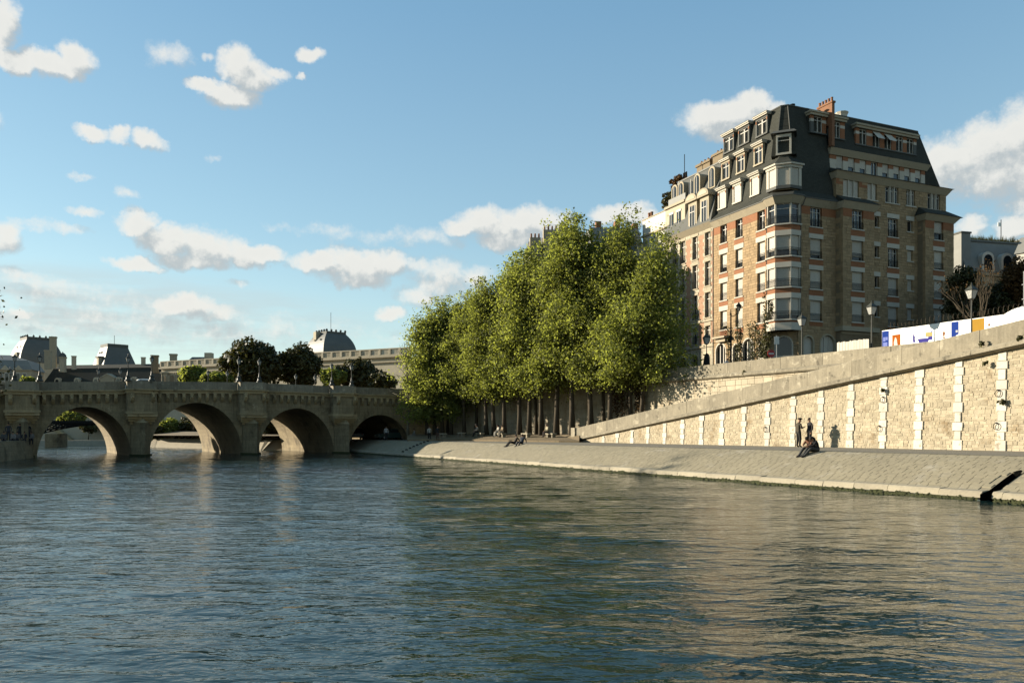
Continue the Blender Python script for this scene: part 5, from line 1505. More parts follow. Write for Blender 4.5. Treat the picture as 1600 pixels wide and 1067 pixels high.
    for (p0, p1, d, zt, zc, lab) in ((828, 846, 103.5, Zat(372, 103.5), Zat(364, 103.5), 'tall narrow cream house end with chimney flues at the edge of the tree tops'), (849, 905, 104.8, Zat(366, 104.8), Zat(352, 104.8), 'old house with a long row of chimney pots behind the tall tree crowns'), (806, 827, 103, Zat(416, 103), Zat(411, 103), 'low cream house beside the tall narrow house end behind the trees')):
        a, b = P(p0, d), P(p1, d); L = (b - a).length
        t = thing('quay_house', lab, 'building', Matrix.Translation(a) @ rotz(R(4)), 'old houses behind the quay trees')
        MB().box(0, L, 0, 9, Z_ST - 6, zt - 2.2).build('wall', M_STONE2, t)
        MB().loft([(0, -.2, zt - 2.2), (L, -.2, zt - 2.2), (L, 9, zt - 2.2), (0, 9, zt - 2.2)], [(0, 2, zt), (L, 2, zt), (L, 8, zt), (0, 8, zt)]).build('roof', M_LEAD, t)
        for x in np.arange(.5, L - .5, 1.5):
            for z in np.arange(10, zt - 5, 3.3):
                o = MB().box(x, x + .8, -.05, .2, z, z + 2).build('window', M_FRAME, t); MB().box(x + .08, x + .72, -.08, -.045, z + .1, z + 1.9).build('pane', M_GLASS, o)
        s_ = MB().box(.05, L - .05, .3, 1.2, zt - 3, zc - .5).build('chimney_wall', M_CREAM, t)
        for k in range(max(3, int(L / .5))): MB().lathe([(.13, 0), (.1, .6)], 6, (.25 + k * .5, .75, zc - .5)).build('pot', M_TERRA, s_)

    # pale mansard house behind the bare tree
    Z = thing('zinc_mansard_house', 'pale grey mansard house with planted roof terrace behind the bare tree', 'building', Matrix.Translation(P(1508, 101)) @ rotz(R(14)))
    Lz = 13.5; zb, ze, zr = Z_ST, Zat(432, 102), Zat(372, 102)
    hs = [(x - .6, x + .6, z, z + 2.3) for x in (2.2, 4.6, 7.0, 9.4, 11.8) for z in (ze - 3.2, ze - 6.8, ze - 10.4)]
    MB().box(0, Lz, .3, 10, zb, ze).build('wall', M_BACKING, Z)
    facing(Z, MR_ := Matrix.Identity(4), 0, Lz, zb, ze, hs, 81, .6, .8, 1.6, mt=M_STONE2)
    for h in hs: window(Z, T3((h[0] + h[1]) / 2, 0, h[2]), 1.2, 2.3, 'glass', .22, 1, 0, 2)
    MB().box(-.3, Lz, -.4, .3, ze, ze + .35).build('cornice', M_CREAM, Z)
    q = MB(); q.loft([(0, -.1, ze + .352), (Lz, -.1, ze + .352), (Lz, 10, ze + .352), (0, 10, ze + .352)], [(.5, 1.3, zr), (Lz - .5, 1.3, zr), (Lz - .5, 9, zr), (.5, 9, zr)])
    q.build('mansard_roof', M_ZINC, Z)
    for x in (3.4, 6.4, 9.4):
        pr = [(x - .95, ze + .6), (x + .95, ze + .6), (x + .95, ze + 2.3)] + [(x + .95 * math.cos(math.pi * k / 8), ze + 2.3 + .8 * math.sin(math.pi * k / 8)) for k in range(1, 8)] + [(x - .95, ze + 2.3)]
        o = MB().extr(pr, -.15, 1.4).build('arched_dormer', M_WHITEW, Z)
        MB().extr([(a * .66 + x * .34, (c - ze - .6) * .8 + ze + .75) for a, c in pr], -.2, 0).build('pane', M_GLASS, o)
    MB().box(-.2, 1.2, .4, 3, ze, zr + .5).build('party_wall', M_ZINC, Z); MB().box(-.3, 1.3, .3, 3.1, zr + .5, zr + .7).build('coping', M_LEAD, Z)
    MB().box(1.4, Lz - 1.2, 1.1, 1.25, zr - .3, zr - .15).build('gutter', M_LEAD, Z)
    s_ = MB().box(Lz - 3.2, Lz - 2.6, 1.0, 4, ze, zr + .6).build('chimney', M_ZINC, Z)
    MB().tube([(8.6, 3, zr), (8.6, 3, zr + 3.4)], .05, 5).build('mast', M_IRON, Z)
    MB().box(8.1, 8.55, 2.98, 3.02, zr + 2.5, zr + 3.0).build('flag', M_CANVAS, Z)
    gq = MB(); rg = random.Random(9)
    for _ in range(1500):
        x, y = rg.uniform(1.5, Lz - .3), rg.uniform(1.4, 3.2); h = rg.uniform(.4, 1.0) * (.6 + .5 * math.sin(x * 1.9) ** 2); dx, dy = rg.uniform(-.25, .25), rg.uniform(-.2, .2)
        gq.face([(x - .04, y, zr), (x + .04, y, zr), (x + dx, y + dy, zr + h)])
    gt = thing('roof_planting', 'tufts of dry grass growing along the pale roof terrace', 'plant', Z.matrix_world.copy())
    gq.build('grass_blades', M_GRASS, gt, kind='stuff')
    K = thing('corner_zinc_house', 'sunlit grey party wall and roof at the edge of the frame behind the russet tree', 'building', Matrix.Translation(P(1588, 99)) @ rotz(R(-52)))
    MB().box(0, 12, 0, 8, Z_ST, Zat(400, 100)).build('wall', M_WHITEW, K)
    MB().loft([(-.2, -.2, Zat(400, 100)), (12, -.2, Zat(400, 100)), (12, 8, Zat(400, 100)), (-.2, 8, Zat(400, 100))], [(0, 1.5, Zat(372, 100)), (12, 1.5, Zat(372, 100)), (12, 7, Zat(372, 100)), (0, 7, Zat(372, 100))]).build('roof', M_ZINC, K)
    o = thing('pale_zinc_roof', 'low pale roof between the stone corner house and the mansard house', 'building', Matrix.Translation(P(1484, 118)))
    MB().box(0, 4, 0, 6, Z_ST, Zat(430, 118)).build('wall', M_STONE2, o)
    MB().loft([(-.2, -.2, Zat(430, 118)), (4, -.2, Zat(430, 118)), (4, 6, Zat(430, 118)), (-.2, 6, Zat(430, 118))], [(.6, 1.2, Zat(388, 118)), (4, 1.2, Zat(388, 118)), (4, 5, Zat(388, 118)), (.6, 5, Zat(388, 118))]).build('roof', M_ZINC, o)


make_neighbours()

# ------------------------------------------------------------------ trees
def leaf_mesh(name, C, N, size, material, rg, jitter=.35, aspect=1.5):
    """one small folded leaf face per centre; C centres (n,3), N facing directions (n,3)"""
    n = len(C)
    N = N / np.maximum(np.linalg.norm(N, axis=1, keepdims=True), 1e-6)
    t = rg.normal(size=(n, 3)); t -= N * np.sum(t * N, 1, keepdims=True); t /= np.maximum(np.linalg.norm(t, axis=1, keepdims=True), 1e-6)
    b = np.cross(N, t)
    s = size * rg.uniform(1 - jitter, 1 + jitter, (n, 1)); l = s * aspect
    V = np.stack([C - t * l * .5, C + b * s * .5 - N * s * .12, C + t * l * .5, C - b * s * .5 - N * s * .12], 1).reshape(-1, 3)
    me = bpy.data.meshes.new(name)
    me.vertices.add(4 * n); me.vertices.foreach_set('co', V.astype(np.float32).ravel())
    me.loops.add(4 * n); me.loops.foreach_set('vertex_index', np.arange(4 * n, dtype=np.int32))
    me.polygons.add(n); me.polygons.foreach_set('loop_start', np.arange(0, 4 * n, 4, dtype=np.int32))
    me.update(); me.materials.append(material)
    return me


def tall_crown(seed, H, rad, n, z0, size, material, lean=(0, 0), sparse=1.0, low=.25, lift=0.0):
    """limbs rising from a trunk, twigs at their ends, leaves hung about the twigs; returns (trunk mesh, crown mesh)"""
    rg = np.random.RandomState(seed); rr = random.Random(seed)
    tk = MB()
    def trunk_pt(h):
        f = h / H
        return np.array([lean[0] * f * f * H + .25 * math.sin(3 * f + seed), lean[1] * f * f * H + .25 * math.cos(2.3 * f + seed), h])
    hs = np.linspace(0, .93 * H, 9)
    r0 = .0125 * H
    tk.tube([trunk_pt(h) for h in hs], [r0 * (1.35 if i == 0 else 1.0) * (1 - .93 * (h / H)) + .012 for i, h in enumerate(hs)], 8)
    cl = []
    env = lambda f: rad * max(.12, (math.sin(math.pi * min(1, max(0, (f - .07)) * .93 + .10)) ** .7) * (1.12 - .55 * f))
    nb = 40
    for k in range(nb):
        f = low + (.94 - low) * (k + rr.random()) / nb
        p0 = trunk_pt(f * H * .80); an = k * 2.4 + rr.uniform(-.5, .5)
        tip_h = min(.99 * H, f * H * 1.0 + rr.uniform(-.02, .07) * H)
        re = env(tip_h / H) * rr.uniform(.55, 1.06)
        p3 = trunk_pt(tip_h) + np.array([math.cos(an) * re, math.sin(an) * re, 0])
        mid = p0 * .5 + p3 * .5 + np.array([0, 0, .08 * re + .2])
        br = [p0, p0 * .7 + mid * .3 + np.array([0, 0, .1]), mid, p3]
        tk.tube(br, [.05 * (1.25 - f) * H * .12 + .02, .05, .035, .012], 5)
        L = np.linalg.norm(p3 - p0)
        for q in range(max(3, int(L * 1.5))):
            u = rr.uniform(.30, 1.0)
            c = (1 - u) * (1 - u) * p0 + 2 * u * (1 - u) * mid + u * u * p3
            off = rg.normal(size=3) * (.34 + .24 * u) * (rad / 4.6); off[2] *= .8
            cl.append((c + off, rr.uniform(.5, 1.05) * (rad / 4.2) ** .5))
        # drooping sprays low on the crown
        if f < .45:
            for q in range(3):
                c = p3 + rg.normal(size=3) * .6 - np.array([0, 0, rr.uniform(.4, 2.6)])
                if c[2] > z0: cl.append((c, rr.uniform(.3, .5)))
    for q in range(16):
        c = trunk_pt(H * rr.uniform(.84, 1.02)) + rg.normal(size=3) * np.array([.9, .9, .5]); cl.append((c, rr.uniform(.2, .5)))
    wsum = sum(c[1] ** 2 for c in cl)
    Cs, Ns = [], []
    for c, r in cl:
        m = max(6, int(n * sparse * r * r / wsum))
        d = rg.normal(size=(m, 3)); pts = c + d * r * .62 * np.array([1.1, 1.1, .95])
        d /= np.linalg.norm(d, axis=1, keepdims=True)
        Cs.append(pts); Ns.append(d * .7 + rg.normal(size=(m, 3)) * .7 + np.array([0, 0, .5]))
    C = np.concatenate(Cs); Nn = np.concatenate(Ns); keep = C[:, 2] > z0 * .8
    if lift: keep = C[:, 2] > lift + .5 * np.hypot(C[:, 0], C[:, 1]) + rg.normal(size=len(C)) * .5
    return tk.mesh('trunk', M_BARK, True), leaf_mesh('crown', C[keep], Nn[keep], size, material, rg)


def round_crown(seed, rx, ry, rz, zc, n, size, material, clumps=60, trunk=True, bark=None):
    rg = np.random.RandomState(seed); rr = random.Random(seed)
    tk = MB(); cl = []
    if trunk: tk.tube([(0, 0, 0), (.1, .05, zc * .5), (0, .1, zc)], [.06 * rz + .05, .045 * rz + .03, .02 * rz + .02], 7)
    for k in range(clumps):
        z = 1 - 2 * (k + .5) / clumps; an = k * 2.39996
        rho = math.sqrt(1 - z * z); u = rr.uniform(.55, .95)
        c = np.array([math.cos(an) * rho * rx * u, math.sin(an) * rho * ry * u, zc + z * rz * u])
        cl.append((c, rr.uniform(.22, .40) * min(rx, rz)))
        if trunk and k % 3 == 0: tk.tube([(0, .05, zc * .62), tuple(c * .55 + np.array([0, 0, zc * .3])), tuple(c)], [.02 * rz + .02, .015 * rz, .01], 4)
    Cs, Ns = [], []
    for c, r in cl:
        m = n // clumps
        d = rg.normal(size=(m, 3)); d /= np.linalg.norm(d, axis=1, keepdims=True)
        Cs.append(c + d * r * rg.uniform(.2, 1.1, (m, 1)) ** .5); Ns.append(d * .8 + rg.normal(size=(m, 3)) * .6 + np.array([0, 0, .5]))
    return (tk.mesh('trunk', bark or M_BARK, True) if trunk else None), leaf_mesh('crown', np.concatenate(Cs), np.concatenate(Ns), size, material, rg)


def ground_T(px, T):
    """height of the planted bank at photo column px and inland distance T"""
    pxs = [b[0] for b in BANKPX][::-1]
    ta, tb, tc_ = [float(np.interp(px, pxs, [b[k] for b in BANKPX][::-1])) for k in (1, 2, 3)]
    return float(np.interp(T, [ta, tb, tc_], [1.74, 2.27, 2.36]))


def make_quay_trees():
    protos = []
    specs = [(101, 22, 4.1, 28000, .25), (102, 21, 3.8, 22000, .24), (103, 18, 3.8, 19000, .22), (104, 16, 3.8, 17000, .17), (105, 20.5, 4.2, 24000, .25), (106, 14, 3.8, 15000, .13)]
    for sd, H, rad, n, low in specs:
        protos.append((H,) + tall_crown(sd, H, rad, n, 2.6 if low > .2 else 1.6, .165, M_LEAF, low=low, lift=3.8 if low > .2 else 0, lean=(rnd.uniform(-.05, .05), rnd.uniform(-.05, .05))))
    # column of the trunk foot, inland distance, row of the crown top, prototype
    L = [(982, 44.6, 404, 2, (.03, -.1)), (957, 43.4, 345, 0, (0, 0)), (925, 42.5, 336, 1, 0), (898, 41.6, 340, 4, 0), (873, 41.0, 357, 0, 0), (849, 40.3, 378, 1, 0), (830, 39.8, 392, 4, 0), (808, 39.0, 404, 2, 0), (790, 38.6, 415, 0, 0),
         (771, 38.0, 436, 1, 0), (757, 37.4, 446, 2, 0), (723, 36.4, 458, 4, 0), (707, 36.0, 464, 3, 0), (690, 35.0, 470, 2, 0), (676, 34.2, 482, 3, 0), (664, 33.0, 492, 5, 0), (637, 31.0, 524, 5, 0)]
    word = ['first', 'second', 'third', 'fourth', 'fifth', 'sixth', 'seventh', 'eighth', 'ninth', 'tenth', 'eleventh', 'twelfth', 'thirteenth', 'fourteenth', 'fifteenth', 'sixteenth', 'seventeenth']
    for i, (px, T, top, k, _) in enumerate(L):
        d = d_at_T(px, T); z = ground_T(px, T) - .05 if px < 905 else (2.3 if px < 970 else 2.9)
        H0, tm, cm = protos[k]; H = Zat(top, d) - z; s = H / H0
        wide = 1.0
        M = Matrix.Translation(P(px, d, z)) @ rotz(i * 1.9 + .4) @ Matrix.Diagonal((s * wide, s * wide, s, 1))
        lab = f'leafy quay tree, {word[i]} trunk in the row from the ramp foot to the bridge'
        if i == 0: lab = 'leafy quay tree with the darkest, most shaded crown, beside the brick house above the ramp'
        if i == 16: lab = 'leafy quay tree with sunlight painted into its trunk, last of the row, against the bridge arch'
        t = thing('plane_tree', lab, 'tree', M, 'row of trees along the lower quay')
        link('trunk', tm, t); link('crown', cm, t)
        if i == 16:
            m2 = tm.copy(); m2.materials[0] = M_BARKSUN; t.children[0].data = m2
    # the overhanging crown in front of the brick house
    tm, cm = tall_crown(120, 17.5, 5.6, 27000, 4.0, .17, M_LEAF, lean=(.10, -.06))
    d = d_at_T(1008, 45.2)
    t = thing('plane_tree', 'leaning quay tree whose branches reach furthest towards the brick and stone house', 'tree', Matrix.Translation(P(1000, d, 3.2)), 'row of trees along the lower quay')
    link('trunk', tm, t); link('crown', cm, t)
    # second row close under the wall
    B = [(945, 44.6, 372, 2, 'slim tree close under the ashlar wall between the two largest quay trunks'), (838, 41.6, 400, 3, 'slim tree close under the wall behind the middle of the quay row'), (742, 38.3, 452, 3, 'leaning tree close under the wall between two wider gaps of the quay row'), (698, 36.3, 486, 5, 'low leafy tree close under the wall near the bridge end of the quay row')]
    tm, cm = tall_crown(131, 18, 2.3, 8000, 7.5, .20, M_LEAF, low=.48, lift=7.5)
    for px, T, top, k, lab in B:
        d = d_at_T(px, T); z = 2.3; s = (Zat(top, d) - z) / 18
        t = thing('plane_tree', lab, 'tree', Matrix.Translation(P(px, d, z)) @ rotz(px * .7) @ Matrix.Diagonal((s * .8, s * .8, s, 1)), 'row of trees along the lower quay')
        link('trunk', tm, t); link('crown', cm, t)


make_quay_trees()


def single_tree(nm, lab, px, d, z, meshes, rot=0.0, group=None, cat='tree'):
    t = thing(nm, lab, cat, Matrix.Translation(P(px, d, z)) @ rotz(rot), group)
    if meshes[0]: link('trunk', meshes[0], t)
    link('crown', meshes[1], t)
    return t


def far_tree(nm, lab, px, d, zg, w_px, top, n, size, mt, seed, group, low=None, cat='tree'):
    rx = w_px / 2 * d / F_PX; H = Zat(top, d) - zg; zl = (Zat(low, d) - zg) if low else H * .12
    m = round_crown(seed, rx * .92, rx * .8, (H - zl) / 2 * .96, (H + zl) / 2, n, size, mt, 64 if n > 3000 else 36)
    return single_tree(nm, lab, px, d, zg, m, 0, group, cat)


G1 = 'trees beyond the bridge'
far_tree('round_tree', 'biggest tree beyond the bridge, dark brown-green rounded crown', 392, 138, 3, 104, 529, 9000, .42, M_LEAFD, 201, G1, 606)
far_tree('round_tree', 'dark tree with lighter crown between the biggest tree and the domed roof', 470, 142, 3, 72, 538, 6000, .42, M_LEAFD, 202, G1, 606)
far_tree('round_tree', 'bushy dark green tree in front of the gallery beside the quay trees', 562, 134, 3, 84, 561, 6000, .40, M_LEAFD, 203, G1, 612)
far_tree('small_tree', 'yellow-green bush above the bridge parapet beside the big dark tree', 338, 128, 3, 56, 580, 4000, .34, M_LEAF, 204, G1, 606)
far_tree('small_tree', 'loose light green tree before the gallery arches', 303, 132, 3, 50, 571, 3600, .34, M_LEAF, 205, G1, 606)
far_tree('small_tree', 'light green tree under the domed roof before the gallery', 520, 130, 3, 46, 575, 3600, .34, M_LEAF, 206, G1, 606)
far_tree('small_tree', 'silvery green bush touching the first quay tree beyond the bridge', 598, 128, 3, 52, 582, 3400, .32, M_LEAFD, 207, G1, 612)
far_tree('small_tree', 'small yellow-green bush above the bridge before the pedimented facade', 43, 110, 3, 28, 588, 1600, .3, M_LEAF, 208, G1, 606)
G2 = 'shrubs on the island tip seen through the arches'
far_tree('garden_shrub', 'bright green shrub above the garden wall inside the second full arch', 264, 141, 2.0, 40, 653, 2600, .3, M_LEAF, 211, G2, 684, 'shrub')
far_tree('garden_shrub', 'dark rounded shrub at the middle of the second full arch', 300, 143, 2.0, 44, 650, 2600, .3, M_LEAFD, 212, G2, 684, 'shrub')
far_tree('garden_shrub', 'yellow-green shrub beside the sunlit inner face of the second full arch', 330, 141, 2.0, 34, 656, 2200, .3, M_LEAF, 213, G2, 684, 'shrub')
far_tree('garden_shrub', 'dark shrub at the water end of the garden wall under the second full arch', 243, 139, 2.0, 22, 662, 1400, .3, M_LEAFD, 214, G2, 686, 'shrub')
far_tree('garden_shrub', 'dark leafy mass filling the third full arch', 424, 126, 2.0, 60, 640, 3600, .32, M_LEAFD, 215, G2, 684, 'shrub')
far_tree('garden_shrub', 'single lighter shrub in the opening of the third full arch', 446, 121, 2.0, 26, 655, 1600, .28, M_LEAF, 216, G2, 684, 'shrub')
far_tree('garden_tree', 'pale green tree above the lattice footbridge inside the first full arch', 112, 182, 4.2, 52, 640, 2600, .4, M_LEAF, 217, G2, 664)
far_tree('garden_tree', 'dark little tree on the far quay under the first full arch', 138, 171, 1.0, 30, 660, 1600, .34, M_LEAFD, 218, G2, 676)
m = tall_crown(230, 15, 4.4, 4200, 3, .2, M_LEAFD)
single_tree('bank_tree', 'thin dark twigs reaching in at the edge of the frame above the river', -80, 62, 1.75, m)
# greenery on the upper street at the far side of the house
G3 = 'trees beside the corner house'
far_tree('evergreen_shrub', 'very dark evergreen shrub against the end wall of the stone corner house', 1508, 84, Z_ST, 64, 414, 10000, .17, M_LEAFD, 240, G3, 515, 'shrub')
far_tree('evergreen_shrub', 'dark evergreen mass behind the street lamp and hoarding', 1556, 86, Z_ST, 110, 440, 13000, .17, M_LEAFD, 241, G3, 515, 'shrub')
far_tree('russet_tree', 'russet-leaved tree at the edge of the frame beside the scaffold', 1600, 84, Z_ST, 70, 402, 9000, .17, M_LEAFB, 242, G3, 480)


def bare_tree():
    t = thing('bare_tree', 'nearly leafless tree with many upright black branches before the pale mansard house', 'tree', Matrix.Translation(P(1534, 77, Z_ST)), G3)
    rr = random.Random(77); q = MB(); tips = []
    def grow(p, d, r, L, lev):
        e = p + d * L; mid = p + d * L * .5 + Vector((rr.uniform(-.1, .1), rr.uniform(-.1, .1), .03)) * L
        q.tube([p, mid, e], [r, r * .85, r * .68], 6 if lev < 2 else 4, cap=False)
        if lev >= 5: tips.append(e); return
        for k in range(3 if lev < 3 else 2):
            nd = (d + Vector((rr.uniform(-.45, .45), rr.uniform(-.45, .45), rr.uniform(.1, .4)))).normalized()
            grow(e, nd, r * .64, L * rr.uniform(.66, .86), lev + 1)
    grow(Vector((0, 0, 0)), Vector((0, 0, 1)), .20, 3.0, 0)
    q.build('trunk', M_BARK, t)
    rg = np.random.RandomState(5); C = np.array([tuple(e) for e in tips for _ in range(3)]) + rg.normal(size=(len(tips) * 3, 3)) * .25
    link('crown', leaf_mesh('crown', C, rg.normal(size=C.shape), .13, M_LEAFB, rg), t)


bare_tree()
m = round_crown(250, 1.5, 1.2, 1.9, 2.0, 2600, .2, M_LEAFD, 30)
t = thing('roof_shrub', 'dark bushy shrub growing on the terrace roof of the white house', 'shrub', M_BD @ T3(.1, 0) @ rotz(R(-90)) @ T3(-23.4, 2.2, 31.2)); link('trunk', m[0], t); link('crown', m[1], t)
m = round_crown(251, 1.2, 1.0, 1.7, 3.9, 1500, .2, M_LEAFB, 24)
t = thing('roof_shrub', 'reddish shrub on the terrace roof of the white house beside the chimney', 'shrub', M_BD @ T3(.1, 0) @ rotz(R(-90)) @ T3(-22.6, 2.6, 31.2)); link('trunk', m[0], t); link('crown', m[1], t)


def creeper(lab, xs, z0, z1, n, seed):
    rg = np.random.RandomState(seed); rr = random.Random(seed); q = MB(); C = []
    t = thing('wall_creeper', lab, 'climbing plant', M_BD @ rotz(R(-90)), 'creepers on the corner house')
    for x in xs:
        p = [(x, -.08, z0)]
        while p[-1][2] < z1 - rr.uniform(0, 1.5): p.append((p[-1][0] + rr.uniform(-.22, .22), -.1 - rr.uniform(0, .25), p[-1][2] + rr.uniform(.4, .7)))
        q.tube(p, [.035] * (len(p) - 1) + [.01], 4)
        for a in p[1:]: C += [np.array(a) + rg.normal(size=3) * np.array([.22, .12, .3]) for _ in range(n)]
    q.build('stems', M_BARK, t); C = np.array(C); C[:, 1] = np.minimum(C[:, 1], -.05)
    link('foliage', leaf_mesh('foliage', C, rg.normal(size=C.shape) + np.array([0, -1, .3]), .16, M_LEAFD, rg), t)


creeper('straggling creeper climbing the sunlit corner house around its arched windows', [-4.3, -4.7, -6.5, -6.8, -8.6, -2.5, -2.3, -3.9], 9.6, 14.6, 20, 61)
creeper('taller creeper climbing beside the corner bay of the stone house', [-2.35, -2.2, -2.5], 11, 17.2, 24, 62)
# creeper hanging on the ashlar wall behind the trees
rg_ = np.random.RandomState(88); C = []; st_ = MB()
tv = thing('hanging_creeper', 'dry brown creeper hanging over the ashlar wall beside the last quay trunk', 'climbing plant', Matrix.Translation(bank(45.75, 68)) @ rotz(A_RAMP))
for k in range(26):
    x = rnd.uniform(-2.5, 3.6); zz = 8.5; p = []
    while zz > rnd.uniform(2.9, 5.4): p.append((x, -.12 - rnd.uniform(0, .15), zz)); zz -= .5; x += rnd.uniform(-.12, .12)
    if len(p) > 1:
        st_.tube(p, .022, 4)
        for a in p: C += [np.array(a) + rg_.normal(size=3) * np.array([.12, .05, .25]) for _ in range(9)]
st_.build('stems', M_BARK, tv); C = np.array(C); link('foliage', leaf_mesh('foliage', C, rg_.normal(size=C.shape) + np.array([0, -1, 0]), .13, M_LEAFB, rg_), tv)


def weed(lab, px, py, T, n=70, r=.2):
    r *= .55; n //= 2
    d = d_at_T(px, T); rg = np.random.RandomState(int(px)); C = rg.normal(size=(n, 3)) * r * np.array([.6, .3, .6])
    t = thing('wall_weed', lab, 'weed', Matrix.Translation(P(px, d, Zat(py, d))), 'weeds on the quay walls')
    MB().tube([(0, .1, -.1), (0, 0, .05)], .02, 4).build('stem', M_BARK, t)
    link('foliage', leaf_mesh('foliage', C, rg.normal(size=C.shape), .11, M_LEAFD, rg), t)


weed('weed tuft on the parapet ledge under the yellow hoarding print', 1534.5, 536, 39.85)
weed('weed tuft on the parapet ledge at the very edge of the frame', 1594, 530, 39.85, 90, .24)
weed('small weed high on the rubble wall under the parapet, between the last two piers', 1540, 568, 39.9, 60)
weed('weed growing from the last white pier below the upper mooring ring', 1567, 628, 39.9)
weed('weed on the white pier just above its upper mooring ring', 1379, 610, 39.9, 50, .16)
weed('small weed on the ledge of the upper parapet near the arched windows', 1163, 581, 45.8, 50, .22)


# ------------------------------------------------------------------ people
POSES = {
    'stand': dict(pel=(0, 0, .94), waist=(0, .01, 1.1), chest=(0, .01, 1.33), neck=(0, 0, 1.5), head=(0, -.02, 1.62), top=(0, -.01, 1.72), sh=(.19, .01, 1.42), el=(.25, .05, 1.14), ha=(.24, -.06, .88), hip=(.095, 0, .9), kn=(.11, -.02, .49), an=(.11, .03, .08), toe=(.12, -.15, .03)),
    'phone': dict(pel=(0, 0, .94), waist=(0, .01, 1.1), chest=(0, .02, 1.33), neck=(0, -.02, 1.49), head=(0, -.07, 1.60), top=(0, -.08, 1.70), sh=(.19, .01, 1.41), el=(.25, .0, 1.14), ha=(.12, -.30, 1.22), hip=(.095, 0, .9), kn=(.11, -.02, .49), an=(.12, .03, .08), toe=(.13, -.15, .03)),
    'walk': dict(pel=(0, 0, .92), waist=(0, 0, 1.08), chest=(0, -.02, 1.32), neck=(0, -.03, 1.48), head=(0, -.05, 1.6), top=(0, -.05, 1.7), sh=(.19, 0, 1.41), el=(.25, .08, 1.14), ha=(.25, -.02, .9), hip=(.09, 0, .88), kn=(.1, -.16, .5), an=(.1, -.2, .09), toe=(.1, -.38, .05),
                 hip2=(-.09, 0, .88), kn2=(-.1, .02, .48), an2=(-.1, .32, .14), toe2=(-.1, .2, .03), el2=(-.25, -.05, 1.15), ha2=(-.24, -.22, .95)),
    'sit': dict(pel=(0, 0, .12), waist=(0, .01, .28), chest=(0, -.03, .52), neck=(0, -.07, .68), head=(0, -.11, .80), top=(0, -.12, .90), sh=(.18, -.03, .60), el=(.24, -.10, .34), ha=(.12, -.36, .22), hip=(.1, -.02, .1), kn=(.12, -.45, .1), an=(.12, -.48, -.36), toe=(.13, -.66, -.40)),
    'edge': dict(pel=(0, 0, .12), waist=(0, -.02, .26), chest=(0, -.14, .46), neck=(0, -.24, .57), head=(0, -.33, .64), top=(0, -.38, .72), sh=(.18, -.16, .53), el=(.22, -.34, .34), ha=(.08, -.52, .30), hip=(.1, -.03, .1), kn=(.12, -.44, .19), an=(.12, -.86, -.22), toe=(.14, -1.02, -.25)),
    'lean': dict(pel=(0, 0, .12), waist=(0, .06, .25), chest=(0, .16, .45), neck=(0, .18, .60), head=(0, .15, .71), top=(0, .14, .81), sh=(.18, .17, .54), el=(.24, .34, .32), ha=(.25, .38, .06), hip=(.1, -.03, .1), kn=(.12, -.44, .18), an=(.12, -.82, -.24), toe=(.14, -.98, -.2)),
}
RAD = dict(pel=(.155, .12), waist=(.14, .105), chest=(.16, .115), neck=(.055, .055), head=(.082, .095), top=(.06, .07), sh=(.068, .068), el=(.055, .055), ha=(.038, .03), hip=(.105, .11), kn=(.08, .082), an=(.058, .058), toe=(.045, .035))
BODY = {}


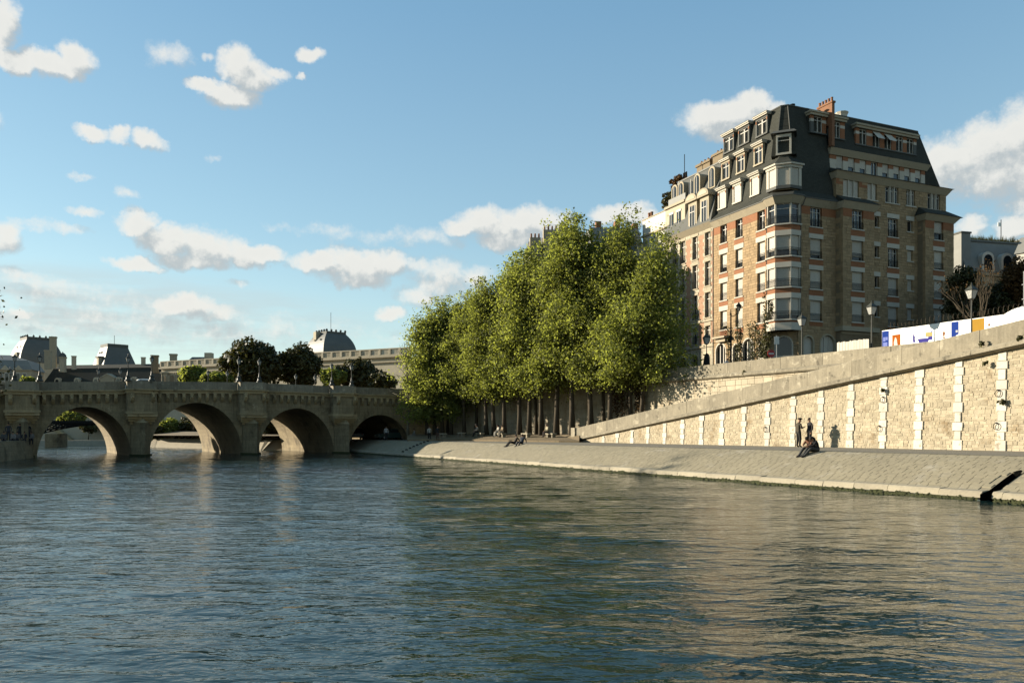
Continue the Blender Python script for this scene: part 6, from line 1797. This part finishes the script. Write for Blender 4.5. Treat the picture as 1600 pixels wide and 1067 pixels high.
def body(pose, sleeves):
    key = (pose, sleeves)
    if key in BODY: return BODY[key]
    p = POSES[pose]; names, vs_, es, rad = [], [], [], []
    def add(n, co_, r): names.append(n); vs_.append(co_); rad.append(r); return len(vs_) - 1
    I = {n: add(n, p[n], RAD[n]) for n in ('pel', 'waist', 'chest', 'neck', 'head', 'top')}
    es += [(I['pel'], I['waist']), (I['waist'], I['chest']), (I['chest'], I['neck']), (I['neck'], I['head']), (I['head'], I['top'])]
    hands = []
    for sd in (1, 2):
        def g_(n):
            if sd == 2 and n + '2' in p: return p[n + '2']
            x, y, z = p[n]; return (x, y, z) if sd == 1 else (-x, y, z)
        a = add('sh', g_('sh'), RAD['sh']); b = add('el', g_('el'), RAD['el']); c = add('ha', g_('ha'), RAD['ha'])
        h = add('hip', g_('hip'), RAD['hip']); k = add('kn', g_('kn'), RAD['kn']); n_ = add('an', g_('an'), RAD['an']); t = add('toe', g_('toe'), RAD['toe'])
        es += [(I['chest'], a), (a, b), (b, c), (I['pel'], h), (h, k), (k, n_), (n_, t)]
        hands.append((Vector(g_('el')), Vector(g_('ha'))))
    me = bpy.data.meshes.new('tmp'); me.from_pydata(vs_, es, [])
    o = bpy.data.objects.new('tmp', me); COL.objects.link(o)
    o.modifiers.new('s', 'SKIN'); sub = o.modifiers.new('u', 'SUBSURF'); sub.levels = sub.render_levels = 1
    for i, r in enumerate(rad): me.skin_vertices[0].data[i].radius = r
    me.skin_vertices[0].data[0].use_root = True
    ev = o.evaluated_get(bpy.context.evaluated_depsgraph_get())
    em = ev.to_mesh(); V = [tuple(v.co) for v in em.vertices]; Fc = [tuple(f.vertices) for f in em.polygons]; ev.to_mesh_clear()
    bpy.data.objects.remove(o); bpy.data.meshes.remove(me)
    seg = []
    def S(i, j, m_): seg.append((Vector(vs_[i]), Vector(vs_[j]), m_))
    for i, j in es:
        n = (names[i], names[j])
        S(i, j, 0 if n in (('neck', 'head'), ('head', 'top')) or (n == ('el', 'ha') and not sleeves) else 2 if n[0] in ('hip', 'kn') or n == ('pel', 'hip') else 3 if n == ('an', 'toe') else 1)
    for e_, h_ in hands: seg.append((h_, h_ + (h_ - e_).normalized() * .1, 0))
    q = MB()
    Vv = [Vector(v) for v in V]
    for f in Fc:
        c = sum((Vv[i] for i in f), Vector()) / len(f); best = (9, 1)
        for a, b, m_ in seg:
            ab = b - a; tt = max(0, min(1, (c - a).dot(ab) / max(ab.length_squared, 1e-9))); dd = (c - a - ab * tt).length
            if dd < best[0]: best = (dd, m_)
        q.mi.append(best[1]); q.f.append(f)
    q.v = V
    # palm, four unequal curled fingers and a thumb leaving the side of the palm
    q.cur = 0
    for e_, h_ in hands:
        d = (h_ - e_).normalized(); sd = d.cross(Vector((0, 1, .2))).normalized(); cu = d.cross(sd).normalized()
        for k, L in enumerate((.07, .082, .078, .06)):
            b = h_ + d * .03 + sd * (.028 - .019 * k)
            q.tube([b, b + d * L * .55 + cu * .006, b + d * L * .9 + cu * .03], [.0095, .009, .007], 5)
        q.tube([h_ + sd * .03, h_ + sd * .055 + d * .035, h_ + sd * .05 + d * .07 + cu * .012], [.011, .010, .008], 5)
    # nose, ears, eyes
    hd = Vector(p['head']); up = (Vector(p['top']) - Vector(p['neck'])).normalized(); fw = Vector((0, -1, 0)); fw = (fw - up * fw.dot(up)).normalized(); rt = fw.cross(up)
    q.tube([hd + fw * .085 + up * .02, hd + fw * .118 - up * .012], [.010, .016], 5)
    for s_ in (1, -1): q.tube([hd + rt * s_ * .078, hd + rt * s_ * .1 + up * .005], [.028, .022], 6)
    q.cur = 4
    for s_ in (1, -1): q.tube([hd + rt * s_ * .034 + fw * .085 + up * .022, hd + rt * s_ * .034 + fw * .097 + up * .022], [.012, .009], 5)
    q.tube([hd + rt * .026 + fw * .094 - up * .042, hd - rt * .026 + fw * .094 - up * .042], .006, 4)
    hr = MB(); n = 9
    hair = []
    for i in range(6):
        th = i / 5 * 1.75
        for k in range(n):
            an = 2 * math.pi * k / n; back = .5 - .5 * math.cos(an)
            t2 = th * (.62 + .38 * back)
            hair.append(hd + up * (.03 + .108 * math.cos(t2)) + (fw * -math.cos(an + math.pi) * -1 * .103 + rt * math.sin(an) * .092) * math.sin(min(t2, 1.6)) - fw * .012)
    fs = [(i * n + k, i * n + (k + 1) % n, (i + 1) * n + (k + 1) % n, (i + 1) * n + k) for i in range(5) for k in range(n)]
    BODY[key] = (q, hair, fs, hd, up, fw)
    return BODY[key]


def person(lab, loc, facing, pose, top, legs, hairc=(.018, .013, .01), shoes=(.015, .013, .012), scale=1.0, sleeves=True, group='people along the quay', hat=None, long_hair=False):
    q, hair, fs, hd, up, fw = body(pose, sleeves)
    ang = math.atan2(facing[1], facing[0]) + math.pi / 2
    t = thing('person', lab, 'person', Matrix.Translation(loc) @ rotz(ang) @ Matrix.Scale(scale, 4), group)
    b = q.build('body', [M_SKIN, cloth(top), cloth(legs), cloth(shoes), M_HAIR], t, smooth=True)
    h = MB(); h.raw(hair, fs); h.build('hair', cloth(hairc), t, smooth=True)
    if long_hair: MB().tube([hd - fw * .07 + up * .06, hd - fw * .11 - up * .06, hd - fw * .10 - up * .24], [.075, .085, .05], 7).build('long_hair', cloth(hairc), t, smooth=True)
    if hat:
        c = hd + up * .10
        MB().lathe([(.09, -.02), (.13, .0), (.145, .035), (.10, .075), (.02, .085)], 12, tuple(c), 1.0, 1.05).build('cap', cloth(hat), t, smooth=True)
    return t


def qz(px, T, z=Z_LOW): d = d_at_T(px, T); return P(px, d, z)


BLK, NAVY, BROWN = (.016, .015, .014), (.02, .022, .035), (.07, .055, .035)
person('standing person in a dark cap and brown jacket looking down at a phone', qz(1248, 38.45), (.93, .32), 'phone', BROWN, BLK, scale=1.05, hat=(.012, .011, .01))
person('standing dark-haired person in dark clothes with hands low, facing the one in the cap', qz(1265, 38.9), (-.95, -.15), 'stand', (.03, .026, .028), (.014, .014, .016), scale=1.07)


def on_slope(px, q, lab, pose, top, legs, **kw):
    s = 30.0
    for _ in range(12):
        T = Tw(s) + q; d = d_at_T(px, T); p = P(px, d); s = -.4343 * p.x + .9008 * p.y
    return person(lab, P(px, d, slope_z(q) - .02), kw.pop('facing', (-.90, -.43)), pose, top, legs, **kw)


on_slope(1267, 3.62, 'seated person with bare arms and grey jeans hunched beside a friend in black', 'edge', (.20, .09, .05), (.075, .072, .065), sleeves=False, facing=(-.82, -.57))
on_slope(1276.5, 3.60, 'seated person in black with long dark hair at the slope edge below the standing pair', 'edge', (.012, .011, .011), (.06, .058, .052), long_hair=True, sleeves=True, facing=(-.96, -.28))
on_slope(804, 3.60, 'seated person in a brown jacket with legs stretched down the slope before the tree row', 'lean', (.05, .035, .02), BLK)
on_slope(815, 3.66, 'seated person in dark blue leaning back beside the one in the brown jacket', 'lean', (.025, .035, .05), (.03, .03, .035), facing=(-.5, -.85))
person('walking person in a loose white shirt near the bridge end of the quay', qz(671, 31.2), (-.3, .95), 'walk', (.5, .46, .38), BLK, scale=.96)
person('walking person with a black backpack-dark top near the bridge, beside the white shirt', qz(684, 31.6), (-.2, .97), 'walk', (.02, .02, .022), (.12, .07, .05), scale=.96)
person('small person in a white top standing in the shadow of the quay arch', qz(603.5, 28.4), (.2, -.97), 'stand', (.42, .4, .38), BLK, scale=.98)
person('pedestrian in a pale blue shirt behind the upper parapet before the arched windows', P(1136, 71.0, Z_ST), (.6, -.8), 'stand', (.30, .36, .42), NAVY)


def bench(px, T, lab, L=1.5):
    d = d_at_T(px, T); z = ground_T(px, T) - .06
    t = thing('stone_bench', lab, 'bench', Matrix.Translation(P(px, d, z)) @ rotz(A_RAMP), 'stone benches under the trees')
    MB().box(-L / 2, L / 2, -.25, .25, .36, .50).build('seat', M_KERB, t)
    for sx in (-1, 1): MB().box(sx * L * .32 - .13, sx * L * .32 + .13, -.2, .2, 0, .36).build('leg', M_PARAPET, t)
    return P(px, d, z + .5)


BEN = [(692, 33.6, 'empty stone bench nearest the bridge'), (721, 35.3, 'empty stone bench beside the wide trunk, second from the bridge'), (750, 36.2, 'stone bench with one dark-trousered sitter, third from the bridge'), (784, 37.0, 'stone bench with two sitters side by side'),
       (822, 38.0, 'stone bench half hidden behind the pair lying on the slope'), (861, 39.0, 'stone bench nearest the ramp with a sitter in a pale shirt')]
seats = [bench(*b) for b in BEN]
RIV = (-.9, -.43)
person('bench sitter in a hat and pale shirt with dark trousers', seats[2] + Vector((-.30, -.08, 0)), RIV, 'sit', (.35, .3, .24), BLK, hat=(.1, .09, .08))
person('bench sitter with long dark hair in a white dress', seats[3] + Vector((-.35, .15, 0)), RIV, 'sit', (.5, .47, .4), (.45, .42, .36), long_hair=True)
person('bench sitter in a tan shirt sharing a bench with the white dress', seats[3] + Vector((.12, -.5, 0)), RIV, 'sit', (.32, .24, .15), (.3, .26, .2))
person('bench sitter in a cream shirt near the foot of the ramp', seats[5] + Vector((-.35, .1, 0)), RIV, 'sit', (.48, .42, .28), (.05, .035, .03))
person('crouching grey-clad person on the planted bank beside the trunk painted as sunlit', qz(648, 31.3, 2.08), (-.9, -.4), 'sit', (.16, .15, .13), (.2, .18, .15))
for i, (px, d, pose, c, lab) in enumerate([(6, 72, 'sit', (.1, .1, .1), 'sitter at the frame edge of the dark quay'), (13, 74, 'stand', (.05, .05, .06), 'standing figure in grey on the dark quay, closest to the frame edge'), (20, 76, 'sit', (.28, .26, .24), 'sitter in a pale top on the dark quay'),
                                           (27, 77, 'sit', (.16, .14, .13), 'sitter in dull brown on the dark quay beside the pale top'), (31, 78, 'stand', (.03, .03, .03), 'tall standing figure in black among the quay sitters'), (38, 78, 'sit', (.04, .04, .05), 'sitter in black at the middle of the dark quay'), (44, 79, 'stand', (.02, .02, .025), 'standing figure in black by the bridge pier'), (49, 79.3, 'sit', (.24, .23, .22), 'sitter in grey next to the bridge pier')]):
    person(lab, P(px, d, 1.75), (.5, -.85), pose, c, (.03, .03, .035), scale=.95, group='people on the shaded quay')
for px, d, c, lab in ((277, 134, (.04, .035, .03), 'dark reclining sitter nearest the pier, under the second full arch'), (287, 132.5, (.05, .045, .04), 'middle one of three sitters on the island quay under the second arch'), (297, 131, (.16, .06, .04), 'reddish sitter on the island quay nearest the sunlit arch face'), (413, 115, (.3, .28, .26), 'pale sitter on the island quay at the start of the third full arch')):
    person(lab, P(px, d + 2.6, 1.5), (-.3, -.95), 'lean', c, (.03, .03, .03), group='people on the island quay')


# ------------------------------------------------------------------ street furniture on the upper quay
def street_lamp(px, T, lab, h=3.5):
    d = d_at_T(px, T)
    t = thing('street_lamp', lab, 'street lamp', Matrix.Translation(P(px, d, Z_ST)) @ rotz(R(20)), 'lamps on the upper quay')
    lamp_mesh(t, h, False, 1.08)
    return t


street_lamp(1253, 48, 'street lamp with pale lantern in front of the corner bay')
street_lamp(1362, 48, 'street lamp beside the pale site fence in front of the shaded facade')
street_lamp(1518, 48, 'street lamp in front of the yellow hoarding print and dark shrubs')
d = d_at_T(1104, 48); t = thing('street_lamp', 'ornate dark cast-iron lamp in front of the brick house arches', 'street lamp', Matrix.Translation(P(1104, d, Z_ST)), 'lamps on the upper quay'); lamp_mesh(t, 3.2, True, 1.2)
MB().lathe([(.32, .9), (.36, 1.2), (.28, 1.7), (.16, 2.2), (.08, 2.4)], 10).build('ornament', M_IRON, t)
d = d_at_T(1142, 49); t = thing('bracket_lamp', 'tall black post with a curved arm carrying a lantern before the sunlit facade', 'street lamp', Matrix.Translation(P(1142, d, Z_ST)))
zb = Zat(492, d) - Z_ST
MB().tube([(0, 0, 0), (0, 0, zb)], [.10, .06], 8).build('pole', M_IRON, t); MB().lathe([(.11, 0), (.05, .15), (.02, .5)], 8, (0, 0, zb)).build('finial', M_IRON, t)
MB().tube([(0, 0, zb - .1), (.25, 0, zb - .12), (.5, 0, zb + .1), (.72, 0, zb + .12), (.72, 0, zb + .35)], .035, 6).build('arm', M_IRON, t)
l_ = MB(); l_.lathe([(.1, .35), (.2, .75), (.2, .77)], 4, (.72, 0, zb)).build('lantern', M_LAMPI, t); MB().lathe([(.3, .78), (.12, 1.0), (.03, 1.15)], 6, (.72, 0, zb)).build('cap', M_IRON, t)

d = d_at_T(1205, 49.5); t = thing('no_entry_sign', 'round red no-entry sign with a white bar behind the upper parapet', 'road sign', Matrix.Translation(P(1205, d, Z_ST)) @ rotz(R(8)))
zc = Zat(552.5, d) - Z_ST
MB().tube([(0, .06, 0), (0, .06, zc + .3)], .04, 6).build('post', M_STEEL, t)
def disc(r, y0, y1): return [(r * math.cos(2 * math.pi * k / 20), zc + r * math.sin(2 * math.pi * k / 20)) for k in range(20)], y0, y1
MB().extr(*disc(.33, -.02, .02)).build('plate', M_SIGNR, t); MB().box(-.24, .24, -.026, -.02, zc - .06, zc + .06).build('bar', M_SIGNW, t)
d = d_at_T(1213.5, 48.5); t = thing('sign_board', 'blank pale back of a rectangular sign on a thin post before the dark arch', 'road sign', Matrix.Translation(P(1213.5, d, Z_ST)) @ rotz(R(-12)))
MB().tube([(0, 0, 0), (0, 0, Zat(524, d) - Z_ST)], .035, 6).build('post', M_STEEL, t)
MB().box(-.2, .2, -.05, -.02, Zat(538, d) - Z_ST, Zat(526, d) - Z_ST).build('plate', M_SIGNW, t)


def hoarding():
    T = 51.0; M = Matrix.Translation(bank(T, 0)) @ rotz(A_RAMP)
    def ax(px):
        d = d_at_T(px, T); p = P(px, d); return -(-.4343 * p.x + .9008 * p.y)
    def zz(px, py): return Zat(py, d_at_T(px, T))
    t = thing('site_hoarding', 'long white printed building-site hoarding with blue, orange and ochre panels above the ramp', 'hoarding', M)
    a0, a1 = ax(1378), ax(1378) + 26; zt = 10.14
    n = 13
    for i in range(n):
        xa, xb = a0 + (a1 - a0) * i / n, a0 + (a1 - a0) * (i + 1) / n
        MB().box(xa + .006, xb - .006, 0, .05, Z_ST, zt + rnd.uniform(-.01, .01)).build('hoarding_panel', M_CANVAS, t)
    def pr(nm, mt, px0, px1, py0, py1, o=.004, poly=None):
        if poly: q = MB().extr([(ax(x), zz(x, y)) for x, y in poly], -o, -.0005)
        else:
            za, zb = (zz(px0, py1) + zz(px1, py1)) / 2, (zz(px0, py0) + zz(px1, py0)) / 2
            q = MB().box(ax(px0), ax(px1), -o, -.0005, max(Z_ST, za), min(zt - .02, zb))
        q.build(nm, mt, t)
    MB().box(ax(1378.3), ax(1389), -.004, -.0005, Z_ST, zt - .05).build('blue_panel', M_BLUE, t)
    pr('pale_print', M_LBLUE, 1380, 1383.6, 527, 533.6, .008); pr('pale_print', M_LBLUE, 1383.9, 1387, 526.6, 531.5, .008); pr('pale_print', M_LBLUE, 1380, 1386.5, 535, 541, .008)
    pr('orange_picture', M_ORANGE, 1394, 1407, 522.8, 543); pr('pale_figure', M_SHUTTER, 0, 0, 0, 0, .008, [(1397, 543), (1396.6, 535), (1398.4, 528), (1399.6, 526.8), (1401.2, 530), (1402, 536), (1403.4, 543)])
    for p in ([(1426.5, 535), (1426.2, 521), (1427.2, 521), (1430.6, 535)], [(1427.6, 531), (1429.6, 522), (1430.2, 522.4), (1429.2, 532)], [(1430.6, 528.6), (1433.4, 524.4), (1433.8, 524.8), (1431.2, 530)]): pr('violet_stroke', M_PURPLE, 0, 0, 0, 0, .006, p)
    pr('violet_band', M_PURPLE, 0, 0, 0, 0, .006, [(1433.5, 529.5), (1450, 528), (1450.5, 526), (1457, 525), (1457, 530.5), (1451, 531.5), (1450.4, 534), (1436, 535.5)])
    pr('pale_yellow_print', M_PYEL, 1446, 1457, 519, 526); pr('grey_mark', M_LBLUE, 1454.4, 1456.8, 516.5, 518.8, .006)
    pr('brown_head', M_TERRA, 0, 0, 0, 0, .006, [(1472.4, 521), (1473.2, 518.6), (1475, 517.7), (1476.8, 519), (1477, 521.6), (1475.8, 524.2), (1475.9, 527), (1477.6, 529), (1472.6, 529), (1474.2, 526.6), (1473.2, 523.6)])
    MB().box(ax(1486.3), ax(1498), -.004, -.0005, Z_ST, zt - .05).build('blue_panel', M_BLUE, t)
    c, r = ax(1498), ax(1498) - ax(1491); zq = zz(1498, 519)
    MB().extr([(c, zq - 1.8)] + [(c - r * math.cos(math.pi / 2 * k / 8), zq - .25 + r * 1.25 * math.sin(math.pi / 2 * k / 8) - .3) for k in range(9)], -.008, -.0045).build('white_arc', M_CANVAS, t)
    pr('dark_mark', M_BLACKP, 1493.4, 1496.6, 515.8, 519.4, .012)
    MB().box(ax(1519), ax(1538), -.004, -.0005, Z_ST, zt - .05).build('ochre_panel', M_YEL, t)
    pr('brown_mark', M_TERRA, 1543.8, 1547.5, 505.6, 509.5, .006)
    # coil of razor wire
    w_ = thing('razor_wire', 'loose coil of rusty razor wire along the top of the white hoarding', 'razor wire', M @ T3(0, .6, zt - .05))
    q = MB(); pts = []; L = 15.0; nn = int(L / .34 * 12)
    for i in range(nn):
        u = i / 12 * 2 * math.pi; x = a0 + .3 + L * i / nn
        pts.append((x + .1 * math.sin(.7 * x), .36 * math.cos(u), .36 + (.30 + .08 * math.sin(x * 1.3)) * math.sin(u)))
    q.tube(pts, .016, 4, cap=False); q.build('coil', M_BARK, w_)
    # scaffold frame and tarpaulin
    s_ = thing('scaffold_frame', 'pale galvanised scaffold frame standing behind the end of the hoarding', 'scaffold', M @ T3(ax(1582), 1.2, Z_ST))
    z = lambda y: zz(1582, y) * 1.0 - Z_ST + .15
    for x in (0, 2.4): MB().tube([(x, 0, 0), (x, 0, z(425))], .045, 6).build('standard', M_STEEL, s_)
    for y in (446, 469, 480): MB().tube([(-.1, -.06, z(y)), (2.6, -.06, z(y))], .04, 6).build('ledger', M_STEEL, s_)
    MB().tube([(.95, -.06, z(480)), (.95, -.06, z(469))], .035, 6).build('strut', M_STEEL, s_)
    b = thing('white_tarpaulin', 'crumpled white tarpaulin heaped on top of the hoarding beside the scaffold', 'tarpaulin', M @ T3(ax(1592), .4, zt - .1))
    MB().lathe([(1.0, 0), (1.1, .12), (.8, .3), (.5, .42), (.1, .5)], 9, (0, 0, 0), 1.1, .35).build('sheet', M_CANVAS, b, smooth=True)
    # low pale fence nearer the parapet
    M3 = Matrix.Translation(bank(47.3, 0)) @ rotz(A_RAMP)
    def ax3(px): p = P(px, d_at_T(px, 47.3)); return -(-.4343 * p.x + .9008 * p.y)
    f = thing('site_fence', 'low pale vertically boarded site fence behind the upper parapet before the shaded facade', 'fence', M3)
    x0, x1 = ax3(1308), ax3(1358); n = 22; ztop = Zat(532, d_at_T(1335, 47.3))
    for i in range(n):
        xa, xb = x0 + (x1 - x0) * i / n, x0 + (x1 - x0) * (i + 1) / n
        MB().box(xa + .012, xb - .012, -.02 - .012 * (i % 2), .02, Z_ST, ztop + rnd.uniform(-.03, .03)).build('board', M_SHUTTER, f)
    MB().box(x0, x1, .022, .08, Z_ST + .4, Z_ST + .5).build('rail', M_STEEL, f)


hoarding()


# ------------------------------------------------------------------ vehicles
def car(nm, lab, M, paint, L=4.0, W=1.66, H=1.42, group=None, cat='car', tall=False):
    t = thing(nm, lab, cat, M, group)
    b = L / 2
    if not tall: prof = [(-b, .32), (-b + .05, .62), (-b + .5, .82), (-b + 1.05, .9), (-b + 1.62, H - .04), (-b + 2.1, H), (b - 1.0, H - .02), (b - .35, .95), (b - .04, .84), (b, .4), (b - .1, .25), (-b + .1, .25)]
    else: prof = [(-b, .32), (-b + .04, .8), (-b + .6, 1.1), (-b + 1.25, H - .08), (-b + 1.6, H), (b - .12, H), (b - .02, H - .2), (b, .4), (b - .1, .25), (-b + .1, .25)]
    ins = lambda z: .12 * max(0, (z - .9) / (H - .9))
    q = MB(); n = len(prof)
    q.raw([(x, -W / 2 + ins(z), z) for x, z in prof] + [(x, W / 2 - ins(z), z) for x, z in prof], [tuple(range(n)), tuple(range(2 * n - 1, n - 1, -1))] + [((i + 1) % n, i, n + i, n + (i + 1) % n) for i in range(n)])
    q.build('body', paint, t)
    for sy in (-1, 1):
        wn = [(-b + 1.28, .95), (-b + 1.72, H - .12), (b - 1.05, H - .12), (b - .62, .97)] if not tall else [(-b + .95, 1.15), (-b + 1.35, H - .25), (-b + 2.0, H - .25), (-b + 2.0, 1.15)]
        MB().loft([(x, sy * (W / 2 - ins(z) + .004), z) for x, z in wn], [(x, sy * (W / 2 - ins(z) - .02), z) for x, z in wn]).build('side_window', M_GLASS, t)
        for x in (-b + .78, b - .72):
            wh = MB().lathe([(.30, -.1), (.31, -.05), (.31, .05), (.30, .1)], 16); wh.v = [(x + a, sy * (W / 2 - .06) + c, .31 + bb) for a, bb, c in wh.v]
            wo = wh.build('wheel', M_RUBBER, t)
            rm = MB().lathe([(.18, -.11), (.17, .11)], 12); rm.v = [(x + a, sy * (W / 2 - .06) + c, .31 + bb) for a, bb, c in rm.v]
            rm.build('rim', M_STEEL, wo)
    MB().hexa([(b - .92, -W / 2 + .2, H - .1), (b - .92, W / 2 - .2, H - .1), (b - .9, W / 2 - .2, H - .14), (b - .9, -W / 2 + .2, H - .14), (b - .38, -W / 2 + .14, 1.0), (b - .38, W / 2 - .14, 1.0), (b - .34, W / 2 - .14, .98), (b - .34, -W / 2 + .14, .98)]).build('rear_window', M_GLASS, t) if not tall else MB().box(b - .003, b + .006, -.6, .6, 1.25, H - .25).build('rear_window', M_GLASS, t)
    for sy in (-1, 1): MB().box(b - .03, b + .012, sy * W * .36 - .09, sy * W * .36 + .09, .68, .84).build('tail_light', M_SIGNR, t); MB().box(-b - .006, -b + .06, sy * W * .34 - .13, sy * W * .34 + .13, .56, .68).build('headlight', M_LAMPG, t)
    return t


car('parked_car', 'dark green car parked side-on in the shadow of the quay arch', M_BR @ T3(px_on_bridge(612) + 1.0, 2.6, Z_LOW), M_CAR)
car('parked_car', 'black car seen end-on against the sunlit inner face of the quay arch', Matrix.Translation(P(556, 113, Z_LOW)) @ rotz(R(-72)), M_BLACKP, 4.2, 1.75, 1.62)
dv = d_at_T(1010, 48.6)
car('delivery_van', 'white delivery van parked behind the upper parapet beside the tree crowns', Matrix.Translation(P(1010, dv, Z_ST) + Vector((-.2, 2.2, 0))) @ rotz(A_RAMP), M_VAN, 4.8, 1.9, 2.15, cat='van', tall=True)
car('white_car', 'white car crossing the bridge, only its roof showing over the parapet', M_BR @ T3(px_on_bridge(250) - 1.2, 5.0, zp(13) - .95), M_VAN, 4.0, 1.7, 1.45)
